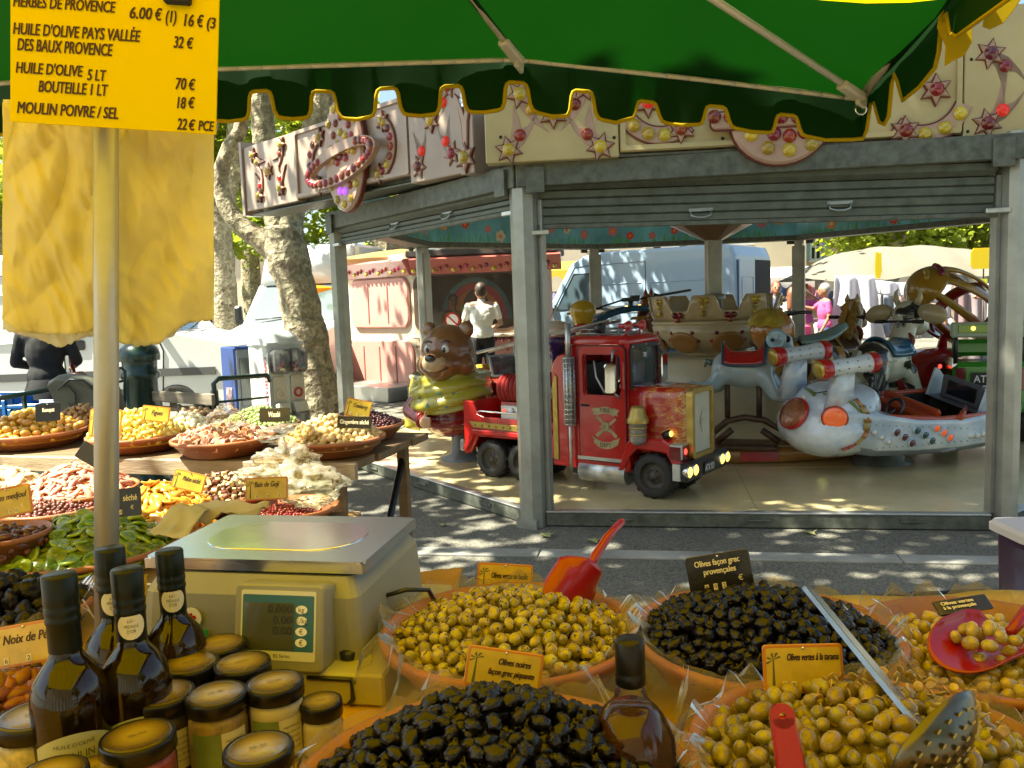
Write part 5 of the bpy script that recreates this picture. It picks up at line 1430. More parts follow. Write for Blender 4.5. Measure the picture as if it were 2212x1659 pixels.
for x in (-.16, .10): fr.cyl((x, -.02, .40), (x, -.02, .74), .024, n=10)
fr.tube([(-.34, -.02, .22), (-.30, -.02, .25), (-.16, -.02, .37), (-.02, -.02, .40), (.14, -.02, .38), (.30, -.02, .28), (.36, -.02, .42)], .028, 8)
fr.tube([(-.24, -.05, .20), (-.12, -.05, .30)], .028, 8).tube([(.26, -.05, .20), (.12, -.05, .30)], .028, 8).box((0, -.02, .19), (.80, .05, .04)).box((.34, -.02, .28), (.05, .05, .2)).box((-.34, -.02, .2), (.05, .05, .1))
obj('rocking_frame', fr, mm('rust_brown_iron', (.09, .055, .03), .5, .4, var=(9, .3)), pon)
obj('stand', MB().box((0, -.02, .152), (.5, .22, .04), b=.01), mm('rust_brown_iron'), pon)
MBe = facing(1722, 7.6, 8)
bee = ride('bee_ride', 'striped bee ride with round amber head and pale blue wing seat', 'bee ride', MBe)
BEEM, bb = base('bee_stripes')
v = coords(BEEM, 1.0); wv = nod(BEEM, 'ShaderNodeTexWave', bands_direction='X', i_Scale=2.1, i_Distortion=.6); lk(BEEM, v, wv.inputs['Vector'])
lk(BEEM, ramp(BEEM, wv.outputs[0], [(.45, (.025, .018, .012)), (.55, (.46, .22, .03))]), bb.inputs['Base Color']); bb.inputs['Roughness'].default_value = .25; bb.inputs['Coat Weight'].default_value = .6
obj('body', body('body', [('e', (.08, 0, .82), (.34, .20, .20)), ('e', (.32, 0, .80), (.20, .15, .15))], .024, BEEM), BEEM, bee)
hdm = mm('amber_head', (.44, .17, .025), .2, coat=.8)
obj('head', MB().ell((-.24, 0, 1.10), (.20, .19, .20), None, 24, 16), hdm, bee)
cpm = MB().grid(lambda u, v: V((-.24 + .208 * math.cos(2 * PI * u) * math.sin(v * 1.35 + .0) - .03, .198 * math.sin(2 * PI * u) * math.sin(v * 1.35), 1.10 + .21 * math.cos(v * 1.35) + .012 * math.cos(2 * PI * u * 9) * v)), 40, 8, cu=True, M=None)
obj('head_cap', cpm, mm('dark_yellow_cap', (.42, .30, .04), .25, coat=.7, var=(12, .35)), bee)
for s_ in (-1, 1):
 obj('antenna', MB().tube([(-.14, s_ * .09, 1.24), (-.05, s_ * .13, 1.26), (.06, s_ * .15, 1.26)], [.016, .014, .016], 8), BLACKP, bee)
 obj('wing', mod_mesh('wing', MB().grid(lambda u, v: V((-.02 + .46 * u, s_ * (.05 + .16 * v * math.sin(PI * (.15 + .8 * u))), 1.02 + .12 * u * u - .05 * v)), 14, 5), mm('wing_blue_green', (.22, .36, .36), .25, coat=.6), [('SOLIDIFY', dict(thickness=.03))]), mm('wing_blue_green'), bee)
grip(bee, (-.36, -.18, .98), (-.36, .18, .98)); obj('mount_pole', MB().cyl((.1, 0, .16), (.1, 0, .7), .03, n=10), STEEL, bee)
MHs = facing(1815, 8.35, 38)
hs = ride('white_horse_ride', 'cream horse ride with golden mane, red bridle and blue pouch', 'horse ride', MHs)
HC = mm('horse_cream', (.60, .50, .36), .25, coat=.6, var=(4, .12))
bd = [('e', (-.05, 0, .78), (.30, .16, .17)), ('c', (.14, 0, .84), (.24, 0, 1.16), .14, .095), ('e', (.27, 0, 1.25), (.10, .085, .10)), ('c', (.28, 0, 1.24), (.42, 0, 1.10), .085, .06),
 ('c', (.16, -.09, .70), (.24, -.1, .40), .075, .05), ('c', (.16, .09, .70), (.30, .1, .44), .075, .05), ('c', (-.26, -.09, .70), (-.32, -.1, .38), .09, .05), ('c', (-.26, .09, .70), (-.36, .1, .40), .09, .05)]
obj('body', body('body', bd, .022, HC), HC, hs)
MANE = mm('golden_mane', (.40, .22, .04), .3, coat=.5, var=(14, .4), stretch=(1, 1, .3))
mn = MB()
rg = random.Random(8)
for k in range(20):
 t = k / 19; b0 = V((.24 - .02 * t, 0, 1.34)).lerp(V((.02, 0, .92)), t)
 for s_ in (-1, 1):
  mn.tube([b0 + V((.02, 0, 0)), b0 + V((-.03, s_ * .04, -.01)), b0 + V((-.03, s_ * (.075 + rg.uniform(-.02, .03)), -.05)), b0 + V((-.01, s_ * .09, -.11 - rg.uniform(0, .04)))], [.018, .02, .016, .004], 6)
obj('mane', mn, MANE, hs)['kind'] = 'stuff'
obj('tail', MB().tube([(-.32, 0, .86), (-.42, 0, .90), (-.50, 0, .78), (-.50, 0, .58)], [.04, .06, .07, .02], 8), MANE, hs)
for s_ in (-1, 1): obj('ear', MB().lathe([(.028, 0), (.03, .03), (0, .09)], 8, T(.23, s_ * .055, 1.32)), HC, hs)
obj('bridle', MB().tube([V((.33 + .0 * t, .08 * math.cos(t), 1.19 + .08 * math.sin(t))) for t in [k * PI / 8 for k in range(16)]], .014, 6, closed=True).tube([V((.17, .135 * math.cos(t), 1.0 + .09 * math.sin(t))) for t in [k * PI / 8 for k in range(16)]], .022, 6, closed=True), mm('bridle_red', (.28, .03, .015), .3, coat=.4), hs)
saddle(hs, T(-.08, 0, .78), mm('saddle_brown', (.10, .04, .02), .35, coat=.5), GOLD, .32, .18)
obj('saddle_pouch', MB().prism(rrect(.16, .16, .04, 4), .05, T(-.02, -.15, .76) @ XZ, ch=.02), SADB, hs)
grip(hs, (.17, -.22, 1.17), (.17, .22, 1.17)); obj('mount_pole', MB().cyl((-.05, 0, .16), (-.05, 0, .62), .03, n=10), STEEL, hs)
MBh = facing(1432, 10.55, 205)
bh = ride('brown_horse_ride', 'brown horse ride whose head shows above the cream crown', 'horse ride', MBh)
BRH = mm('horse_brown', (.24, .075, .022), .3, coat=.5, var=(4, .15))
obj('body', body('body', [('e', (-.05, 0, .78), (.30, .16, .17)), ('c', (.14, 0, .85), (.20, 0, 1.30), .15, .12), ('e', (.22, 0, 1.38), (.12, .09, .11)), ('c', (.24, 0, 1.37), (.36, 0, 1.12), .09, .06),
 ('c', (.16, -.09, .70), (.24, -.1, .30), .075, .05), ('c', (.16, .09, .70), (.30, .1, .34), .075, .05), ('c', (-.26, -.09, .70), (-.32, -.1, .3), .09, .05), ('c', (-.26, .09, .70), (-.36, .1, .3), .09, .05)], .022, BRH), BRH, bh)
for s_ in (-1, 1): obj('ear', MB().lathe([(.03, 0), (.03, .03), (0, .10)], 8, T(.22, s_ * .06, 1.46)), BRH, bh)
obj('mane', MB().tube([(.20, 0, 1.49), (.08, 0, 1.44), (.0, 0, 1.24), (-.02, 0, 1.0)], [.02, .05, .055, .03], 8), mm('dark_brown_mane', (.06, .02, .01), .4), bh)
obj('mount_pole', MB().cyl((-.05, 0, .0), (-.05, 0, .62), .03, n=10), STEEL, bh)
MBu = facing(962, 7.45, -112)
bu = ride('animal_bust_ride', 'tub ride fronted by a brown faced animal bust in yellow scarf and red jumper', 'animal ride', MBu)
TAN = mm('tan_face', (.54, .29, .15), .22, coat=.8, var=(2, .08)); BRN = mm('dark_brown_fur', (.055, .030, .016), .3, coat=.6); REDJ = mm('deep_red_jumper', (.20, .012, .010), .25, coat=.7)
h0 = [('e', (0, 0, 1.02), (.25, .25, .25)), ('e', (.13, 0, .92), (.20, .21, .14)), ('e', (.26, 0, .95), (.10, .11, .085)), ('e', (.06, .20, .90), (.10, .08, .10)), ('e', (.06, -.20, .90), (.10, .08, .10)), ('e', (.18, 0, .83), (.12, .12, .06))]
FUR = mm('brown_fur_paint', (.24, .10, .035), .3, coat=.6, var=(6, .2))
hm = body('head', h0, .02, FUR)
ho = obj('head', hm, FUR, bu)
obj('muzzle', MB().ell((.245, 0, .935), (.115, .125, .095), None, 20, 12), mm('pale_muzzle', (.52, .34, .18), .25, coat=.7), ho)
for s_ in (-1, 1):
 eo = obj('ear', MB().ell((0, 0, 0), (.045, .072, .075), T(-.02, s_ * .185, 1.215)), FUR, ho)
 obj('ear_lining', MB().ell((0, 0, 0), (.02, .055, .055), T(.012, s_ * .185, 1.212)), mm('tan_lining', (.30, .15, .07), .3, coat=.6), eo)
 ey = obj('eye', MB().ell((.215, s_ * .085, 1.055), (.03, .036, .042), None, 14, 10), mm('eye_white', (.7, .68, .6), .15, coat=1), ho)
 obj('pupil', MB().ell((.238, s_ * .082, 1.05), (.014, .019, .023), None, 12, 8), mm('pupil_black', (.015, .008, .006), .1, coat=1), ey)
 obj('eyebrow', MB().tube([(.215, s_ * .045, 1.115), (.21, s_ * .085, 1.13), (.195, s_ * .125, 1.115)], .008, 6), BRN, ho)
obj('nose', MB().ell((.355, 0, .985), (.03, .05, .035), None, 14, 8), mm('nose_black', (.012, .010, .010), .12, coat=1), ho)
def hug(y, z):
 bv = BVHTree.FromPolygons([v.co for v in hm.vertices], [list(p.vertices) for p in hm.polygons]); l = bv.ray_cast(V((1, y, z)), V((-1, 0, 0)))[0]
 return l if l else V((.3, y, z))
obj('mouth', MB().tube([hug(.13 * math.sin(t), .865 + .045 * (1 - math.cos(t))) for t in [(k - 6) / 6 * 1.35 for k in range(13)]], .010, 6), mm('mouth_dark', (.08, .012, .01), .4), ho)
jm = [('e', (-.04, 0, .56), (.26, .28, .30)), ('e', (-.02, 0, .40), (.25, .27, .16)), ('c', (-.02, -.25, .66), (.13, -.33, .50), .10, .085), ('c', (.13, -.33, .50), (.26, -.16, .44), .085, .065), ('c', (-.02, .25, .66), (.06, .33, .5), .10, .085), ('c', (.06, .33, .5), (.14, .30, .4), .085, .07)]
obj('jumper', body('jumper', jm, .02, REDJ), REDJ, bu)
hn = [('e', (.30, -.11, .42), (.05, .045, .05))]
for k in range(4): hn.append(('c', (.33, -.10 + .0 * k, .455 - .024 * k), (.345, -.03, .462 - .026 * k), .017, .014))
hn.append(('c', (.31, -.10, .455), (.325, -.075, .515), .017, .014))
obj('hand', body('hand', hn, .010, TAN, 2), TAN, bu)
obj('cuff', MB().tube([V((.275, -.145, .432)) + V((.035 * math.cos(t), .055 * math.cos(t) * -.6, .062 * math.sin(t))) for t in [k * PI / 8 for k in range(16)]], .016, 6, closed=True), REDJ, bu)
SCF = mat('yellow_green_scarf', (.42, .36, .035), .3, coat=.6, var=(3, .2))
def scarf(u, v):
 a = 2 * PI * u; fold = .022 * math.sin(v * 17 + 2.5 * math.sin(a + .6))
 r = .20 + .135 * math.sin(min(1, v * 1.15) * PI * .55) + fold
 dz = -.10 * max(0, math.cos(a + .3)) * v - .05 * v
 return V((r * math.cos(a) * .95 - .02, r * 1.08 * math.sin(a), .83 - .20 * v + dz))
sco = obj('scarf', mod_mesh('scarf', MB().grid(scarf, 48, 16, cu=True), SCF, [('SOLIDIFY', dict(thickness=.012))]), SCF, bu)
def tailf(u, v): return V((-.05 + .14 * math.sin(u * 3) * .5 + .02 * math.sin(v * 9 + u * 6), -.24 - .16 * u - .10 * v, .74 - .46 * v + .05 * u))
obj('scarf_tail', mod_mesh('scarf_tail', MB().grid(tailf, 12, 14), SCF, [('SOLIDIFY', dict(thickness=.014))]), SCF, sco)
GST = mm('star_green', (.015, .12, .08), .3, coat=.5)
for (a, v) in ((-.5, .55), (.1, .45), (.5, .5), (-.15, .75), (.3, .8), (-.9, .7), (.75, .75)):
 p = scarf(a / (2 * PI), v); q = V((p.x + .02, p.y, 0)).normalized()
 obj('printed_star', MB().prism(star(.026, .011, 5), .004, face_frame(p + q * .012, q + V((0, 0, .4)))), GST, sco)
TUBM = mm('pale_green_tub', (.45, .44, .26), .3, coat=.5, var=(3, .2))
obj('tub', MB().lathe([(0, .30), (.30, .30), (.44, .42), (.48, .62), (.46, .74), (.48, .78), (.45, .80), (.42, .74), (.42, .5), (.3, .42), (0, .42)], 28, T(-.36, -.16, .04) @ S(.82, .82, .95)), TUBM, bu)
obj('pedestal', MB().lathe([(.22, .0), (.22, .02), (.12, .05), (.10, .32)], 18, T(-.25, 0, 0)), GREYPAINT, bu)
MJ = facing(1098, 8.25, -62)
jp = ride('red_jeep_ride', 'small red open jeep ride with one round headlamp showing beside the animal bust', 'jeep ride', MJ)
RJ = mm('jeep_red', (.42, .030, .010), .25, coat=.6)
obj('body', MB().loft([[V((x, y * w_, zc + z * h_)) for y, z in rrect(1, 1, .14, 4)] for x, w_, zc, h_ in ((-.75, .60, .48, .34), (-.2, .62, .48, .36), (.05, .60, .50, .40), (.10, .5, .52, .36), (.42, .42, .49, .30), (.46, .38, .47, .24))]).box((-.45, -.27, .70), (.6, .04, .12), b=.02).box((-.45, .27, .70), (.6, .04, .12), b=.02), RJ, jp)
for s_ in (-1, 1):
 obj('fender', MB().tube([(.02, s_ * .29, .30), (.08, s_ * .30, .44), (.22, s_ * .31, .50), (.36, s_ * .31, .48), (.48, s_ * .30, .36)], .075, 10, flat=.5), RJ, jp)
 wheel(jp, (.25, s_ * .29, .16), .16, .11); wheel(jp, (-.55, s_ * .29, .16), .16, .11)
 lamp(jp, face_frame((.47, s_ * .165, .56), (1, 0, 0)), .065, CHROME, LENSW)
 lamp(jp, face_frame((.50, s_ * .29, .38), (1, 0, 0)), .03, CHROME, LAMPY, 'indicator')
ring8 = MB(); ring_poly(ring8, rrect(.50, .22, .02, 3, 0, 0), rrect(.46, .18, .015, 3, 0, 0), .02, T(.03, 0, .82) @ RY(-14) @ YZ)
wo = obj('windscreen_frame', ring8, STEEL, jp); obj('windscreen', MB().box((.04, 0, .82), (.006, .46, .18), None), DGLASS, wo)
obj('steering_wheel', MB().tube([V((-.16 + .04 * math.sin(t), .1 + .10 * math.cos(t), .76 + .09 * math.sin(t))) for t in [k * PI / 8 for k in range(16)]], .012, 6, closed=True), BLACKP, jp)
obj('seat', MB().box((-.42, 0, .68), (.1, .44, .26), b=.03), mm('yellow_vinyl', (.5, .36, .05), .4), jp)
MY = facing(1258, 9.0, -100)
yf = ride('yellow_figure_ride', 'plain shiny yellow upright figure ride behind the fire truck roof', 'figure ride', MY)
YF = mm('yellow_fibreglass', (.52, .34, .02), .2, coat=.7)
obj('body', body('body', [('e', (0, 0, 1.32), (.125, .15, .12)), ('e', (0, 0, 1.23), (.10, .12, .10)), ('c', (0, 0, 1.18), (0, 0, .98), .07, .10), ('e', (0, 0, .84), (.16, .19, .2))], .02, YF), YF, yf)
obj('scarf', MB().ell((.10, 0, 1.14), (.05, .09, .05), None, 12, 8), RED, yf); obj('pedestal', MB().lathe([(.2, 0), (.2, .03), (.1, .08), (.1, .7)], 16), GREYPAINT, yf)
MM_ = facing(1218, 9.6, -120)
mb_ = ride('motorbike_ride', 'purple and white motorbike ride with a clear rounded windscreen', 'motorbike ride', MM_)
PUR = mm('purple_fairing', (.05, .02, .14), .22, coat=.7)
obj('fairing', body('fairing', [('e', (.15, 0, .98), (.25, .23, .17)), ('e', (-.1, 0, .8), (.45, .16, .18)), ('e', (-.45, 0, .92), (.25, .12, .09))], .026, PUR), PUR, mb_)
obj('nose', MB().ell((.24, 0, 1.10), (.17, .20, .12)), mm('pinkish_white', (.7, .62, .56), .2, coat=.6), mb_)
obj('windscreen', MB().grid(lambda u, v: V((.22 - .16 * v - .14 * (2 * u - 1) ** 2, .19 * (2 * u - 1) * (1 - .35 * v ** 2), 1.14 + .26 * v)), 14, 8), film_mat('clear_screen', (.9, .9, .88), .4, .12, .04), mb_)
for s_ in (-1, 1): wheel(mb_, (.4 * s_, 0, .42), .22, .12)
obj('stand', MB().cyl((0, 0, 0), (0, 0, .7), .04, n=10), STEEL, mb_)
MHl = facing(1362, 10.2, 200)
he = ride('helicopter_ride', 'blue helicopter ride with black rotor and a row of yellow lights', 'helicopter ride', MHl)
BLH = mm('helicopter_blue', (.02, .12, .26), .2, coat=.7, var=(4, .3))
hb = MB().grid(lambda u, v: V((.62 * math.cos(PI * (.04 + .92 * u)), (v - .5) * .52, .98 + .30 * math.sin(PI * (.04 + .92 * u)) ** .8)), 24, 4)
obj('canopy_arch', mod_mesh('canopy_arch', hb, BLH, [('SOLIDIFY', dict(thickness=.07))]), BLH, he)
obj('body', body('body', [('e', (0, 0, .66), (.6, .28, .24)), ('c', (-.5, 0, .8), (-1.0, 0, .98), .14, .06)], .03, BLH), BLH, he)
lt = MB()
for k in range(9):
 a = PI * (.15 + .7 * k / 8); obj('bulb', MB().ell((.64 * math.cos(a), .22, 1.03 + .30 * math.sin(a) ** .8), .03, None, 8, 6), LAMPY if k in (3, 4, 5) else B_YEL, he)
ro_ = obj('rotor', MB().box((0, 0, 1.42), (.22, .08, .05), b=.01).cyl((0, 0, 1.30), (0, 0, 1.42), .03, n=8).box((-.06, 0, 1.455), (.12, .04, .03)), BLACKP, he)
for s_ in (-1, 1): obj('blade', MB().tube([(s_ * .1, 0, 1.42), (s_ * .42, 0, 1.40 - s_ * .06)], .012, 6).box((0, 0, 0), (.46, .06, .03), frame((s_ * .62, 0, 1.395 - s_ * .09), (1, 0, -.12), (0, 0, 1)), b=.008), BLACKP, ro_)
obj('canopy_flash', MB().prism([(-.16, 0), (.16, .0), (.13, .035), (-.13, .035)], .006, T(0, .265, 1.18) @ RX(90) @ RY(180)), mm('gold_flash', (.45, .28, .06), .3), he)
obj('mount', MB().cyl((0, 0, 0), (0, 0, .5), .05, n=10), STEEL, he)
MSt = facing(1478, 11.0, 90)
bs = ride('blue_seat_ride', 'speckled blue seat back of a ride behind the cream crown', 'seat ride', MSt)
obj('seat_back', MB().prism(rrect(.26, .30, .06, 4), .06, T(0, 0, 1.18) @ RX(90), ch=.015), mm('speckled_blue', (.05, .16, .26), .35, var=(60, .9)), bs)
obj('seat_base', MB().box((0, .2, .8), (.5, .7, .5), b=.06).cyl((0, .2, 0), (0, .2, .6), .05), BLH, bs)
MD_ = facing(2036, 8.75, 20)
dm = ride('dome_car_ride', 'red car ride with tilted yellow ribbed dome cage and strip of red lights', 'dome ride', MD_)
DC, db = base('dome_yellow_red')
v = coords(DC, 1.0); sx = nod(DC, 'ShaderNodeSeparateXYZ'); lk(DC, v, sx.inputs[0])
mr = nod(DC, 'ShaderNodeMath', operation='MULTIPLY_ADD'); mr.inputs[1].default_value = .55; lk(DC, sx.outputs[0], mr.inputs[0]); lk(DC, sx.outputs[2], mr.inputs[2]) if False else None
dcm = nod(DC, 'ShaderNodeMath', operation='SUBTRACT'); lk(DC, sx.outputs[2], dcm.inputs[0]); lk(DC, sx.outputs[0], dcm.inputs[1])
dch = nod(DC, 'ShaderNodeMath', operation='MULTIPLY'); dch.inputs[1].default_value = .5; lk(DC, dcm.outputs[0], dch.inputs[0])
lk(DC, ramp(DC, dch.outputs[0], [(.46, (.24, .015, .010)), (.68, (.42, .24, .02))]), db.inputs['Base Color'])
db.inputs['Roughness'].default_value = .2; db.inputs['Coat Weight'].default_value = .8
A = T(.06, 0, 1.29) @ RY(30)
def egg(u, v):
 a = 2 * PI * u; t = v * PI * .62
 return V((-.62 * math.cos(t) + .12, .40 * math.sin(t) * math.cos(a), .36 * math.sin(t) * math.sin(a)))
def keepf(u, v):
 if v < .37: return True
 if v > .89: return True
 k = (u * 8 + .5) % 1.0
 return k < .30
me = mod_mesh('dome', MB().grid(egg, 80, 40, cu=True, keep=keepf, M=A), DC, [('SOLIDIFY', dict(thickness=.035))])
dmo = obj('dome', me, DC, dm)
for k in range(9):
 q = A @ egg(.44 + .0 * k, .05); pass
for k in range(7):
 p = A @ (egg(.30 + .02 * k, .31) * 1.03); link('bulb', bulb_mesh['r'], dmo, face_frame(p, (A.to_3x3() @ egg(.30 + .02 * k, .31))) @ S(.025))
 if k < 5:
  p = A @ (egg(.36 + .03 * k, .16) * 1.03); link('bulb', bulb_mesh['y'], dmo, face_frame(p, (A.to_3x3() @ egg(.36 + .03 * k, .16))) @ S(.022))
obj('dome_post', MB().tube([(.0, 0, .72), (.05, 0, .95), (-.05, 0, 1.02)], [.07, .05, .04], 8), RED, dm)
obj('car_body', body('car_body', [('e', (0, 0, .62), (.85, .38, .20)), ('e', (.3, 0, .5), (.6, .36, .2)), ('e', (-.4, 0, .5), (.55, .38, .2))], .035, RED), RED, dm)
strip = obj('light_strip', MB().box((-.05, -.40, .66), (.95, .04, .07), b=.01), LENSR, dm)
for k in range(9): obj('bulb', MB().ell((-.48 + k * .105, -.425, .66), (.022, .012, .022), None, 8, 6), LAMPR, strip)
obj('silver_plate', MB().box((.55, -.3, .84), (.7, .03, .16), b=.02), mm('blue_grey_plate', (.30, .36, .44), .3, coat=.5), dm)
lt = MB(); text(lt, 'B', face_frame((.55, -.318, .79), (0, -1, 0)), 0, 0, .10, .09, 'c', bold=.004); obj('lettering', lt, WHITEP, dm); lt = MB(); text(lt, '8', face_frame((.55, -.318, .79), (0, -1, 0)), -.25, 0, .09, .08, 'c', bold=.004)
obj('lettering', lt, WHITEP, dm); obj('ball_knob', MB().ell((.62, -.30, 1.02), .075, None, 16, 10).cyl((.62, -.3, .9), (.62, -.3, 1.0), .015), CHROME, dm)
obj('mount', MB().cyl((0, 0, 0), (0, 0, .5), .08, n=10), STEEL, dm)
MG_ = facing(2142, 7.55, 68)
gj = ride('green_jeep_ride', 'bright green jeep ride with white lettered number plate beside the right post', 'jeep ride', MG_)
GRN = mm('jeep_green', (.04, .26, .02), .25, coat=.7)
obj('body', MB().box((.35, 0, .52), (.9, .62, .46), b=.05).box((-.06, 0, .52), (.10, .60, .44), b=.03).box((.5, 0, .86), (.5, .56, .16), b=.04), GRN, gj)
for s_ in (-1, 1):
 obj('tail_light', MB().box((-.115, s_ * .25, .60), (.02, .08, .20), b=.006), LENSR, gj)
 obj('roll_bar', MB().tube([(.1, s_ * .27, .7), (.1, s_ * .27, 1.0), (.2, s_ * .27, 1.06)], .02, 8), BLACKP, gj)
 wheel(gj, (.15, s_ * .3, .17), .17, .11); wheel(gj, (.75, s_ * .3, .17), .17, .11)
obj('roof_bar', MB().box((.06, 0, 1.04), (.07, .64, .14), b=.015), mm('pale_green_bar', (.42, .50, .36), .4), gj)
obj('roof_lamp', MB().box((.02, 0, 1.05), (.02, .52, .075), b=.004), mm('lime_lens', (.25, .40, .02), .2, coat=.7), gj)
obj('bulb', MB().ell((.008, .14, 1.055), (.008, .02, .02), None, 8, 6), LAMPY, gj)
MPg = face_frame((-.118, .02, .56), (-1, 0, 0))
po_ = obj('number_plate', MB().prism(rrect(.30, .20, .012, 2), .008, MPg), mm('black_plate'), gj)
lt = MB(); text(lt, 'AT', MPg, -.125, .01, .065, .10, 'l', z=.009, bold=.001); text(lt, '92', MPg, -.11, -.082, .065, .10, 'l', z=.009, bold=.001)
obj('lettering', lt, WHITEP, po_)
VANW = mat('van_white', (.74, .75, .75), .25, coat=.6, var=(.8, .05))
VANB = mat('van_pale_blue', (.30, .40, .52), .28, coat=.6, var=(.8, .05))
BLUEP = mat('lorry_blue', (.02, .10, .34), .3, coat=.5)
SEAM = mm('door_seam', (.03, .03, .03), .7)
def van(name, label, M, L, H, Wd, pm, near, lettering=None, win=True, hi=None, group='vans parked round the square', upper=None, rear_open=False):
 "van heading along +x, its rear axle end at x=0, body from y=-Wd/2 to Wd/2; near = -1 or 1: side towards the viewer"
 t = thing(name, label, 'van', M, group)
 g_ = .32
 prof = [(0, g_ + .1), (.05, g_), (L - .25, g_), (L - .05, g_ + .06), (L, g_ + .25), (L - .02, g_ + .62), (L - .12, g_ + .78), (L - .95, g_ + .98), (L - 1.62, H - .22), (L - 1.95, H - .06), (L - 2.3, H), (.35, H), (.12, H - .05), (.03, H - .25)]
 bw = Wd / 2
 rings = []
 for y, k in ((-bw, .0), (-bw + .02, .05), (-bw + .10, .10)):
  pass
 bm_ = MB()
 cx, cz = L * .45, H * .55
 def shr(s, dy): return [V((cx + (x - cx) * (1 - s * .25), dy, cz + (z - cz) * (1 - s))) for x, z in prof]
 rings = [shr(.075, -bw), shr(.03, -bw + .015), shr(.006, -bw + .06), shr(0, -bw + .14), shr(0, bw - .14), shr(.006, bw - .06), shr(.03, bw - .015), shr(.075, bw)]
 bm_.loft(rings, sm=False)
 me = bm_.mesh('body', [pm] + ([upper] if upper else []))
 obj('body', me, [pm], t)
 yN = near * (bw + .004)
 MS2 = Matrix(((1, 0, 0, 0), (0, 0, near, yN), (0, 1, 0, 0), (0, 0, 0, 1)))          # flat work on the near side: x, z -> polygons
 def flat(n, poly, m, h=.006, p=t, off=0.0):
  mb = MB().add([(x, yN + near * (off + h), z) for x, z in poly], [list(range(len(poly)))])
  mb.add([(x, yN + near * off, z) for x, z in poly] + [(x, yN + near * (off + h), z) for x, z in poly], [(i, (i + 1) % len(poly), len(poly) + (i + 1) % len(poly), len(poly) + i) for i in range(len(poly))])
  return obj(n, mb, m, p)
 d0, d1 = L - 2.25, L - 1.05
 def seam(pts):
  return [V((x, yN + near * .001, z)) for x, z in pts]
 dd = obj('door', MB().tube(seam([(d0, g_ + .08), (d0, H - .35), (d0 + .08, H - .28), (L - 1.75, H - .30), (d1 - .1, g_ + 1.0), (d1, g_ + .75), (d1 - .05, g_ + .1)]), .008, 4), SEAM, t)
 if win:
  w0 = flat('window', [(d0 + .1, g_ + .98), (d0 + .1, H - .45), (L - 1.72, H - .45), (d1 - .18, g_ + 1.0)], DGLASS2, .008, t)
  obj('window_seal', MB().tube(seam([(d0 + .1, g_ + .98), (d0 + .1, H - .45), (L - 1.72, H - .45), (d1 - .18, g_ + 1.0)]), .022, 4, closed=True), BLACKP, w0)
 obj('side_door', MB().tube(seam([(d0 - .06, g_ + .08), (d0 - .06, H - .28), (d0 - 1.25, H - .26), (d0 - 1.25, g_ + .08)]), .008, 4), SEAM, t)
 for hx in (d0 + .14, d0 - .20):
  hd_ = flat('door_handle', [(hx + x, g_ + .86 + z) for x, z in rrect(.15, .13, .03, 3)], BLACKP, .012)
 for (a, b) in ((.15, d0 - 1.35), (d0 - 1.18, d0 - .14)):
  p2 = rrect(b - a, .62, .06, 3, (a + b) / 2, g_ + 1.22)
  obj('panel_press', MB().tube(seam(p2), .010, 4, closed=True), pm, t)
 flat('rub_strip', [(.1, g_ + .42), (L - .4, g_ + .42), (L - .4, g_ + .52), (.1, g_ + .52)], mm('grey_trim', (.10, .10, .10), .5), .02)
 flat('door_rail', [(.2, g_ + 1.0), (d0 - 1.2, g_ + 1.0), (d0 - 1.2, g_ + 1.05), (.2, g_ + 1.05)], mm('grey_trim'), .012)
 for x in (L - .92, 1.05):
  for s_ in (-1, 1):
   wheel(t, (x, s_ * (bw - .10), .33), .33, .2)
 a, b = V((L - .97, 0, g_ + 1.0)), V((L - 1.60, 0, H - .25)); d_ = b - a; n_ = V((d_.z, 0, -d_.x)).normalized()
 ws_ = obj('windscreen', MB().add([a + V((0, -bw + .12, 0)) + n_ * .012, a + V((0, bw - .12, 0)) + n_ * .012, b + V((0, bw - .2, 0)) + n_ * .012, b + V((0, -bw + .2, 0)) + n_ * .012], [(0, 1, 2, 3)]), DGLASS2, t)
 obj('wiper', MB().cyl(a + V((.02, -.1, .03)) + n_ * .03, a + d_ * .12 + V((0, bw - .5, 0)) + n_ * .03, .012, n=5).cyl(a + V((.02, -bw + .3, .03)) + n_ * .03, a + d_ * .10 + V((0, -.1, 0)) + n_ * .03, .012, n=5), BLACKP, ws_)
 for s_ in (-1, 1):
  obj('mirror', MB().box((L - 1.12, s_ * (bw + .16), g_ + 1.14), (.12, .16, .36), b=.04).box((L - 1.1, s_ * (bw + .06), g_ + 1.02), (.08, .16, .06)), BLACKP, t)
  obj('headlight', MB().prism(rrect(.42, .26, .06, 3), .05, face_frame((L - .06, s_ * (bw - .28), g_ + .52), (1, 0, .25))), LENSW, t)
 obj('bumper', MB().box((L - .04, 0, g_ + .10), (.14, Wd - .06, .26), b=.04), mm('grey_trim'), t)
 obj('grille', MB().box((L + .0, 0, g_ + .46), (.03, Wd - .95, .18), b=.01), BLACKP, t)
 if lettering:
  tm = MB()
  Mt = MS2
  for s, x, z, h, wd in lettering: text(tm, s, Mt, x, z, h, wd, z=.004, bold=.006)
  obj('lettering', tm, CHROME, t)
 if hi: obj('wind_deflector', MB().loft([[V((x, y, z)) for y in (-bw + .1, bw - .1) for x, z in ()] or [V((xx, -bw + .08, zz_)), V((xx, bw - .08, zz_)), V((xx - .1, bw - .12, zz_ + .02)), V((xx - .1, -bw + .12, zz_ + .02))] for xx, zz_ in ((L - 1.55, H - .24), (L - 1.9, H + hi))]).box((L - 2.6, 0, H + hi / 2), (1.3, Wd - .1, hi), b=.06), pm, t)
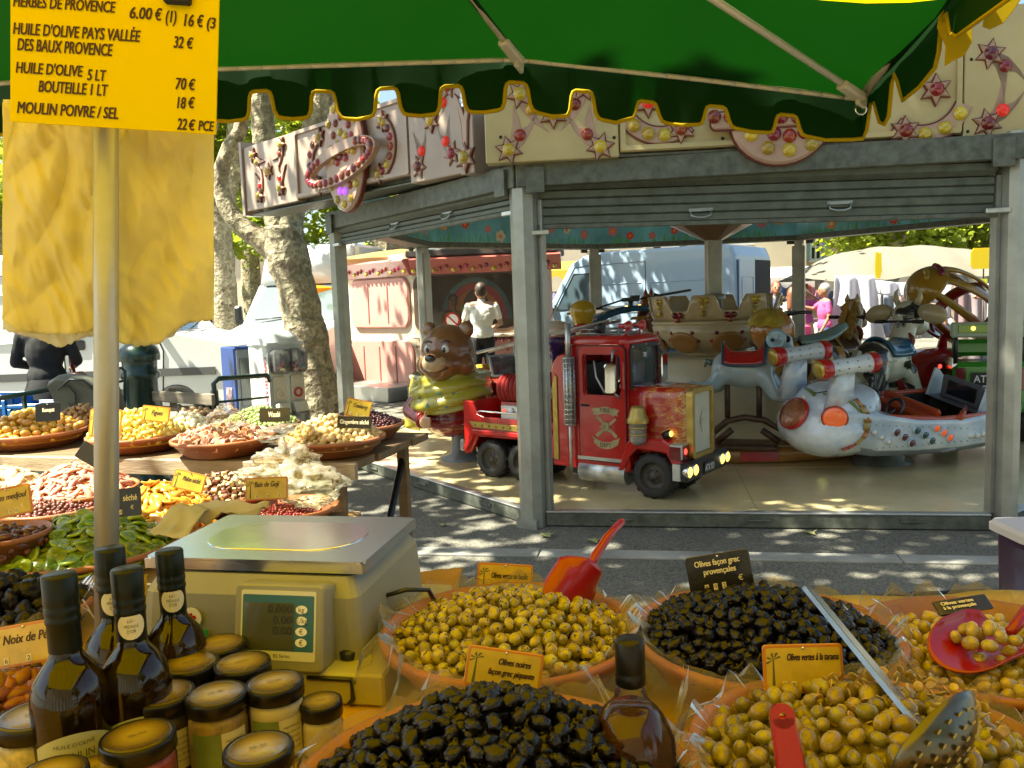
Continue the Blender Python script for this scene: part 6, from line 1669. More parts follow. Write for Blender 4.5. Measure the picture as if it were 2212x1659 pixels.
 if rear_open:
  obj('rear_shade_panel', MB().box((-.004, -near * bw * .36, 1.35), (.02, bw * .98, 1.75)), mm('van_interior_shade', (.02, .018, .016), .8), t)  # flat dark panel, the shade inside the van put into its colour
  obj('rear_door', MB().box((-.02, near * bw * .52, 1.35), (.03, bw * .82, 1.75), b=.01), pm, t)
  rp = rrect(bw * .6, .75, .05, 3, near * bw * .52, 1.5)
  obj('panel_press', MB().tube([V((-.037, y, z)) for y, z in rp], .01, 4, closed=True), pm, t)
  obj('door_handle', MB().box((-.05, near * bw * .2, 1.2), (.03, .05, .12), b=.01), BLACKP, t)
 return t
DGLASS2 = mat('vehicle_glass', (.06, .09, .11), .05, coat=1.0, spec=.8)
fx_ = P(505, 700, 10.6)
van('white_van', 'white panel van parked side on behind the wooden bench', T(fx_.x - 4.95, 11.55, 0) @ RZ(2), 5.0, 2.36, 1.95, VANW, -1,
 lettering=[('JUMPER', .62, 1.22, .07, .50), ('HDi', 1.0, 1.08, .045, .13)])
p = P(588, 700, 14.6)
van('white_lorry', 'white and blue lorry with tall roof fairing facing forward behind the plane tree', T(p.x, p.y, 0) @ RZ(-104) @ T(-4.9, 0, 0), 5.2, 2.25, 2.0, VANW, -1, hi=.5)
lb = thing('lorry_box', 'blue box body behind the white lorry cab', 'lorry body', T(p.x, p.y, 0) @ RZ(-104) @ T(-5.4, 0, 0))
obj('box', MB().box((1.0, 0, 1.7), (3.2, 2.3, 1.9), b=.04), BLUEP, lb); obj('chassis', MB().box((1.0, 0, .55), (3.2, 1.2, .3)).box((1, 0, .25), (.6, 1.8, .5)), DARK, lb)
p = P(1592, 640, 16.4)
van('blue_van', 'pale blue panel van with dappled side and rear door standing open', T(p.x, p.y, 0) @ RZ(143) @ T(0, -1.0, 0), 5.5, 2.55, 2.0, VANB, 1, rear_open=True)
KP = mat('kiosk_pink', (.56, .26, .22), .35, coat=.3, var=(1.5, .08)); KC = mat('kiosk_cream', (.62, .50, .36), .4, var=(2, .08)); KR = mat('kiosk_red', (.40, .10, .08), .35, coat=.3)
ka_ = P(893, 650, 13.8); kb_ = P(1175, 650, 13.5); kc_ = P(752, 650, 15.0)
kio = thing('ticket_kiosk', 'pink and cream fairground ticket kiosk with wide glass front and red lit fascia', 'kiosk', T(ka_.x, ka_.y, 0))
KI = T(-ka_.x, -ka_.y, 0)
def kz(py, d): return P(1010, py, d).z
def face_of(a, b):
 ux = V((b.x - a.x, b.y - a.y, 0)); L = ux.length; ux.normalize()
 return face_frame((a.x - ka_.x, a.y - ka_.y, 0), V((ux.y, -ux.x, 0))), L
MK, LK = face_of(ka_, kb_); MK2, LK2 = face_of(kc_, ka_)
zt = kz(588, 13.6); zw1 = kz(592, 13.6); zw0 = kz(712, 13.6)
def shape(n, mb, m, p=kio, M=None): return obj(n, mb, m, p, M)
wcx = (kz(0, 1) * 0) + LK * .41; ww = LK * .76
fw = MB(); ring_poly(fw, rrect(LK, zt + .15, .02, 5, LK / 2, (zt + .15) / 2), rrect(ww, zw1 - zw0, .16, 5, wcx, (zw0 + zw1) / 2), .08, T(0, 0, -.08))
shape('wall', fw, KC, kio, MK)
fr_ = MB(); ring_poly(fr_, rrect(ww + .1, zw1 - zw0 + .1, .20, 6, wcx, (zw0 + zw1) / 2), rrect(ww - .02, zw1 - zw0 - .02, .15, 6, wcx, (zw0 + zw1) / 2), .03, T(0, 0, .0))
wo = shape('window_frame', fr_, mm('brown_rubber_seal', (.10, .06, .04), .5), kio, MK)
obj('pane', MB().prism(rrect(ww, zw1 - zw0, .15, 6, wcx, (zw0 + zw1) / 2), .008, T(0, 0, -.03)), film_mat('kiosk_glass', (.9, .84, .78), .16, .04, .05, trans_tint=(.80, .72, .62)), wo)
ins = MB().box((LK / 2, 1.25, -1.3), (LK, 2.4, .05)).box((LK / 2, .85, -.6), (LK, .05, 1.2)).box((0, 1.25, -.7), (.05, 2.4, 1.2)).box((LK, 1.25, -.7), (.05, 2.4, 1.2)).box((LK / 2, 2.42, -.7), (LK, .05, 1.2))
shape('interior', ins, mm('kiosk_brown', (.42, .26, .18), .6, var=(2, .2)), kio, MK)
art = MB(); cols_ = [mm('rainbow_%d' % i, c, .5) for i, c in enumerate(((.12, .45, .85), (.8, .08, .2), (.9, .4, .05), (.5, .8, .12), (.10, .03, .02)))]
for i, (r0, r1) in enumerate(((.62, .54), (.54, .44), (.44, .33), (.33, .24))):
 arc = [(r1 * math.cos(rad(a)), .85 * r1 * 1.4 * math.sin(rad(a))) for a in range(0, 181, 12)] + [(r0 * math.cos(rad(a)), .85 * r0 * 1.4 * math.sin(rad(a))) for a in range(180, -1, -12)]
 art.prism([(x + wcx + .05, z + 1.25) for x, z in arc], .004 + .001 * i, T(0, 0, -.62), i)
art.prism([(x + wcx + .05, z + 1.45) for x, z in circ(.23, 16, 0, 0, .33)], .01, T(0, 0, -.615), 4)
shape('painted_rainbow', art, cols_, kio, MK)
zf0, zf1 = kz(587, 13.4), kz(556, 13.4)
for (Mx, Lx, nm) in ((MK, LK + .3, 'fascia'), (MK2, LK2, 'fascia')):
 fo_ = shape(nm, MB().prism([(0, zf0), (.06, zf0 - .01), (.22, zf1), (.18, zf1 + .03), (0, zf1 + .03)], Lx, Mx @ Matrix(((0, 0, 1, 0), (0, 1, 0, 0), (1, 0, 0, 0), (0, 0, 0, 1)))), KR if nm and Mx is MK else KP, kio)
 n = int(Lx / .11)
 for k in range(n):
  q = V((.06 + k * .11, zf0 + .05 + .05 * ((k * 7) % 3) / 2, .14))
  q.z = .06 + .14 * ((q.y - zf0) / (zf1 - zf0)) + .03
  link('bulb', bulb_mesh['r' if k % 3 else 'y'], fo_, Mx @ T(q) @ S(.032))
def pill(M, u0, u1, z0, z1, m, nm='panel', rib=0):
 w_, h_ = u1 - u0, z1 - z0
 po = shape(nm, MB().prism(rrect(w_, h_, min(w_, h_) * .22, 6, (u0 + u1) / 2, (z0 + z1) / 2), .05, T(0, 0, .0), ch=.02), m, kio, M)
 for k in range(rib):
  u = u0 + w_ * (k + 1) / (rib + 1); obj('rib', MB().box((u, (z0 + z1) / 2, .056), (.025, h_ * .8, .014), b=.004), mm('kiosk_pink_rib', (.42, .14, .12), .4), po)
 return po
wl = MB().box((LK2 / 2, 1.2, -.06), (LK2, 2.4, .1)); shape('wall', wl, KC, kio, MK2)
pill(MK2, .12, LK2 - .08, kz(702, 14.4), kz(595, 14.4), KP, rib=2)
pill(MK2, .02, LK2 - .02, kz(858, 14.4), kz(728, 14.4), KP, rib=3)
pd = pill(MK, LK * .50, LK * .93, kz(835, 13.5), kz(733, 13.5), KP)
pill(MK, .08, LK * .47, kz(835, 13.5), kz(733, 13.5), KP)
for i in range(5):
 for j in range(6):
  link('bulb', bulb_mesh['r'], pd, T(LK * .56 + j * .13 + (i % 2) * .06, kz(815, 13.5) + i * .15, .05) @ S(.035))
shape('counter', MB().box((wcx, zw0 - .10, .12), (ww + .1, .05, .22), b=.015), KC, kio, MK)
ns = MB().prism(circ(.13, 24, wcx - .25, zw0 + .16), .004, T(0, 0, -.018))
no_ = shape('no_smoking_sign', ns, WHITEP, kio, MK)
rg_ = MB(); ring_poly(rg_, circ(.13, 24, wcx - .25, zw0 + .16), circ(.10, 24, wcx - .25, zw0 + .16), .003, T(0, 0, -.0135)); rg_.box((wcx - .25, zw0 + .16, -.010), (.025, .2, .003), T(wcx - .25, zw0 + .16, 0) @ RZ(45) @ T(-(wcx - .25), -(zw0 + .16), 0))
obj('red_ring', rg_, RED, no_)
shape('step', MB().box((LK2 / 2, .12, .35), (LK2 + .3, .24, .8), b=.01), mm('tread_plate'), kio, MK2); shape('step', MB().box((LK / 2, .12, .3), (LK, .24, .7), b=.01), mm('tread_plate'), kio, MK)
shape('roof', MB().box((LK / 2 + .1, zf1 + .1, -.6), (LK + .3, .12, 1.6), b=.02), mm('dark_roof', (.05, .035, .03), .6), kio, MK)
tp = thing('tan_parasol', 'tan straw coloured parasol top above the pink kiosk roof', 'parasol', T(P(860, 560, 15.0).x, 15.4, 0))
obj('cover', MB().lathe([(1.25, kz(556, 15.2)), (1.2, kz(551, 15.2)), (.5, kz(538, 15.2)), (0, kz(531, 15.2))], 10, sm=False), cloth_mat('tan_cloth', (.42, .27, .11), .3), tp)
obj('pole', MB().cyl((0, 0, 0), (0, 0, kz(534, 15.2)), .03, n=8), STEEL, tp)
aw = thing('orange_awning', 'orange awning on a white frame left of the pink kiosk', 'awning', T(P(760, 600, 16.5).x, 16.5, 0))
obj('cloth', MB().grid(lambda u, v: V((-1.2 + 1.9 * u, -.9 * v, kz(575, 16.5) - .35 * v)), 6, 4), cloth_mat('orange_cloth', (.75, .30, .02), .5), aw)
obj('valance', MB().grid(lambda u, v: V((-1.2 + 1.9 * u, -.9, kz(575, 16.5) - .35 - .2 * v)), 6, 1), cloth_mat('orange_cloth2', (.70, .26, .02), .5), aw)
for x in (-1.15, .65): obj('pole', MB().cyl((x, -.85, 0), (x, -.85, kz(575, 16.5) - .35), .025, n=8), STEEL, aw)
obj('cabinet', MB().box((0, -.2, .9), (1.7, .5, 1.8), b=.03), KP, aw)
SKIN = mat('skin', (.46, .26, .17), .5, sss=.0, var=(8, .08)); SKIN2 = mat('tanned_skin', (.34, .17, .10), .5, var=(8, .08))
def person(label, M, h, shirt, legs, hair, skin=None, pose='stand', sleeve=.55, long_hair=False, bag=None, group='people at the market', skirt=False, lean=0, turn=0):
 "adult figure; x forward, feet at the origin"
 skin = skin or SKIN
 k = h / 1.75
 t = thing('person', label, 'person', M, group)
 S1 = M_sc = S(k, k, k)
 L_ = lean
 def up(x, y, z):
  "bends the trunk forward above the hips"
  if z > .95 and L_:
   d = z - .95; return V((x + d * math.sin(rad(L_)), y, .95 + d * math.cos(rad(L_))))
  return V((x, y, z))
 if pose == 'counter': arms = [(up(0, s_ * .20, 1.43), up(.02, s_ * .27, 1.16), up(.24, s_ * .16, 1.10)) for s_ in (-1, 1)]
 elif pose == 'reach': arms = [(up(0, -.19, 1.43), up(.12, -.30, 1.30), up(.36, -.30, 1.36)), (up(0, .19, 1.43), up(0, .25, 1.15), up(.12, .22, .92))]
 elif pose == 'bag': arms = [(up(0, -.19, 1.43), up(-.02, -.26, 1.16), up(.10, -.20, .98)), (up(0, .19, 1.43), up(.02, .27, 1.18), up(.2, .14, 1.22))]
 else: arms = [(up(0, s_ * .19, 1.43), up(-.02, s_ * .25, 1.14), up(.04, s_ * .25, .88)) for s_ in (-1, 1)]
 hc = up(.02, 0, 1.63)
 pr = [('e', hc, (.102, .084, .120)), ('e', hc + V((.035, 0, -.055)), (.062, .056, .06)), ('c', up(0, 0, 1.42), up(.01, 0, 1.56), .055, .05), ('c', up(0, -.12, 1.42), up(0, .12, 1.42), .07, .07), ('e', up(0, 0, 1.26), (.11, .155, .20)), ('e', V((0, 0, 1.0)), (.11, .15, .14)), ('e', hc + V((.105, 0, -.02)), (.018, .014, .024))]
 for s_ in (-1, 1):
  pr += [('c', V((0, s_ * .085, .94)), V((.01, s_ * .095, .50)), .082, .055), ('c', V((.01, s_ * .095, .50)), V((-.02, s_ * .10, .08)), .054, .036), ('c', V((-.03, s_ * .10, .045)), V((.14, s_ * .115, .03)), .042, .03), ('e', hc + V((0, s_ * .082, -.01)), (.018, .010, .03))]
 for a, b, c in arms:
  pr += [('c', a, b, .047, .038), ('c', b, c, .036, .025)]
  d = (c - b).normalized()
  pr += [('e', c + d * .05, (.035, .02, .045))]
  sd = d.cross(V((0, 0, 1)) if abs(d.z) < .8 else V((1, 0, 0))).normalized()
  for q in range(4): pr.append(('c', c + d * .07 + sd * (.024 - .016 * q), c + d * (.13 - abs(q - 1.4) * .012) + sd * (.026 - .017 * q) - V((0, 0, .02)), .0095, .008))
  pr.append(('c', c + d * .02 + sd * .03, c + d * .075 + sd * .05, .011, .009))
 obj('body', body('body', pr, .014, skin, 2), skin, t, M_sc)
 sh = [('c', up(0, -.12, 1.395), up(0, .12, 1.395), .078, .078), ('e', up(0, 0, 1.25), (.135, .175, .22)), ('e', up(0, 0, 1.02), (.135, .178, .15)), ('c', up(0, 0, 1.44), up(.005, 0, 1.50), .066, .056)]
 for a, b, c in arms:
  sh.append(('c', a - V((0, 0, .015)), a.lerp(b, sleeve * 1.2 if sleeve < .8 else 1), .054, .054))
  if sleeve > .8: sh.append(('c', b, b.lerp(c, .9), .05, .04))
 obj('shirt', body('shirt', sh, .016, shirt, 3), shirt, t, M_sc)
 if skirt:
  obj('skirt', MB().lathe([(.16, 1.0), (.20, .9), (.24, .6), (.27, .45), (.25, .45), (.15, .95)], 20, S(.85, 1, 1)), legs, t, M_sc)
 else:
  lg = [('e', V((0, 0, .98)), (.125, .165, .13))]
  for s_ in (-1, 1): lg += [('c', V((0, s_ * .088, .92)), V((.01, s_ * .097, .50)), .098, .072), ('c', V((.01, s_ * .097, .50)), V((-.02, s_ * .102, .12)), .070, .058)]
  obj('trousers', body('trousers', lg, .018, legs, 3), legs, t, M_sc)
 for s_ in (-1, 1): obj('shoe', MB().ell((.055, s_ * .112, .035), (.14, .052, .045), None, 12, 8), mm('dark_shoe', (.03, .022, .018), .5), t, M_sc)
 hr_ = [('e', hc + V((-.020, 0, .035)), (.104, .092, .105)), ('e', hc + V((-.05, 0, -.01)), (.06, .080, .075))]
 if long_hair: hr_ += [('c', hc + V((-.06, 0, .0)), up(-.10, 0, 1.36), .085, .06)]
 obj('hair', body('hair', hr_, .014, hair, 2), hair, t, M_sc)
 for s_ in (-1, 1): obj('eye', MB().ell(hc + V((.092, s_ * .033, .012)), (.010, .013, .009), None, 8, 6), mm('eye_dark', (.02, .012, .01), .2), t, M_sc)
 obj('mouth', MB().ell(hc + V((.095, 0, -.062)), (.008, .024, .007), None, 8, 6), mm('lips', (.30, .09, .07), .5), t, M_sc)
 if bag is not None:
  obj('shoulder_bag', MB().box((-.02, -.27, .92), (.30, .12, .26), b=.04).tube([(-.02, -.25, 1.04), (0, -.20, 1.40), (0, -.10, 1.50)], .014, 6), bag, t, M_sc)
 return t
def at_px(px, d, deg): return T(P(px, 640, d).x, d, 0) @ RZ(deg)
WSH = mat('white_shirt', (.80, .78, .74), .8, bump=(11, .7, .03)); BLK = mat('black_cloth', (.012, .012, .014), .85, bump=(18, .4, .01)); HBR = mat('dark_hair', (.04, .025, .016), .55, bump=(60, .5, .004), var=(30, .5)); HGR = mat('grey_hair', (.32, .31, .30), .6, bump=(60, .5, .004)); HBL = mat('auburn_hair', (.16, .06, .025), .55, bump=(60, .5, .004))
person('man in white short sleeved shirt seen from behind at the pink kiosk window', at_px(1039, 12.75, 88), 1.84, WSH, BLK, HBR, SKIN, 'counter', .55)
person('person with dark hair and yellow green shirt inside the kiosk behind glass', T(MK @ V((wcx - .42, 0, -.72))) if False else at_px(978, 14.35, -80), 1.70, mat('yellow_green_shirt', (.46, .50, .20), .8), BLK, HBR, SKIN2, 'counter', .6)
PINK = mat('pink_top', (.60, .08, .24), .8); LIL = mat('white_top', (.70, .62, .60), .8); MAG = mat('magenta_top', (.45, .08, .40), .8); BEI = mat('beige_cloth', (.45, .36, .26), .85); NAVY = mat('navy_shirt', (.04, .06, .14), .8)
person('man with short grey hair and sunglasses behind the open van door', at_px(1677, 15.2, -100), 1.74, NAVY, BEI, HBL, SKIN2, 'stand')
person('woman with long auburn hair in white top walking past the stall', at_px(1712, 14.6, 40), 1.62, LIL, BEI, HBL, SKIN, 'stand', long_hair=True, bag=PINK)
person('woman in magenta top standing beyond the woman in white', at_px(1738, 16.2, -120), 1.68, MAG, BEI, HBL, SKIN, 'bag', long_hair=True)
person('grey haired woman in pink top raising a hand to her face', at_px(1782, 14.2, 175), 1.66, PINK, NAVY, HGR, SKIN2, 'reach', bag=LIL)
person('grey haired person in grey shirt stooping beside the hanging cloths', at_px(2052, 13.2, 165), 1.60, mat('grey_shirt', (.25, .26, .28), .85), NAVY, HGR, SKIN2, 'reach', lean=35)
person('person in a white top reaching up beside the stall at right', at_px(2182, 12.6, 160), 1.74, LIL, NAVY, HBR, SKIN2, 'reach')
person('person in black clothes with a dark red bag standing before the white van', at_px(86, 7.7, 100), 1.72, BLK, BLK, HBR, SKIN, 'counter', sleeve=.9, skirt=True, bag=mat('wine_red_bag', (.12, .012, .015), .5), group=None)
STC = cloth_mat('cream_canvas', (.22, .20, .16), .25, var=(1.2, .1), bump=(30, .2, .002))
sx0, sx1 = P(1775, 640, 14.6).x, P(2260, 640, 14.6).x
zc0, zc1 = P(1980, 596, 14.6).z, P(1980, 531, 16.2).z
ms = thing('market_stall', 'cream canopied market stall with scalloped edge and thin dark poles', 'market stall', T(sx0, 14.6, 0))
Wm = sx1 - sx0
obj('canopy', MB().grid(lambda u, v: V((Wm * u + .25 * (1 - v) * (u - .5), 2.6 * v, zc0 + (zc1 - zc0) * (1 - (2 * v - 1) ** 2) * (1 - .9 * abs(2 * u - 1) ** 3) - .05 * math.sin(u * PI * 5) ** 2 * (1 - v))), 30, 10), STC, ms)
obj('valance', MB().grid(lambda u, v: V((Wm * u + .25 * (u - .5), -.01 + .02 * math.sin(u * 60), zc0 - .05 * math.sin(u * PI * 5) ** 2 - v * (.16 + .05 * abs(math.sin(u * PI * 14))))), 90, 2), STC, ms)
pm2 = mm('dark_pole', (.10, .08, .06), .5, .3)
for u in (.02, .36, .98):
 obj('pole', MB().cyl((Wm * u, .05, 0), (Wm * u, .05, zc0), .028, n=8), pm2, ms)
 for du_ in (-.5, .5): obj('brace', MB().cyl((Wm * u, .05, zc0 - .45), (Wm * u + du_, .3, zc0 + .02), .016, n=6), pm2, ms)
obj('rail', MB().cyl((.5, .05, P(1980, 622, 14.6).z), (Wm, .05, P(1980, 606, 14.6).z), .02, n=6), pm2, ms)
zr = P(1980, 618, 14.4).z
rg = random.Random(77)
tones = [(.30, .24, .26), (.36, .34, .36), (.20, .22, .27), (.42, .30, .28), (.30, .32, .38), (.46, .42, .42), (.24, .16, .17)]
TM = [mat('hanging_cloth_%s' % n_, c, .9, var=(2, .15)) for n_, c in zip(('mauve', 'grey', 'slate', 'rose', 'steel', 'pale', 'plum'), tones)]
x = P(1838, 640, 14.4).x - sx0; i = 0
names = ('mauve', 'light grey', 'slate', 'dusty rose', 'steel grey', 'pale grey', 'plum')
while x < Wm - .2:
 w_ = rg.uniform(.26, .40); c_ = i % 7; z0 = rg.uniform(.5, .75)
 me = MB().grid(lambda u, v: V((x + sx0 + w_ * (u - .5) * (1 + .1 * v), 14.42 + .05 * math.sin(u * 9 + i) * (.3 + v), zr - v * (zr - z0))), 10, 4)
 o_ = obj('hanging_cloth', mod_mesh('hanging_cloth', me, TM[c_], [('SOLIDIFY', dict(thickness=.01))]), TM[c_])
 tag(o_, ['%s cloth hung first from the left on the stall rail', '%s cloth hung second from the left on the stall rail', '%s cloth hung third from the left on the stall rail', '%s cloth hung fourth from the left on the stall rail', '%s cloth hung fifth from the left on the stall rail', '%s cloth hung sixth from the left on the stall rail', '%s cloth hung seventh from the left on the stall rail', '%s cloth hung eighth from the left on the stall rail', '%s cloth hung ninth from the left on the stall rail', '%s cloth hung tenth from the left on the stall rail', '%s cloth hung eleventh from the left on the stall rail', '%s cloth hung twelfth from the left on the stall rail'][min(i, 11)] % names[c_], 'cloth', 'cloths hung from the stall rail')
 x += w_ * 1.02; i += 1
WHC = cloth_mat('white_draped_cloth', (.74, .72, .78), .35)
def drape(u, v):
 p = P(1800 + 110 * u - 22 * (1 - v) * u, 595 + (735 - 595) * v, 14.3); return V((p.x, 14.25 + .10 * math.sin(u * 14 + 2 * v) * (.3 + v), p.z))
tag(obj('draped_sheet', mod_mesh('draped_sheet', MB().grid(drape, 30, 12), WHC, [('SOLIDIFY', dict(thickness=.01))]), WHC), 'white sheet draped down the left corner of the market stall', 'sheet')
def drape2(u, v):
 p = P(1880 + 130 * u, 602 + (632 - 602) * v + 8 * math.sin(u * 3.1), 14.3); return V((p.x, 14.3 + .06 * math.sin(u * 16), p.z))
tag(obj('draped_sheet', mod_mesh('draped_sheet', MB().grid(drape2, 24, 6), WHC, [('SOLIDIFY', dict(thickness=.01))]), WHC), 'bunched white sheet lying over the stall rail', 'sheet')
YSG = cloth_mat('yellow_card', (.80, .62, .04), .3)
ys = thing('yellow_sign', 'blank yellow eight sided card sign on a thin stand at the stall', 'sign', T(P(2125, 640, 12.9).x, 12.9, 0))
zz1 = P(2125, 558, 12.9).z
obj('card', MB().prism([(-.22, -.10), (-.17, -.16), (.17, -.16), (.22, -.10), (.22, .10), (.17, .16), (-.17, .16), (-.22, .10)], .012, T(0, 0, zz1) @ RX(90)), YSG, ys)
obj('stand', MB().cyl((0, .02, 0), (0, .02, zz1 - .1), .012, n=6), pm2, ys); obj('tag', MB().box((0, 0, zz1 - .36), (.09, .02, .09)), mat('lime_tag', (.50, .55, .03), .5), ys)
ys = obj('yellow_tag', MB().prism([(-.05, -.20), (.03, -.22), (.06, -.1), (.05, .2), (-.05, .22), (-.06, 0)], .01, T(P(1897, 573, 13.9)) @ RX(90)), YSG); tag(ys, 'narrow curled yellow card hanging from the stall edge', 'card')
for (px, py, d, wd, m, lab) in ((1215, 585, 22, 2.4, cloth_mat('yellow_stripe_canvas', (.80, .55, .10), .5), 'yellow awning market stall behind the pale blue van front'), (1725, 600, 19, 2.0, cloth_mat('white_canvas', (.75, .70, .66), .5), 'white canopied stall with hanging clothes behind the shoppers')):
 p = P(px, py, d); t = thing('market_stall', lab, 'market stall', T(p.x, d, 0))
 obj('canopy', MB().grid(lambda u, v: V((wd * (u - .5), 1.6 * v, p.z + .28 - .3 * (2 * v - 1) ** 2 * .9)), 8, 8), m, t)
 obj('valance', MB().grid(lambda u, v: V((wd * (u - .5), -.01, p.z + .02 - v * (.2 + .05 * math.sin(u * 40)))), 40, 1), m, t)
 for s_ in (-1, 1): obj('pole', MB().cyl((s_ * wd * .48, 0, 0), (s_ * wd * .48, 0, p.z), .025, n=6), pm2, t)
 obj('rail', MB().cyl((-wd * .48, .1, 1.75), (wd * .48, .1, 1.75), .018, n=6), pm2, t)
 obj('counter', MB().box((0, .6, .45), (wd * .9, .9, .9), b=.02), TM[3], t)
 for k in range(9):
  c_ = [(.55, .10, .08), (.06, .16, .45), (.70, .40, .06), (.60, .25, .30), (.12, .12, .20)][(k * 3 + int(px)) % 5]
  cl_ = tag(obj('garment', mod_mesh('garment', MB().grid(lambda u, v: V((p.x + wd * (-.42 + .105 * k) + .2 * (u - .5) * (1 + .3 * v), d + .08 + .03 * math.sin(u * 8), 1.74 - .62 * v)), 5, 3), mm('garment_%d' % ((k * 3 + int(px)) % 5), c_, .9), [('SOLIDIFY', dict(thickness=.02))]), mm('garment_%d' % ((k * 3 + int(px)) % 5), c_, .9)),
   '%s garment on the rail of the %s stall' % (('red', 'blue', 'orange', 'pink', 'dark')[(k * 3 + int(px)) % 5], 'yellow awning' if px < 1500 else 'white canopied'), 'garment', 'garments on the rail of the %s stall' % ('yellow' if px < 1500 else 'white'))
def vend(px, d, py_top, w_, dp, deg): return T(P(px, 640, d).x, d, 0) @ RZ(deg), P(px, py_top, d).z
M, h = vend(512, 8.5, 748, .3, .3, -46)     # front faces -x local? front = +x
VB = mat('vending_blue', (.012, .045, .20), .35, coat=.4)
bm = thing('toy_vending_machine', 'dark blue coin vending machine with window beside the white capsule machine', 'vending machine', M)
obj('cabinet', MB().box((0, 0, h / 2), (.30, .30, h), b=.012), VB, bm)
fo = obj('front_frame', MB().prism(rrect(.26, h * .95, .02, 3, 0, 0), .012, face_frame((.15, 0, h / 2), (1, 0, 0))), mat('vending_grey', (.20, .22, .25), .4), bm)
obj('glass', MB().box((.168, .0, h * .70), (.006, .20, h * .40)), DGLASS, bm); obj('backing', MB().box((.1645, .03, h * .70), (.003, .10, h * .36)), mat('toy_print', (.5, .42, .42), .5, var=(22, .8)), bm)
obj('picture', MB().box((0, -.152, h * .56), (.14, .006, .22), b=.002), mat('picture_print', (.30, .22, .24), .5, var=(20, .9)), bm)
obj('picture', MB().box((.07, -.152, h * .2), (.10, .006, .30), b=.002), mat('palm_print', (.04, .22, .10), .5, var=(14, .9), col2=(.55, .45, .05)), bm)
for s_ in (-.05, .05): obj('coin_slot', MB().box((.17, s_, h * .36), (.02, .05, .12), b=.006), mm('vending_light', (.45, .45, .42), .4), bm)
M, h = vend(588, 8.25, 742, .44, .4, -42)
CW = mat('capsule_white', (.66, .68, .62), .35, coat=.4)
cm = thing('capsule_machine', 'white capsule vending machine with domed top and clear bubbles of coloured balls', 'vending machine', M)
obj('cabinet', MB().prism(rrect(.36, .42, .04, 4), h - .10, T(0, 0, .10)), CW, cm); obj('top', MB().lathe([(.28, h), (.27, h + .06), (.18, h + .12), (0, h + .14)], 20, S(.75, .85, 1), 0).prism(rrect(.38, .44, .05, 4), .03, T(0, 0, h - .012)), mat('top_white', (.72, .74, .70), .35, coat=.4), cm)
obj('base', MB().box((0, 0, .05), (.30, .36, .10)), GREYPAINT, cm)
bubm = film_mat('clear_bubble', (.95, .95, .95), .45, .08, .04)
rg = random.Random(31)
for z in (h * .86, h * .36):
 for s_ in (-.1, .1):
  obj('bubble', MB().prism(rrect(.17, .24, .04, 4), .12, face_frame((.18, s_, z), (1, 0, 0)), ch=.035), bubm, cm)
  bb_ = [mm('ball_%s' % n, c, .3, coat=.5) for n, c in (('red', (.5, .05, .06)), ('yellow', (.6, .45, .05)), ('blue', (.06, .30, .45)), ('pink', (.6, .25, .3)))]
  for k in range(7): obj('capsule', MB().ell((.21 + rg.uniform(-.01, .05), s_ + rg.uniform(-.055, .055), z - .08 + .03 * (k // 3)), .024, None, 8, 6), bb_[rg.randrange(4)], cm)
for s_ in (-.1, .1):
 obj('coin_panel', MB().prism(rrect(.15, .34, .02, 3), .02, face_frame((.18, s_, h * .60), (1, 0, 0))), mm('panel_beige', (.60, .55, .44), .4), cm)
 kn = MB(); ring_poly(kn, circ(.05, 16), circ(.03, 16), .012, face_frame((.20, s_, h * .60), (1, 0, 0))); obj('knob', kn, RED if s_ > 0 else CREAM, cm)
 obj('chute', MB().prism(rrect(.15, .14, .03, 3), .09, face_frame((.18, s_, h * .46), (1, 0, .4)), ch=.02), mm('panel_beige'), cm)
ltm = MB()
Mc = Matrix(((0, 1, 0, .13), (0, 0, -1, -.211), (-1, 0, 0, h * .90), (0, 0, 0, 1)))
obj('text_strip', MB().box((.15, -.212, h * .5), (.09, .004, h * .86)), mm('strip_white', (.7, .7, .68), .5), cm)
text(ltm, 'CAPSULESTATION', Mc, 0, -.005, .042, h * .42, z=.006, bold=.002); text(ltm, 'CAPSULESTATION', Mc, h * .5, -.005, .042, h * .40, z=.006, bold=.002)
obj('lettering', ltm, mat('red_print', (.40, .03, .03), .5), cm)
WOOD = mat('weathered_wood', (.26, .20, .13), .8, var=(3, .35), bump=(30, .5, .004), stretch=(1, 8, 8))
WOODG = mat('weathered_grey_wood', (.23, .19, .14), .8, var=(3, .35), bump=(30, .5, .004), stretch=(1, 8, 8))
ba, bb2 = P(322, 880, 7.6), P(478, 845, 7.0)
ux = V((bb2.x - ba.x, bb2.y - ba.y, 0)).normalized()
be = thing('wooden_bench', 'weathered slatted wooden bench with dark metal arms beside the blue vending machine', 'bench', frame((ba.x, ba.y, 0), ux, (0, 0, 1)))
Lb = 1.15
for k, z in enumerate((.55, .68, .82)):
 obj('slat', MB().box((Lb / 2 - .25, -.02 - .05 * k, z), (Lb + .45, .035, .095), b=.006), WOOD if k % 2 else WOODG, be)
for k in range(4): obj('slat', MB().box((Lb / 2 - .25, .1 + .11 * k, .44), (Lb + .45, .09, .035), b=.006), WOODG if k % 2 else WOOD, be)
for x in (-.25, .35, .95):
 obj('leg', MB().box((x, .02, .44), (.05, .05, .88), RX(0), b=.006).box((x, .25, .40), (.05, .5, .05), b=.006).box((x, .46, .21), (.05, .05, .42), b=.006), WOOD, be)
GRI = mat('dark_green_iron', (.010, .035, .026), .35, .2, coat=.4)
obj('arm', MB().tube([(1.0, .0, .62), (1.0, -.02, .94), (1.02, .02, .98), (1.0, .55, .96), (1.0, .58, .9)], .022, 8).tube([(1.0, -.02, .78), (1.0, .55, .76)], .012, 6), GRI, be)
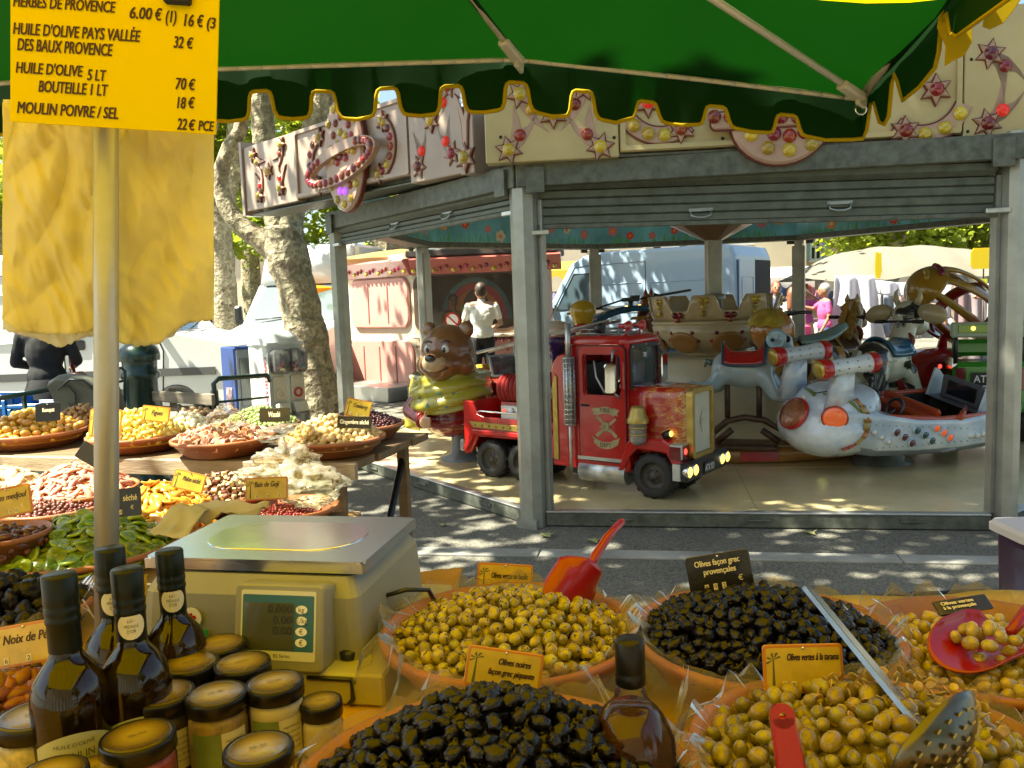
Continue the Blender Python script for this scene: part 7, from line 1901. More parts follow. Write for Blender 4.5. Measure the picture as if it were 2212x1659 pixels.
p = P(290, 640, 7.4)
bn = thing('litter_bin', 'dark green cast iron litter bin behind the stall pole', 'litter bin', T(p.x, p.y, 0))
zt_ = P(290, 738, 7.4).z
obj('barrel', MB().lathe([(0, 0), (.17, 0), (.19, .06), (.15, .10), (.135, .55), (.14, zt_ - .34), (.165, zt_ - .32), (.165, zt_ - .28), (.145, zt_ - .26), (.15, zt_ - .16)], 24), GRI, bn)
obj('hood', MB().lathe([(.175, zt_ - .17), (.18, zt_ - .12), (.16, zt_ - .06), (.10, zt_ - .01), (0, zt_)], 24), GRI, bn)
for k in range(8):
 a = k * PI / 4; obj('rib', MB().box((0, 0, 0), (.012, .02, .5), T(.145 * math.cos(a), .145 * math.sin(a), .36) @ RZ(math.degrees(a))), GRI, bn)
tr = thing('green_railing', 'dark green tubular railing crossing behind the dried fruit bowls at left', 'railing', T(P(60, 860, 6.6)))
q0, q1 = P(-120, 880, 6.6), P(132, 838, 7.0)
ri_ = MB(); o0 = P(60, 860, 6.6)
ri_.tube([q0 - o0, q1 - o0], .022, 8).tube([q0 - o0 - V((0, 0, .45)), q1 - o0 - V((0, 0, .45))], .018, 8)
obj('rail', ri_, GRI, tr)
for k in range(4):
 q = q0.lerp(q1, k / 3) - o0; obj('post', MB().cyl(q, (q.x, q.y, -o0.z), .02, n=8), GRI, tr)
q = [P(244, 800, 6.7), P(262, 795, 6.7), P(270, 802, 6.7), P(270, 822, 6.7), P(268, 905, 6.7)]
obj('loop', MB().tube([x_ - o0 for x_ in q], .014, 8).tube([P(244, 828, 6.7) - o0, P(268, 822, 6.7) - o0], .012, 6), GRI, tr)
BLC = mat('blue_crate', (.015, .10, .32), .4, var=(5, .2)); BLC2 = mat('bright_blue_crate', (.02, .16, .46), .4)
for k, (px, py, d, w_, lab) in enumerate(((5, 850, 7.3, .36, 'blue plastic crate standing at the left edge behind the railing'), (75, 868, 7.3, .42, 'blue plastic crate behind the railing below the person in black'), (112, 862, 7.6, .34, 'dark blue plastic crate beside the grey folded cover'))):
 p = P(px, py, d); t = thing('plastic_crate', lab, 'crate', T(p.x, p.y, 0), 'blue crates behind the railing')
 z1 = p.z
 for s_ in (-1, 1): obj('side', MB().box((0, s_ * .15, z1 / 2), (w_, .02, z1), b=.004).box((0, s_ * .16, z1 - .02), (w_ + .02, .03, .03), b=.004), BLC if k != 1 else BLC2, t); obj('end', MB().box((s_ * w_ / 2, 0, z1 / 2), (.02, .28, z1), b=.004), BLC2, t)
 for s_ in range(3): obj('rib', MB().box((-w_ * .3 + s_ * w_ * .3, -.17, z1 / 2), (.03, .02, z1 * .9), b=.004), BLC2, t)
GCV = mat('grey_green_cover', (.09, .09, .065), .6, var=(4, .25), bump=(8, .5, .02))
p = P(182, 905, 6.3)
cvp = [(118, 822), (140, 808), (175, 812), (215, 825), (248, 838), (262, 880), (268, 935), (240, 950), (150, 950), (146, 900), (132, 850)]
cc_ = V((p.x, 6.3, p.z))
rings = []
for k, (sc1, dy) in enumerate(((.86, -.16), (1.0, -.08), (1.0, .08), (.8, .18))):
 rings.append([V((cc_.x + (P(x, y, 6.3).x - cc_.x) * sc1, 6.3 + dy, .62 + (P(x, y, 6.3).z - .62) * (.55 + .45 * sc1))) for x, y in cvp])
cv = thing('folded_cover', 'grey green folded canvas cover with black cord behind the kumquats', 'cover', T(0, 0, 0))
obj('canvas', MB().loft(rings, sm=True), GCV, cv)
obj('cord', MB().tube([P(x, y, 6.12) for x, y in ((128, 836), (150, 836), (162, 850), (164, 868), (156, 880), (146, 872))], .008, 5).tube([P(x, y, 6.12) for x, y in ((124, 842), (150, 820), (180, 822), (246, 872))], .010, 5), BLACKP, cv)
obj('trestle', MB().box((cc_.x, 6.3, .31), (.6, .4, .62)), GREYPAINT, cv)
LFM = mat('fallen_leaf', (.30, .30, .12), .7, var=(30, .3))
for i, (px, py, s_, lab) in enumerate(((1182, 1155, .05, 'pale fallen plane leaf nearest the carousel post'), (1283, 1167, .045, 'greenish fallen leaf to the right of the pale one'), (1750, 1150, .04, 'small fallen leaf by the right part of the sill'), (955, 1133, .03, 'tiny fallen leaf by the left part of the sill'))):
 p = Pz(px, py, .012)
 pts = [(math.cos(rad(a)) * (1 if j % 2 == 0 else .5), math.sin(rad(a)) * (1 if j % 2 == 0 else .5)) for j, a in enumerate(range(0, 360, 36))]
 tag(obj('fallen_leaf', MB().add([(p.x + x * s_ * 1.2, p.y + y * s_ * 1.5, .012 + .02 * abs(x) * (j % 3 == 0)) for j, (x, y) in enumerate(pts)], [list(range(10))]), LFM), lab, 'leaf', 'fallen leaves on the asphalt')
cb = [Pz(x, y, .009) for x, y in ((1690, 1305), (1800, 1296), (1950, 1284), (2080, 1277), (2240, 1272))]
tag(obj('ground_cable', MB().tube(cb, .009, 6), BLACKP), 'black cable lying across the asphalt behind the olive bowls', 'cable')
p = P(2245, 1200, 2.3)
tb = thing('purple_bin', 'dark purple tapered bin with pale lid at the right edge', 'bin', T(p.x, 2.3, 0))
zt_ = P(2200, 1158, 2.3).z
obj('tub', MB().loft([[V((x, y, z)) for x, y in rrect(.12 + .05 * z, .12 + .05 * z, .02, 3)] for z in (0, .3, zt_)]), mat('purple_plastic', (.035, .008, .035), .35, coat=.3), tb)
obj('lid', MB().prism(rrect(.20, .20, .03, 3), .03, T(0, 0, zt_ + .0), ch=.01), mat('pale_lid', (.55, .52, .58), .4), tb)
TZ = .95
CLOTH = mat('yellow_oilcloth', (.60, .36, .008), .45, coat=.1, var=(2, .12))
WOODT = mat('market_plank', (.17, .105, .05), .7, var=(2, .3), bump=(18, .4, .003), stretch=(1, 7, 7))
TERRA = mat('terracotta', (.34, .12, .045), .5, var=(6, .2), bump=(40, .2, .002), coat=.15)
def table(name, label, x0, x1, y0, y1, z, m, cloth=0.0, th=.03):
 t = thing(name, label, 'table', T((x0 + x1) / 2, (y0 + y1) / 2, 0)); w_, d_ = x1 - x0, y1 - y0
 if th < .05: obj('tabletop', MB().box((0, 0, z - th / 2), (w_, d_, th), b=.004), m, t)
 for sx in (-1, 1):
  for sy in (-1, 1): obj('leg', MB().box((sx * (w_ / 2 - .06), sy * (d_ / 2 - .06), (z - th) / 2), (.045, .045, z - th)), WOODT, t)
 return t
table('market_table', 'trestle table under the yellow oilcloth of the olive bowls', -1.25, 1.35, .30, 1.56, TZ - .006, WOODT)
def clothf(u, v):
 x = -1.27 + 2.64 * u; s_ = v * 1.62; y = .28 + min(s_, 1.295); z = TZ + .001
 if s_ > 1.295: z -= (s_ - 1.295); y += .012 * math.sin(x * 22)
 return V((x, y, z))
tag(obj('tablecloth', mod_mesh('tablecloth', MB().grid(clothf, 60, 50), CLOTH, [('SOLIDIFY', dict(thickness=.002, offset=-1))]), CLOTH), 'yellow oilcloth spread over the olive table', 'tablecloth')
t_ = table('market_table', 'wooden table of dried fruit trays at the left', -2.6, -.52, 1.66, 2.72, .87, WOODT)
sh = thing('plank_shelf', 'raised plank shelf carrying the back row of terracotta bowls', 'shelf', T(-.60, 2.90, 0) @ RZ(-16) @ T(-1.09, .34, 0))
for k in range(4): obj('plank', MB().box((.02 + .012 * (k % 2), -.24 + k * .17, .985 - .001 * k), (2.2, .164, .03), b=.003), WOODT, sh)
obj('edge_board', MB().box((.02, -.335, .968), (2.22, .022, .06), b=.003), mat('worn_edge', (.30, .24, .16), .75, var=(4, .4), bump=(30, .5, .003), stretch=(1, 6, 6)), sh)
for x in (-1.0, 1.03):
 for y in (-.28, .3): obj('leg', MB().box((x, y, .48), (.04, .04, .95)), WOODT, sh)
 obj('brace', MB().tube([(x, -.26, .12), (x, .30, .9)], .016, 6), BLACKP, sh)
RGF = random.Random(99)
def bowl(c, r, zr, h, label, group='terracotta bowls of dried fruit', m=None):
 t = obj('terracotta_bowl', MB().lathe([(0, -h), (r * .62, -h), (r * .72, -h * .95), (r * .97, -.012), (r * 1.0, -.012), (r * 1.0, 0), (r * .96, .002), (r * .93, -.004), (r * .70, -h * .85), (0, -h * .86)], 44, I4), m or TERRA, None, T(c[0], c[1], zr))
 return tag(t, label, 'bowl', group)
def lump(rx, ry, rz, amp=.0, f=3.0, nu=10, nv=7, seed=0):
 mb = MB().ell((0, 0, 0), 1.0, None, nu, nv)
 out = []
 for p in mb.v:
  q = V(p); k = 1 + amp * noise.noise(q * f + V((seed * 7.1, seed * 3.3, 0))) + (amp * .6 * noise.noise(q * f * 2.6 + V((seed, 0, 0))) if amp > .1 else 0)
  out.append((q.x * rx * k, q.y * ry * k, q.z * rz * k))
 mb.v = out
 return mb
def strip(L, w_, th, bend, seed):
 rg = random.Random(seed); mb = MB(); n = 5
 pts = [V((L * (k / n - .5), bend * math.sin(PI * k / n) + rg.uniform(-.002, .002), rg.uniform(-.003, .003))) for k in range(n + 1)]
 return mb.tube(pts, [w_ * q for q in (.3, .8, 1, 1.05, .85, .35)], 7, flat=th)
def slice_(r, th, seed):
 rg = random.Random(seed); a0 = rg.uniform(0, 6)
 def f(u, v):
  a = 2 * PI * u; rr_ = r * (1 + .06 * math.sin(2 * a + a0) + .03 * math.sin(5 * a))
  t = [0, .62, .93, 1.0, .93, .6, 0][int(v * 6 + .01)]; z = [1, .85, .9, 0, -.9, -1, -1][int(v * 6 + .01)]
  return V((rr_ * t * math.cos(a), rr_ * t * math.sin(a), th * z * .5 + .12 * r * math.sin(a * 2 + a0) * t * t))
 return MB().grid(f, 14, 6, cu=True)
def pile(name, label, cat, group, meshes, m, c, r, z0, hgt, size, most=300, ori='any', ry=None, tries=6500, packing=.80, power=1.6, core=None, nocore=False, in_frame=(-40, 2252, -40, 1720)):
 "heap of separate pieces over a dome; the ones that show largest are things of their own, the rest one joined heap"
 ry = ry or r
 ms = [b.mesh(name, m) for b in meshes]
 def hz(x, y):
  d = min(1.0, math.hypot(x / r, y / ry)); return z0 + hgt * (1 - d ** power)
 cell = {}; pts = []
 md = size * packing
 for _ in range(tries):
  a = RGF.uniform(0, 2 * PI); d = math.sqrt(RGF.random())
  x, y = r * d * math.cos(a), ry * d * math.sin(a)
  p = V((x, y, hz(x, y) + RGF.uniform(-.18, .28) * size))
  k = (int(p.x // md), int(p.y // md), int(p.z // md)); ok = True
  for i in (-1, 0, 1):
   for j in (-1, 0, 1):
    for l in (-1, 0, 1):
     for q in cell.get((k[0] + i, k[1] + j, k[2] + l), ()):
      if (q - p).length_squared < md * md: ok = False; break
  if ok: cell.setdefault(k, []).append(p); pts.append(p)
 C0 = V((c[0], c[1], 0)); seen = []; rest = []
 if not nocore:
  for _ in range(int(1.5 * len(pts))):
   a = RGF.uniform(0, 2 * PI); d = math.sqrt(RGF.random()) * .97; x, y = r * d * math.cos(a), ry * d * math.sin(a); p = V((x, y, hz(x, y) - size * RGF.uniform(.45, .7)))
   rest.append((p, V((0, 0, 1)), 9))
 for p in pts:
  w_ = p + C0; px, py = proj(w_)
  vis = in_frame[0] < px < in_frame[1] and in_frame[2] < py < in_frame[3]
  e = 1e-3; n = V((hz(p.x - e, p.y) - hz(p.x + e, p.y), hz(p.x, p.y - e) - hz(p.x, p.y + e), 2 * e)).normalized()
  vis = vis and n.dot((EYE - w_).normalized()) > .02
  (seen if vis else rest).append((p, n, (EYE - w_).length))
 seen.sort(key=lambda q: q[2]); rest += seen[most:]; seen = seen[:most]
 def orient(n):
  if ori == 'any': return Euler((RGF.uniform(0, 6.3), RGF.uniform(0, 6.3), RGF.uniform(0, 6.3))).to_matrix().to_4x4()
  q = V((0, 0, 1)).rotation_difference(n).to_matrix().to_4x4()
  t = .5 if ori == 'flat' else .28
  return q @ Euler((RGF.uniform(-t, t), RGF.uniform(-t, t), RGF.uniform(0, 6.3))).to_matrix().to_4x4()
 for p, n, d in seen:
  s_ = RGF.uniform(.76, 1.16)
  o_ = link(name, ms[RGF.randrange(len(ms))], None, T(p + C0) @ orient(n) @ S(s_))
  tag(o_, label, cat, group)
 st_ = MB()
 for p, n, d in rest:
  b = meshes[RGF.randrange(len(meshes))]; st_.add(b.v, b.f, 0, True, T(p + C0) @ orient(n))
 cz = MB().grid(lambda u, v: V((c[0] + r * v * math.cos(2 * PI * u), c[1] + ry * v * math.sin(2 * PI * u), hz(r * v * math.cos(2 * PI * u), ry * v * math.sin(2 * PI * u)) - size * .85)), 30, 8, cu=True)
 if not nocore: st_.add(cz.v, cz.f, 0, True)
 if not st_.v: return len(seen)
 so = obj(name + '_heap', st_, core or m); so['kind'] = 'stuff'; so['label'] = 'rest of the ' + group; so['group'] = group
 return len(seen)
def fmat(name, c, c2=None, rough=.35, var=60, rand=.25, coat=.3, bump=None, sss=.0, amt=.25):
 return mat(name, c, rough, var=(var, amt), col2=c2, rand=rand, coat=coat, bump=bump)
FILM = film_mat('bowl_liner_film', (.90, .86, .76), .08, .08, .28, bump=(45, .6, .004))
def liner(c, r, zr, seed, label):
 def f(u, v):
  a = 2 * PI * u
  rr_ = r * (.80 + .36 * v); z = [-.034, -.002, .012, -.012, -.055][min(4, int(v * 4 + .01))]
  k = .5 + v
  nz = noise.noise(V((math.cos(a) * 4 + seed, math.sin(a) * 4, v * 2))); n2 = noise.noise(V((math.cos(a) * 13, math.sin(a) * 13 + seed, v * 3)))
  return V((c[0] + (rr_ + .018 * nz * k + .006 * n2) * math.cos(a), c[1] + (rr_ + .018 * nz * k + .006 * n2) * math.sin(a), zr + z + .016 * nz * k + .008 * n2 + (.018 if 1 < v * 4 < 3 else 0) * max(0, n2)))
 tag(obj('bag_liner', MB().grid(f, 110, 4, cu=True, sm=False), FILM), label, 'plastic bag', 'clear bags lining the olive bowls')
OLIVES = [lump(.0092, .0092, .0118, .05, 1.5, 12, 8, k) for k in range(3)]
OLV = [lump(.0098, .0098, .0135, .07, 1.5, 12, 8, k + 5) for k in range(3)]
BLKO = [lump(.0092, .0086, .0128, .26, 2.8, 18, 12, k) for k in range(4)]
G1 = mat('basil_olive', (.34, .27, .025), .22, var=(75, .35), col2=(.46, .37, .04), rand=.26, coat=.5)
nt_ = G1.node_tree; b_ = nt_.nodes['Principled BSDF']; prev = b_.inputs['Base Color'].links[0].from_socket
n_ = nod(G1, 'ShaderNodeTexNoise', i_Scale=130.0, i_Detail=2.0); oi_ = nod(G1, 'ShaderNodeObjectInfo'); tc_ = nod(G1, 'ShaderNodeTexCoord')
va_ = nod(G1, 'ShaderNodeVectorMath', operation='ADD'); lk(G1, tc_.outputs['Object'], va_.inputs[0]); lk(G1, oi_.outputs['Location'], va_.inputs[1]); lk(G1, va_.outputs[0], n_.inputs['Vector'])
mx_ = nod(G1, 'ShaderNodeMix', data_type='RGBA'); lk(G1, ramp(G1, n_.outputs[0], [(.60, (0, 0, 0)), (.64, (1, 1, 1))]), mx_.inputs[0]); lk(G1, prev, mx_.inputs[6]); mx_.inputs[7].default_value = (.05, .035, .012, 1); lk(G1, mx_.outputs[2], b_.inputs['Base Color'])
G2 = mat('tarragon_olive', (.25, .19, .03), .25, var=(70, .3), rand=.34, coat=.4)
G3 = mat('provence_olive', (.44, .33, .06), .25, var=(70, .3), rand=.18, coat=.5)
K1 = mat('black_olive', (.006, .005, .004), .17, var=(60, .8), col2=(.012, .009, .007), spec=.42, bump=(210, .65, .002))
def obowl(px, py, r, zr, lab, seed, ll):
 p = Pz(px, py, zr); bowl((p.x, p.y), r, zr, zr - TZ - .004, lab, 'terracotta bowls of olives'); liner((p.x, p.y), r, zr, seed, ll)
 return (p.x, p.y)
ZR = 1.04
cA = obowl(1103, 1352, .205, ZR, 'terracotta bowl of green basil olives holding the upright red scoop', 1, 'clear bag lining the basil olive bowl')
pile('green_olive', 'green olive flecked with basil in the bowl with the upright red scoop', 'olive', 'green olives with basil', OLIVES, G1, cA, .182, ZR - .012, .055, .0205, packing=.92)
cB = obowl(1652, 1362, .20, ZR, 'terracotta bowl of wrinkled black olives under the black Greek style tag', 2, 'clear bag lining the back black olive bowl')
pile('black_olive', 'small wrinkled black olive in the back bowl under the black tag', 'olive', 'Greek style black olives', BLKO, K1, cB, .182, ZR - .012, .060, .0192, packing=.88)
cC = (-.035, .825)
bowl(cC, .225, ZR, ZR - TZ - .004, 'terracotta bowl of heaped black olives nearest the viewer', 'terracotta bowls of olives'); liner(cC, .225, ZR, 3, 'clear bag lining the front black olive bowl')
pile('black_olive', 'glossy wrinkled black olive in the high heap nearest the viewer', 'olive', 'black olives of the front heap', BLKO, K1, cC, .205, ZR - .010, .105, .0208, packing=.90, power=1.35)
cD = (.385, .86)
bowl(cD, .205, ZR, ZR - TZ - .004, 'terracotta bowl of green olives with the perforated ladle', 'terracotta bowls of olives'); liner(cD, .205, ZR, 4, 'clear bag lining the bowl with the ladle')
pile('green_olive', 'olive green oval olive in the front bowl with the perforated ladle', 'olive', 'green olives of the front bowl', OLV, G2, cD, .185, ZR - .012, .065, .0235, packing=.88)
RGF.seed(12)
HERB = fmat('garlic_flake', (.40, .27, .08), rand=.3)
pile('herb_flake', 'pale flake of garlic or herb among the front green olives', 'flake', 'flakes among the front olives', [slice_(.006, .0016, k) for k in range(3)], HERB, (cD[0] + .045, cD[1] + .03), .10, ZR + .038, .022, .012, most=90, ori='any', tries=260, packing=.95, nocore=True)
cE = obowl(2140, 1388, .19, ZR - .005, 'terracotta bowl of yellow green olives holding the red scoop full of olives', 5, 'clear bag lining the right olive bowl')
pile('yellow_olive', 'yellow green olive in the right bowl under the full red scoop', 'olive', 'yellow green olives of the right bowl', OLIVES, G3, cE, .168, ZR - .03, .03, .0215, packing=.92)
cF = (.745, .84)
bowl(cF, .18, ZR, ZR - TZ - .004, 'terracotta bowl of olives cut by the lower right corner', 'terracotta bowls of olives'); liner(cF, .18, ZR, 6, 'clear bag lining the bowl in the lower right corner')
pile('yellow_olive', 'yellow olive in the bowl at the lower right corner', 'olive', 'olives of the corner bowl', OLIVES, G3, cF, .16, ZR - .015, .03, .0215, packing=.92)
def lb(px, py, zr, r, lab, h=.07):
 p = Pz(px, py, zr); bowl((p.x, p.y), r, zr, h, lab); return (p.x, p.y)
KW = fmat('dried_kiwi', (.11, .22, .015), (.26, .34, .03), .3, 26, .4, .35)
kb_ = KW.node_tree.nodes['Principled BSDF']; kp_ = kb_.inputs['Base Color'].links[0].from_socket; kl_ = nod(KW, 'ShaderNodeVectorMath', operation='LENGTH'); lk(KW, coords(KW, 1.0), kl_.inputs[0])
km_ = nod(KW, 'ShaderNodeMix', data_type='RGBA', blend_type='MULTIPLY'); km_.inputs[0].default_value = 1; lk(KW, kp_, km_.inputs[6]); lk(KW, ramp(KW, kl_.outputs['Value'], [(.004, (1.5, 1.35, 1.6)), (.0065, (.45, .5, .4)), (.011, (.7, .75, .6)), (.018, (1.1, 1.1, 1)), (.025, (1.5, 1.35, 1.3))]), km_.inputs[7]); lk(KW, km_.outputs[2], kb_.inputs['Base Color'])
c = lb(185, 1172, .915, .27, 'wide terracotta bowl under the green kiwi slices', .042)
pile('kiwi_slice', 'candied green kiwi slice in the heap in front of the pole', 'kiwi slice', 'candied kiwi slices', [slice_(.026, .009, k) for k in range(4)], KW, c, .25, .90, .085, .036, ori='flat', packing=.66, power=1.3)
ORM = fmat('dried_melon', (.62, .26, .02), (.70, .38, .04), .35, 30, .2, .4)
c = lb(340, 1100, .935, .19, 'terracotta bowl of orange melon strips right of the pole', .06)
pile('melon_strip', 'dried orange melon strip behind the black price tag', 'melon strip', 'dried melon strips', [strip(.075, .012, .55, .012 * (k - 1), k) for k in range(3)], ORM, c, .175, .925, .085, .030, ori='lay', packing=.72)
ORD = fmat('candied_orange', (.55, .16, .012), (.62, .24, .02), .3, 30, .2, .5)
p = Pz(395, 1128, .93)
pile('orange_slice', 'candied orange disc below the melon strips', 'orange slice', 'candied orange discs', [slice_(.034, .012, k + 9) for k in range(3)], ORD, (p.x, p.y), .085, .905, .045, .045, ori='flat', packing=.8)
PK = fmat('pink_guava', (.58, .20, .13), (.70, .36, .24), .45, 40, .25, .2)
c = lb(165, 1055, .935, .21, 'terracotta bowl of pink fruit strips left of the pole', .06)
pile('guava_strip', 'dried pink fruit strip heaped left of the pole', 'fruit strip', 'dried pink fruit strips', [strip(.062, .010, .5, .010 * (k - 1), k + 20) for k in range(3)], PK, c, .19, .93, .09, .027, ori='lay', packing=.72)
PAL = fmat('pale_dried_apple', (.66, .52, .28), None, .5, 30, .2, .1)
c = lb(-18, 1042, .935, .16, 'terracotta bowl of pale dried fruit at the left edge', .06)
pile('pale_fruit', 'pale dried fruit piece at the left edge of the front tier', 'dried fruit', 'pale dried fruit', [slice_(.028, .010, k + 30) for k in range(3)], PAL, c, .14, .93, .06, .036, ori='flat', packing=.75)
CUB = [mat('cube_cream', (.62, .48, .22), .5, rand=.3), mat('cube_brown', (.13, .045, .02), .45, rand=.4)]
c = lb(478, 1062, .935, .19, 'terracotta bowl of mixed fruit cubes behind the yellow papers', .06)
for k in range(2):
 pile('fruit_cube', ['cream coloured cube in the mixed fruit bowl', 'dark brown cube in the mixed fruit bowl'][k], 'fruit cube', ['cream fruit cubes', 'brown fruit cubes'][k], [MB().box((0, 0, 0), (.017, .015, .015), b=.002)], CUB[k], c, .178, .925 + .003 * k, .065, .021, packing=1.2, tries=2600, core=CUB[1])
GOJ = fmat('goji_berry', (.24, .03, .018), None, .4, 60, .4, .3)
c = lb(628, 1092, .915, .155, 'terracotta bowl of dark red goji berries in front of the plastic bag', .05)
pile('goji_berry', 'dark red dried berry in the bowl behind the scale', 'berry', 'dried goji berries', [lump(.005, .004, .004, .2, 3, 6, 5, k) for k in range(2)], GOJ, (c[0] - .03, c[1]), .125, .885, .03, .010, packing=.95)
RAI = fmat('raisin', (.15, .045, .03), None, .45, 60, .4, .2)
c = lb(115, 1092, .915, .17, 'terracotta bowl of brown raisins behind the kiwi slices', .045)
pile('raisin', 'brown raisin in the bowl between pink strips and kiwi', 'raisin', 'brown raisins', [lump(.009, .007, .006, .3, 3, 7, 5, k) for k in range(2)], RAI, c, .155, .905, .035, .015, packing=.9)
DAT = fmat('date', (.12, .035, .015), None, .35, 40, .3, .4)
c = lb(-5, 1150, .985, .13, 'terracotta bowl of dates raised at the left edge', .10)
pile('date', 'brown date in the raised bowl at the left edge', 'date', 'dates', [lump(.013, .012, .022, .25, 2.4, 9, 7, k) for k in range(2)], DAT, c, .115, .96, .02, .028, packing=.85)
ZS = 1.068
def sb(px, py, r, lab): return lb(px, py, ZS, r, lab, .066)
KUM = fmat('kumquat', (.52, .27, .03), (.62, .36, .06), .35, 40, .25, .3)
c = sb(70, 930, .215, 'terracotta bowl of kumquats at the left of the shelf')
pile('kumquat', 'amber kumquat in the left bowl of the shelf', 'kumquat', 'kumquats', [lump(.0155, .0155, .021, .08, 2, 10, 8, k) for k in range(2)], KUM, c, .19, ZS - .005, .085, .034, packing=.84)
NUT = fmat('tan_nut', (.36, .20, .08), None, .5, 40, .3, .1)
c = sb(176, 912, .15, 'terracotta bowl of tan curled fruit behind the kumquats')
pile('tan_fruit', 'tan curled dried fruit behind the kumquat bowl', 'dried fruit', 'tan dried fruit', [lump(.011, .010, .024, .35, 2, 8, 7, k) for k in range(3)], NUT, c, .135, ZS, .07, .030, packing=.8)
PIN = fmat('pineapple', (.72, .48, .05), (.80, .62, .16), .4, 26, .2, .4)
c = sb(300, 936, .20, 'terracotta bowl of bright yellow pineapple behind the pole')
pile('pineapple_chunk', 'bright yellow pineapple chunk behind the pole', 'pineapple chunk', 'pineapple chunks', [lump(.018, .015, .012, .35, 2, 8, 6, k) for k in range(3)], PIN, c, .185, ZS - .005, .095, .030, packing=.8)
WHI = fmat('sunblown_white', (.78, .70, .50), None, .6, 30, .1, .0)  # white is strong sun on the pieces, painted as their colour
c = sb(390, 920, .14, 'small terracotta bowl of sun-whitened fruit right of the pineapple')
pile('sunblown_fruit', 'sun-whitened fruit piece right of the pineapple', 'dried fruit', 'sun-whitened fruit', [lump(.015, .013, .010, .3, 2, 8, 6, k) for k in range(2)], WHI, c, .125, ZS, .05, .028, packing=.8)
FIG = fmat('fig_slice', (.42, .10, .07), (.62, .42, .26), .45, 34, .3, .2)
c = sb(482, 943, .195, 'terracotta bowl of red strawberry slices mid shelf')
pile('strawberry_slice', 'dried red and cream slice in the middle bowl of the shelf', 'fruit slice', 'dried red slices', [slice_(.018, .006, k + 40) for k in range(3)], FIG, c, .175, ZS - .008, .05, .024, ori='any', packing=.85)
FG2 = fmat('dried_fig', (.34, .21, .10), None, .6, 30, .25, .0)
c = sb(425, 908, .15, 'terracotta bowl of tan figs behind the red slices')
pile('dried_fig', 'tan dried fig behind the red slices', 'fig', 'dried figs', [lump(.018, .018, .012, .25, 2, 9, 7, k) for k in range(2)], FG2, c, .135, ZS, .045, .034, packing=.85)
WAS = fmat('wasabi_nut', (.34, .42, .14), None, .5, 40, .15, .1)
c = sb(560, 914, .17, 'terracotta bowl of pale green wasabi nuts at the back')
pile('wasabi_nut', 'pale green coated nut under the Wasabi tag', 'nut', 'wasabi nuts', [lump(.0105, .0085, .008, .15, 2, 8, 6, k) for k in range(2)], WAS, c, .155, ZS, .07, .019, packing=.88)
GIN = fmat('ginger', (.62, .40, .14), (.72, .54, .26), .5, 40, .2, .1)
c = sb(718, 942, .20, 'terracotta bowl of golden ginger at the right end of the shelf')
pile('ginger_piece', 'golden sugared ginger piece at the right end of the shelf', 'ginger piece', 'candied ginger pieces', [lump(.013, .012, .018, .25, 2, 9, 7, k) for k in range(3)], GIN, c, .18, ZS - .008, .08, .027, packing=.82)
CRA = fmat('cranberry', (.06, .008, .012), None, .4, 60, .4, .3)
c = sb(775, 914, .19, 'terracotta bowl of dark cranberries behind the ginger')
pile('cranberry', 'dark red cranberry behind the ginger', 'cranberry', 'dried cranberries', [lump(.008, .007, .006, .3, 3, 7, 5, k) for k in range(2)], CRA, c, .175, ZS - .008, .06, .0145, packing=.9)
PRU = mat('prune', (.008, .006, .006), .35, var=(30, .6), spec=.3, bump=(60, .8, .006), rand=.3)
p = Pz(10, 1312, 1.02); bowl((p.x, p.y), .15, 1.02, .066, 'terracotta bowl of black prunes at the left edge', 'terracotta bowls of dried fruit'); liner((p.x, p.y), .15, 1.02, 8, 'clear bag lining the prune bowl')
pile('prune', 'black wrinkled prune at the left edge', 'prune', 'prunes', [lump(.022, .020, .015, .35, 2.2, 14, 10, k) for k in range(3)], PRU, (p.x, p.y), .13, 1.01, .05, .036, packing=.8)
PEC = mat('pecan', (.20, .06, .02), .4, var=(50, .4), rand=.3, coat=.2)
p = Pz(15, 1545, 1.0); bowl((p.x, p.y), .16, 1.0, .046, 'terracotta bowl of pecan nuts in the lower left')
pile('pecan_nut', 'reddish brown pecan half in the lower left bowl', 'pecan', 'pecan halves', [lump(.010, .0095, .018, .30, 2.5, 9, 8, k) for k in range(3)], PEC, (p.x, p.y), .145, .99, .05, .022, packing=.8)
TGO = mat('tag_gold_border', (.52, .20, .03), .3, coat=.5); TGY = mat('tag_yellow_print', (.62, .44, .06), .3, coat=.5, var=(9, .3)); TBK = mat('tag_black', (.012, .011, .011), .25, coat=.5); IVO = mat('tag_ivory', (.70, .62, .42), .5); TINK = mat('tag_ink', (.05, .025, .01), .6); PALM = mat('tag_palm_print', (.10, .11, .03), .5)
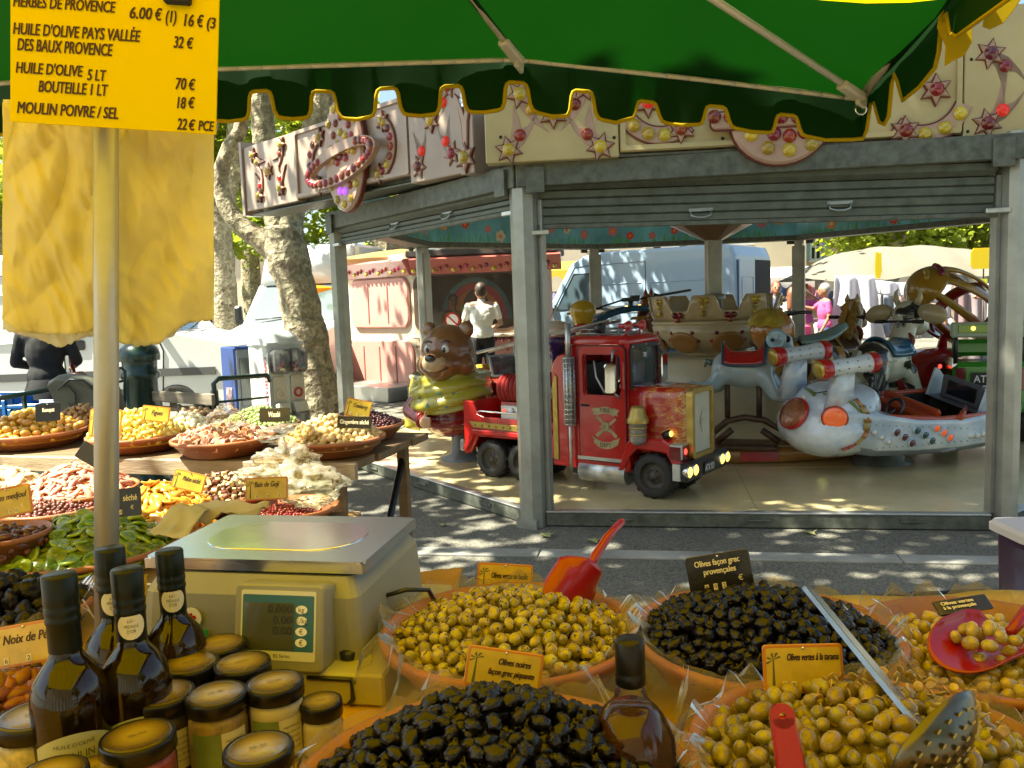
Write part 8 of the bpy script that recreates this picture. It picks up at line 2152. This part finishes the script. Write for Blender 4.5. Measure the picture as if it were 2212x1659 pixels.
def ptag(bl, br, d, hp, gold, lines, digits, label, lean=12, d2=None):
 a, b = P(*bl, d), P(*br, d2 or d)
 wd = (b - a).length; u = (b - a).normalized(); h = hp / FPX * d
 n = u.cross(V((0, 0, 1))).normalized(); up = (V((0, 0, 1)) * math.cos(rad(lean)) - n * math.sin(rad(lean))); up = (up - u * up.dot(u)).normalized()
 M = frame(a, u, u.cross(up)); t = thing('price_tag', label, 'price tag', M, 'price tags')
 obj('plate', MB().prism(rrect(wd, h, min(wd, h) * .08, 3, wd / 2, h / 2), .003, T(0, 0, -.003), ch=.0008), TGO if gold else TBK, t)
 if gold:
  pr = MB().prism(rrect(wd * .92, h * .86, h * .04, 2, wd / 2, h / 2), .0006); pl_ = obj('print', pr, TGY, t)
  pm = MB().prism([(wd * .10, h * .08), (wd * .14, h * .08), (wd * .135, h * .7), (wd * .12, h * .7)], .0009)
  for k in range(5): pm.add([(wd * .125, h * .7, .0011), (wd * (.125 + .10 * math.cos(k * .8)), h * (.70 + .16 * math.sin(k * .8 + .3)), .0011), (wd * (.125 + .08 * math.cos(k * .8 + .4)), h * (.70 + .14 * math.sin(k * .8 + .6)), .0011)], [(0, 1, 2)])
  obj('palm_motif', pm, PALM, t)
 tx_ = MB()
 for s, x, y, hh, ww, al in lines: text(tx_, s, I4, x * wd, y * h, hh * h, ww * wd, al, shear=.3 if gold else 0, z=.0012, bold=.0004)
 obj('lettering', tx_, TINK if gold else IVO, t)
 if digits:
  dg_ = MB(); dt = MB(); n_ = len(digits)
  for k, ch in enumerate(digits):
   x = (.26 + .54 * k / max(1, n_ - 1)) * wd
   if ch == '€': text(dt, '€', I4, x, h * .24, h * .14, wd * .07, 'c', z=.0016); continue
   if ch in '.,': text(dt, ch, I4, x, h * .10, h * .12, None, 'c', z=.0016); continue
   dg_.box((x, h * .17, .0009), (wd * .06, h * .16, .001)); text(dg_, ch, I4, x, h * .12, h * .11, wd * .04, 'c', mi=1, z=.0017)
  obj('digit_window', dg_, [IVO, TINK], t)
  if dt.v: obj('lettering', dt, IVO, t)
 obj('rivet', MB().lathe([(h * .035, 0), (h * .03, .003), (0, .004)], 10, T(wd / 2, h * .93, 0)), CHROME, t)
ptag((1028, 1285), (1148, 1292), 1.47, 72, 1, [('Olives vertes au basilic', .26, .55, .17, .66, 'l')], '', 'gold tag reading Olives vertes au basilic in the basil olive bowl')
ptag((1000, 1478), (1165, 1502), .965, 88, 1, [('Olives noires', .42, .62, .16, .42, 'l'), ('façon grec piquante', .30, .36, .15, .60, 'l')], '', 'gold tag reading Olives noires stuck behind the front black heap')
ptag((1494, 1290), (1632, 1268), 1.33, 86, 0, [('Olives façon grec', .13, .72, .15, .70, 'l'), ('provençales', .25, .50, .15, .50, 'l')], '892,€', 'black tag reading Olives façon grec provençales in the back black olives')
ptag((1652, 1500), (1826, 1496), .98, 108, 1, [('Olives vertes à la tarama', .30, .68, .14, .64, 'l')], '12,07€', 'gold tag of the front green olives right of the amber bottle')
ptag((2032, 1330), (2148, 1312), 1.17, 40, 0, [('Olives vertes', .12, .60, .22, .60, 'l'), ('à la provençale', .12, .30, .22, .60, 'l')], '', 'black tag lying tilted in the right olive bowl', lean=60)
ptag((742, 896), (796, 908), 3.02, 40, 1, [('Cranberry', .30, .55, .22, .55, 'l')], '434', 'small gold tag reading Cranberry above the dark cranberries')
ptag((728, 924), (802, 926), 2.92, 26, 0, [('Gingembre séché', .08, .35, .36, .84, 'l')], '', 'dark tag reading Gingembre séché behind the ginger')
ptag((560, 912), (626, 910), 3.02, 30, 0, [('Wasabi', .30, .35, .40, .38, 'l')], '', 'slate tag reading Wasabi behind the pale green nuts')
ptag((304, 908), (364, 914), 2.98, 34, 1, [('Figues', .35, .45, .30, .40, 'l')], '', 'tilted gold tag reading Figues behind the tan figs')
ptag((76, 912), (130, 908), 2.98, 40, 0, [('Kumquat', .30, .52, .22, .48, 'l')], '', 'slate tag reading Kumquat behind the kumquats')
ptag((190, 944), (260, 946), 2.86, 62, 1, [], '', 'bright yellow tag half hidden behind the pole')
ptag((530, 1082), (622, 1078), 2.30, 50, 1, [('Baie de Goji', .22, .58, .24, .58, 'l')], '383', 'gold tag reading Baie de Goji standing in the goji bowl')
ptag((368, 1052), (436, 1068), 2.42, 42, 1, [('Melon séché', .30, .5, .24, .55, 'l')], '', 'faded tag reading Melon séché in front of the fruit cubes')
ptag((212, 1122), (306, 1112), 2.02, 62, 0, [('séché', .60, .55, .22, .32, 'l')], '94€', 'black tag reading séché just right of the pole')
ptag((-30, 1128), (72, 1106), 2.0, 66, 1, [('Dattes medjoul', .10, .58, .20, .82, 'l')], '4,30€', 'gold tag reading Dattes medjoul at the left edge')
ptag((-30, 1452), (150, 1420), 1.16, 92, 1, [('Noix de Pécan', .24, .56, .22, .70, 'l')], '623', 'large yellow tag reading Noix de Pécan behind the pecans')
ptag((160, 985), (206, 1012), 2.62, 40, 0, [], '', 'pale tag turned away left of the pole above the pink strips')
bpy.data.objects['price_tag'].name = 'price_tag'
a, b, c_ = Pz(312, 1205, 1.15), Pz(785, 1218, 1.15), Pz(835, 1112, 1.15)
ux = (b - a).normalized(); M = frame((a + b) / 2, ux, (0, 0, 1)); ws_ = (b - a).length; ds_ = .27
SCW = mat('scale_casing', (.27, .27, .23), .45, var=(4, .1)); BXW = mat('white_box', (.42, .40, .28), .5, var=(3, .08))
bx = thing('white_crate', 'pale plastic box on which the scale stands', 'box', M @ T(0, 0, -1.15))
obj('box', MB().box((.015, .13, .978), (ws_ + .07, .40, .05), b=.004), BXW, bx); obj('latch', MB().tube([(.12, -.072, .995), (.19, -.072, .995), (.192, -.072, .965), (.185, -.072, .957)], .004, 5), BLACKP, bx)
sc2 = thing('weighing_scale', 'shop weighing scale with steel platter and price display', 'scale', M @ T(0, 0, -1.15))
obj('platter', MB().prism(rrect(ws_, ds_, .012, 3, 0, ds_ / 2), .004, T(0, 0, 1.148)).box((0, .002, 1.141), (ws_, .004, .016)).box((ws_ / 2 - .002, ds_ / 2, 1.141), (.004, ds_, .016)), mat('steel_platter', (.74, .74, .72), .24, 1.0, bump=(9, .15, .004)), sc2)
obj('platter_dish', MB().prism(rrect(ws_ * .74, ds_ * .62, ds_ * .29, 10, 0, ds_ / 2), .003, T(0, 0, 1.1505), ch=.0008), mat('steel_dish', (.90, .90, .90), .16, 1.0, bump=(5, .25, .006)), sc2)
obj('casing', MB().loft([[V((x, y + .14, z)) for x, y in rrect(w_, d_, .02, 3)] for z, w_, d_ in ((1.003, ws_ + .005, .33), (1.07, ws_ - .005, .325), (1.10, ws_ - .01, .32), (1.128, ws_ - .04, .28))], sm=False).box((0, .14, 1.133), (.2, .16, .012)), SCW, sc2)
Md = T(.074, -.078, 1.004) @ RX(-11) @ RX(90)
dh = .130; dw = .146
dpn = obj('display_housing', MB().prism(rrect(dw, dh, .008, 3, 0, dh / 2), .045, Md @ T(0, 0, -.045), ch=.003), SCW, sc2)
obj('display_face', MB().prism(rrect(dw * .84, dh * .80, .003, 2, 0, dh * .53), .0008, Md), mat('pale_face', (.60, .60, .54), .4), dpn)
obj('display_band', MB().prism(rrect(dw * .80, dh * .64, .002, 2, 0, dh * .56), .0012, Md), mat('display_blue', (.03, .12, .20), .4), dpn)
obj('screen', MB().prism(rrect(dw * .56, dh * .54, .002, 2, -dw * .10, dh * .52), .0018, Md), mat('lcd_grey', (.075, .080, .055), .15, coat=.5), dpn)
seg = MB(); unit = MB(); ov = MB()
for k, (s, q) in enumerate((('0.000', 'kg'), ('0.00', '€/kg'), ('0.00', '€'), ('', '€'))):
 y = dh * (.68 - .125 * k); text(seg, s, Md, dw * .16, y, dh * .09, dw * (.27 if k == 0 else .21), 'r', z=.0024)
 ov.prism(circ(dw * .065, 14, dw * .265, y + dh * .04, dh * .05), .0004, Md @ T(0, 0, .0017)); text(unit, q, Md, dw * .265, y + dh * .012, dh * .06, None, 'c', z=.0024)
text(unit, 'BS Series', Md, dw * .05, dh * .165, dh * .04, None, 'c', z=.0012)
obj('digits', seg, mat('lcd_dark', (.012, .014, .010), .4), dpn); obj('unit_oval', ov, WHITEP, dpn); obj('lettering', unit, TINK, dpn)
obj('red_mark', MB().prism(circ(.007, 10, -dw * .34, dh * .17), .0014, Md), RED, dpn)
Ms = face_frame((-.095, -.0265, 1.062), (0, -1, 0))
st1 = obj('round_sticker', MB().prism(circ(.017, 20), .0012, Ms), WHITEP, sc2)
obj('red_cross', MB().prism([(-.003, -.008), (.003, -.008), (.003, -.003), (.008, -.003), (.008, .003), (.003, .003), (.003, .008), (-.003, .008), (-.003, .003), (-.008, .003), (-.008, -.003), (-.003, -.003)], .0006, Ms @ T(0, 0, .0013) @ RZ(12)), RED, st1)
obj('green_sticker', MB().prism(rrect(.036, .042, .001, 1), .0012, face_frame((-.085, -.0290, 1.024), (0, -1, 0))), mat('green_sticker', (.02, .30, .06), .5), sc2)
for x, y in ((.165, -.0), (-.165, 0), (.165, .28), (-.165, .28)): obj('foot', MB().lathe([(.015, -.0), (.016, .012), (.01, .016), (0, .016)], 14, T(x, y - .015, 1.0035)), BLACKP, sc2)
obj('power_cord', MB().tube([(ws_ / 2 - .01, .10, 1.06), (ws_ / 2 + .03, .11, 1.07), (ws_ / 2 + .06, .14, 1.06), (ws_ / 2 + .075, .18, .99), (ws_ / 2 + .09, .2, .957)], .004, 6), BLACKP, sc2)
OILG = mat('dark_oil_glass', (.05, .026, .003), .03, spec=.6); OILG.node_tree.nodes['Principled BSDF'].inputs['Transmission Weight'].default_value = .82
CAPG = mat('black_green_cap', (.005, .009, .007), .35, spec=.25); LBL = mat('label_green_cream', (.42, .43, .24), .5, var=(6, .06)); MED = mat('medal_label', (.62, .58, .48), .5); OLI = mat('label_ink', (.07, .075, .045), .6)
def wrap(mb, s, r, z, a0, h, ang, mi=0):
 "lettering bent round a bottle of radius r, centred on angle a0"
 t = MB(); text(t, s, I4, 0, 0, h, 1.0, 'c', z=0)
 mb.add([(math.cos(a0 + v[0] * ang) * r, math.sin(a0 + v[0] * ang) * r, z + v[1]) for v in t.v], t.f, mi)
def bottle(px, py, capw, y, lab, medal=True, label=True):
 p = P(px, py, y); d = (p - EYE).length; s_ = capw / 2 / FPX * d / .0162; H = (p.z - TZ - .002); k = s_
 t = thing('oil_bottle', lab, 'bottle', T(p.x, p.y, TZ + .002), 'dark oil bottles by the pole'); a0 = math.atan2(-p.y, -p.x)
 r = .037 * k; zs = H - .115 * k
 obj('glass', MB().lathe([(0, .004), (r * .92, 0), (r, .006), (r, zs - .02), (r * .97, zs - .006), (r * .86, zs + .009 * k), (r * .62, zs + .021 * k), (.0165 * k, zs + .030 * k), (.0148 * k, zs + .036 * k), (.0148 * k, H - .002), (0, H - .002)], 36), OILG, t)
 obj('capsule', MB().lathe([(.0157 * k, zs + .037 * k), (.0156 * k, H - .05 * k), (.0168 * k, H - .048 * k), (.0168 * k, H - .044 * k), (.0160 * k, H - .042 * k), (.0168 * k, H - .038 * k), (.0168 * k, H - .034 * k), (.0160 * k, H - .032 * k), (.0168 * k, H - .028 * k), (.0166 * k, H - .002), (.0155 * k, H), (0, H)], 28), CAPG, t)
 rr_ = .0164 * k
 if medal:
  zc = H - .060 * k; rm = .0150 * k
  mo = obj('medal_sticker', MB().grid(lambda u, v: V((math.cos(a0 + (rm * v * math.cos(2 * PI * u)) / rr_) * rr_, math.sin(a0 + (rm * v * math.cos(2 * PI * u)) / rr_) * rr_, zc + rm * v * math.sin(2 * PI * u))), 20, 3, cu=True), MED, t)
  tx_ = MB(); wrap(tx_, 'MÉDAILLE', rr_ + .0003, zc - .002, a0, .0035 * k, .9); wrap(tx_, "D'OR", rr_ + .0003, zc - .0075 * k, a0, .004 * k, .55)
  for q in range(5): tx_.add([(math.cos(a0 + x) * (rr_ + .0003), math.sin(a0 + x) * (rr_ + .0003), zc + z) for x, z in ((-.25 + .1 * q, .004), (-.18 + .1 * q, .006), (-.2 + .13 * q, .012 - .001 * abs(q - 2)))], [(0, 1, 2)])
  obj('lettering', tx_, OLI, mo)
 if label:
  zl = zs - .045; rl = r + .0006; hl = .10
  lo_ = obj('label', MB().grid(lambda u, v: V((math.cos(a0 + (u - .5) * 2.1) * rl, math.sin(a0 + (u - .5) * 2.1) * rl, zl - hl + (hl - .018 * (2 * u - 1) ** 2) * v)), 24, 4), LBL, t)
  tx_ = MB()
  for s, dz, h_, an in (('MOULIN', .032, .008, .95), ('LA CRAVENCO', .046, .007, 1.45), ("HUILE D'OLIVE", .016, .004, 1.0)): wrap(tx_, s, rl + .0004, zl - dz, a0, h_ * k, an)
  for q in range(3): tx_.tube([V((math.cos(a0 + x) * (rl + .0004), math.sin(a0 + x) * (rl + .0004), zl - .058 - .006 * q + .003 * math.sin(x * 9 + q))) for x in [(-.4 + .1 * j) for j in range(9)]], .0004, 4)
  obj('lettering', tx_, OLI, lo_)
bottle(127, 1240, 60, .99, 'dark oil bottle farthest left with bare neck and half seen label', medal=False)
bottle(236, 1184, 54, 1.15, 'dark oil bottle at the back directly before the pole with round medal sticker')
bottle(273, 1228, 57, 1.04, 'dark oil bottle in the middle with medal sticker and full pale label')
bottle(365, 1188, 51, 1.19, 'dark oil bottle farthest right before the scale with medal sticker', label=False)
LIDK = mat('lid_black_rim', (.008, .007, .005), .3, spec=.3)
def lid_mat():
 m, b2_ = base('lid_gold_reflection'); v = coords(m, 1.0); sp_ = nod(m, 'ShaderNodeVectorMath', operation='MULTIPLY'); sp_.inputs[1].default_value = (1, 1, 0); lk(m, v, sp_.inputs[0]); ln = nod(m, 'ShaderNodeVectorMath', operation='LENGTH'); lk(m, sp_.outputs[0], ln.inputs[0])
 lk(m, ramp(m, ln.outputs['Value'], [(.012, (.46, .33, .06)), (.024, (.24, .16, .03)), (.034, (.025, .018, .006))]), b2_.inputs['Base Color']); b2_.inputs['Roughness'].default_value = .25; b2_.inputs['Metallic'].default_value = .35; b2_.inputs['Coat Weight'].default_value = .4  # yellow centre, dark edge: canopy reflection painted into the lid colour
 return m
LIDM = lid_mat()
JG = film_mat('jar_glass', (.96, .97, .93), .12, .02, .03)
def jar(px, py, w_, cont, lab, h=.105, lz=None, tall=True, paper=True, green=True):
 z = lz or (TZ + h); p = Pz(px, py, z); r = w_ / 2 / FPX * (p - EYE).length; zb = TZ + .002; H = z - zb; a0 = math.atan2(-p.y, -p.x)
 t = thing('preserve_jar', lab, 'jar', T(p.x, p.y, zb), 'jars of preserves beside the oil bottles')
 obj('glass', MB().lathe([(0, 0), (r * .9, 0), (r * .97, .006), (r * .97, H - .03), (r * .90, H - .018), (r * .88, H - .012)], 32), JG, t)
 obj('contents', MB().lathe([(0, .004), (r * .88, .004), (r * .93, .01), (r * .93, H - .032), (r * .86, H - .022), (0, H - .022)], 28), cont, t)
 obj('lid_rim', MB().lathe([(r * .95, H - .020), (r, H - .019), (r * 1.0, H - .004), (r * .975, H), (r * .93, H + .0005), (r * .90, H - .001)], 36), LIDK, t)
 q = r / .0375
 lo_ = obj('lid', MB().lathe([(.0345, -.0008), (.033, .0008), (.030, .0012), (.028, .0004), (0, .0006)], 36), LIDM, t, T(0, 0, H) @ S(q, q, 1))
 tx_ = MB(); text(tx_, '06 97', T(0, 0, .0010) @ RZ(math.degrees(a0) + 90 + 8), 0, -.002, .004, .018, 'c', z=.0008); obj('lettering', tx_, OLI, lo_)
 if paper:
  rl = r * .985
  def lab_(nm, u0, u1, z0, z1, m_):
   return obj(nm, MB().grid(lambda u, v: V((math.cos(a0 + u0 + (u1 - u0) * u) * rl, math.sin(a0 + u0 + (u1 - u0) * u) * rl, z0 + (z1 - z0) * v)), 14, 1), m_, t)
  lab_('label', -.95, .05 if green else .75, .012, H - .038, mm('jar_label_green', (.14, .20, .05), .5, var=(12, .3))) if green else None
  l2 = lab_('label', .06 if green else -.7, .95, .012, H - .038, mm('jar_label_cream', (.50, .48, .30), .5))
  tx_ = MB(); rl += .0006
  for k in range(5): wrap(tx_, ('ingrédients', 'huile olive sel', 'conserver', 'au frais', 'Provence')[k], rl, H - .050 - k * .0075, a0 + .5, .0032, .62)
  obj('lettering', tx_, OLI, l2)
 return t
JY = mat('garlic_cloves', (.60, .46, .12), .4, var=(45, .5)); JR = mat('red_sauce', (.26, .03, .012), .4, var=(30, .4)); JK = mat('dark_tapenade', (.035, .02, .012), .5, var=(50, .5)); JO = mat('olive_paste', (.34, .22, .05), .5, var=(50, .4)); JC = mat('cream_paste', (.62, .52, .28), .5, var=(20, .15))
j1 = jar(77, 1542, 135, JY, 'jar of pale garlic cloves in the lower left corner', paper=False)
jar(297, 1588, 133, JR, 'jar of red sauce in front of the middle oil bottle')
jar(350, 1496, 120, JK, 'jar of dark paste between the oil bottle and the ochre paste jar')
jar(467, 1497, 117, JO, 'jar of ochre paste with green and cream label')
jar(593, 1472, 113, JC, 'jar of cream paste with cream label nearest the display')
jar(558, 1614, 133, JC, 'jar of cream paste at the bottom edge nearest the black olives', paper=False)
jar(693, 1513, 84, JC, 'small jar standing apart at the right below the scale box', h=.075, paper=False)
jar(410, 1431, 110, JK, 'jar with black rimmed lid behind the dark paste jar', paper=False)
jar(523, 1430, 110, JO, 'jar with black rimmed lid behind the ochre paste jar', paper=False)
jar(474, 1389, 103, JK, 'rearmost jar touching the scale box', paper=False)
jar(112, 1668, 120, JK, 'jar cut by the bottom edge below the garlic jar', paper=False)
jar(200, 1660, 100, JO, 'jar cut by the bottom edge between garlic and red sauce jars', h=.09, paper=False)
p = P(1360, 1380, .86); H = p.z - TZ - .002
ab = thing('amber_bottle', 'clear bottle of amber liquid with black cap in the foreground', 'bottle', T(p.x, p.y, TZ + .002))
CLG = film_mat('bottle_glass', (.97, .96, .93), .10, .015, .02); AMB = mat('amber_liquid', (.26, .045, .003), .03); AMB.node_tree.nodes['Principled BSDF'].inputs['Transmission Weight'].default_value = .85
obj('glass', MB().lathe([(0, 0), (.046, 0), (.048, .006), (.048, H - .122), (.046, H - .108), (.034, H - .084), (.0185, H - .066), (.0150, H - .052), (.0145, H - .004)], 36), CLG, ab)
obj('liquid', MB().lathe([(0, .004), (.044, .004), (.046, .01), (.0465, H - .123), (.0445, H - .109), (.0325, H - .085), (.022, H - .074), (0, H - .074)], 32), AMB, ab)
obj('cap', MB().lathe([(.0155, H - .050), (.0165, H - .049), (.0165, H - .038), (.0158, H - .036), (.0162, H - .034), (.0160, H - .003), (.0145, H), (0, H)], 28), LIDK, ab)
obj('label', MB().grid(lambda u, v: V((math.cos(-1.95 + .8 * u) * .0486, math.sin(-1.95 + .8 * u) * .0486, .01 + (H - .20) * v)), 10, 1), mat('red_brown_label', (.20, .06, .02), .5), ab)
SCR = mat('red_scoop_plastic', (.30, .003, .004), .28, coat=.4)
def scoop(path_a, path_b, n0, wid, label, depth=.035, grip_=None):
 "trough from a (handle end) to b (lip); n0: way the hollow faces"
 a, b = V(path_a), V(path_b); ax = (b - a).normalized(); n0 = (V(n0) - ax * ax.dot(V(n0))).normalized(); sd = ax.cross(n0); L = (b - a).length
 t = thing('red_scoop', label, 'scoop', T(a), 'red plastic scoops')
 def f(u, v):
  q = (u - .5) * 2; w_ = wid * (.20 + .80 * min(1, v * 2.6) ** .6) * .5
  back = depth * (1 - .1 * v); ex = 1 - .42 * abs(q) ** 2 * 1.0
  return ax * L * v * ex + sd * w_ * math.sin(q * 1.5) + n0 * (back * (1 - math.cos(q * 1.5)) * min(1, v * 4) - back)
 me = mod_mesh('cup', MB().grid(f, 16, 16), SCR, [('SOLIDIFY', dict(thickness=.0022))]); obj('cup', me, SCR, t)
 g_ = V(grip_) - a; obj('handle', MB().tube([-n0 * depth * .7 + ax * .012, g_ * .12 - n0 * depth * .4, g_ * .6, g_], [.007, .0085, .0075, .0068], 10).ell(g_, .0068, None, 10, 6), SCR, t)
 return t
scoop(P(1265, 1212, 1.37), P(1180, 1345, 1.32), (-.55, .75, -.1), .10, 'red scoop standing upright in the basil olives', .03, P(1342, 1128, 1.42))
pe_a, pe_b = P(2196, 1338, 1.14), P(2040, 1400, 1.07)
scoop(pe_a, pe_b, (0, -.25, 1), .10, 'red scoop lying full of olives in the right bowl', .03, P(2240, 1296, 1.19))
pm_ = (pe_a + pe_b) / 2
pile('yellow_olive', 'yellow green olive lying inside the red scoop', 'olive', 'olives inside the red scoop', OLIVES, G3, (pm_.x + .005, pm_.y), .038, pm_.z - .010, .016, .0215, packing=.92, ry=.03, tries=300, nocore=True)
hA, hB = P(1683, 1518, .80), P(1712, 1690, .77); u_ = (hB - hA).normalized()
t = thing('red_scoop', 'red flat scoop handle with a hole standing in the front green olives', 'scoop', frame(hA, u_, V((-.1, -1, .5))), 'red plastic scoops')
ring_o = rrect(.024, .024, .0118, 5, .012, 0); hm_ = MB(); ring_poly(hm_, ring_o, [(x * .0 + .012 + (x - .012) * .26, y * .26) for x, y in ring_o], .008)
hm_.prism([(.012, -.012), (.012, .012), (.10, .0155), (.10, -.0155)], .008, ch=.002); obj('handle', hm_, SCR, t)
STL = mat('ladle_steel', (.36, .36, .33), .22, .95, var=(30, .15)); 
la, lbp = P(1752, 1275, 1.12), P(2000, 1575, .82); u_ = (lbp - la).normalized()
ld_ = thing('perforated_ladle', 'long steel ladle with perforated bowl resting in the front green olives', 'ladle', T(la))
Ml = frame((0, 0, 0), u_, V((.5, -.6, .6))); Ll = (lbp - la).length
obj('handle', MB().box((Ll / 2, 0, 0), (Ll, .023, .003), Ml, b=.001).box((Ll / 2, .0115, -.002), (Ll, .002, .006), Ml).box((Ll / 2, -.0115, -.002), (Ll, .002, .006), Ml), STL, ld_)
e0, e1 = P(1925, 1668, .735) - la, P(2106, 1512, .79) - la; ec = (e0 + e1) / 2; ex_ = (e1 - e0).normalized(); er = (e1 - e0).length / 2
Mb_ = frame(ec, ex_, V((-.35, .85, .30)))
def dish(u, v): a_ = 2 * PI * u; return V((er * v * math.cos(a_), er * .62 * v * math.sin(a_), -.030 * (1 - v * v)))
LBS = mat('ladle_bowl_steel', (.13, .12, .09), .28, .9, var=(30, .2))
obj('bowl', mod_mesh('bowl', MB().grid(dish, 32, 8, cu=True, M=Mb_), LBS, [('SOLIDIFY', dict(thickness=.0016))]), LBS, ld_)
ho_ = MB()
for j in range(1, 5):
 for k in range(5 * j):
  q = dish(k / (5 * j), .2 * j); ho_.lathe([(.0032, -.0028), (.0022, -.0032), (0, -.0032)], 8, Mb_ @ T(q))
obj('hole', ho_, mm('hole_light_dot', (.45, .36, .12), .4), ld_)['kind'] = 'stuff'  # solid bright dots, light through the perforations put into their colour
PAPY = cloth_mat('yellow_paper', (.74, .62, .28), .25, bump=(30, .4, .004)); PAPW = cloth_mat('cream_paper', (.66, .58, .38), .2, bump=(30, .4, .004)); CARD = mat('cardboard', (.34, .20, .08), .85, var=(12, .12))
def sheet(name, quad, lab, cat, m, seed, amp=.012, th=.0015, group=None, n=14):
 def f(u, v):
  a, b, c, d = quad; p = (a * (1 - u) + b * u) * (1 - v) + (d * (1 - u) + c * u) * v
  return p + V((0, 0, amp * fbm((u * 2.4 + seed, v * 2.4, seed)))) 
 tag(obj(name, mod_mesh(name, MB().grid(f, n, n, sm=False), m, [('SOLIDIFY', dict(thickness=th))]), m), lab, cat, group)
def q4(pts, z): return [Pz(x, y, z + dz) for x, y, dz in pts]
sheet('paper_sheet', q4([(322, 1150, -.005), (402, 1165, .0), (452, 1092, .03), (388, 1080, .03)], .985), 'loose yellow paper sheet left of the scale platter', 'paper', PAPY, 1, group='yellow wrapping papers')
sheet('paper_sheet', q4([(395, 1122, .0), (560, 1110, .0), (585, 1092, .02), (440, 1078, .03)], .985), 'crumpled cream paper strip behind the scale platter', 'paper', PAPW, 2, .025, group='yellow wrapping papers')
sheet('paper_napkin', q4([(1925, 1520, -.03), (2005, 1480, -.02), (1960, 1415, .02), (1888, 1430, .02)], 1.0), 'cream paper napkin under the ladle beside the black olives', 'paper', PAPW, 3)
sheet('cardboard_flap', [P(858, 1292, 1.60), P(985, 1288, 1.60), P(1000, 1222, 1.66), P(868, 1240, 1.66)], 'brown cardboard flap behind the basil olive bowl', 'cardboard', CARD, 4, .004, .004)
sheet('printed_wrapper', q4([(140, 1360, -.05), (318, 1330, .0), (318, 1230, .03), (150, 1260, .03)], .98), 'bright yellow printed wrapper between the oil bottles and the pole', 'wrapper', YELC, 5, .02)
BAGC = film_mat('milky_bag', (.66, .63, .50), .12, .20, .25, bump=(22, .8, .01), trans_tint=(.9, .87, .75))
def crumple(px, py, d, r, lab, seed, m):
 mb = lump(r[0], r[1], r[2], .40, 2.3, 48, 32, seed); p = P(px, py, d)
 tag(obj('plastic_bag', mb, m, None, T(p)), lab, 'plastic bag', 'crumpled plastic bags on the left table')
crumple(618, 1010, 2.66, (.10, .06, .075), 'crumpled milky bag standing below the ginger bowl', 3, BAGC)
crumple(668, 1048, 2.52, (.11, .07, .06), 'yellowish crumpled bag right of the gold goji tag', 5, BAGC)
crumple(560, 1030, 2.62, (.08, .05, .03), 'thin white bag corner above the gold goji tag', 6, BAGC)
crumple(490, 905, 3.1, (.06, .05, .045), 'clear crumpled bag between figs and wasabi nuts', 7, FILM); crumple(625, 938, 2.98, (.11, .07, .035), 'clear crumpled bag beside the ginger bowl', 8, FILM)
for k, (px, py, L, lab) in enumerate(((2060, 1528, .17, 'yellow rolled packet lying behind the ladle bowl'), (2120, 1572, .16, 'yellow rolled packet in front of the other, right of the ladle'))):
 p = Pz(px, py, TZ + .03); tag(obj('yellow_packet', lump(L / 2, .035, .028, .12, 1.6, 20, 12, k), YELC, None, T(p) @ RZ(-8 + 5 * k)), lab, 'packet', 'yellow packets')
sc.frame_set(1)
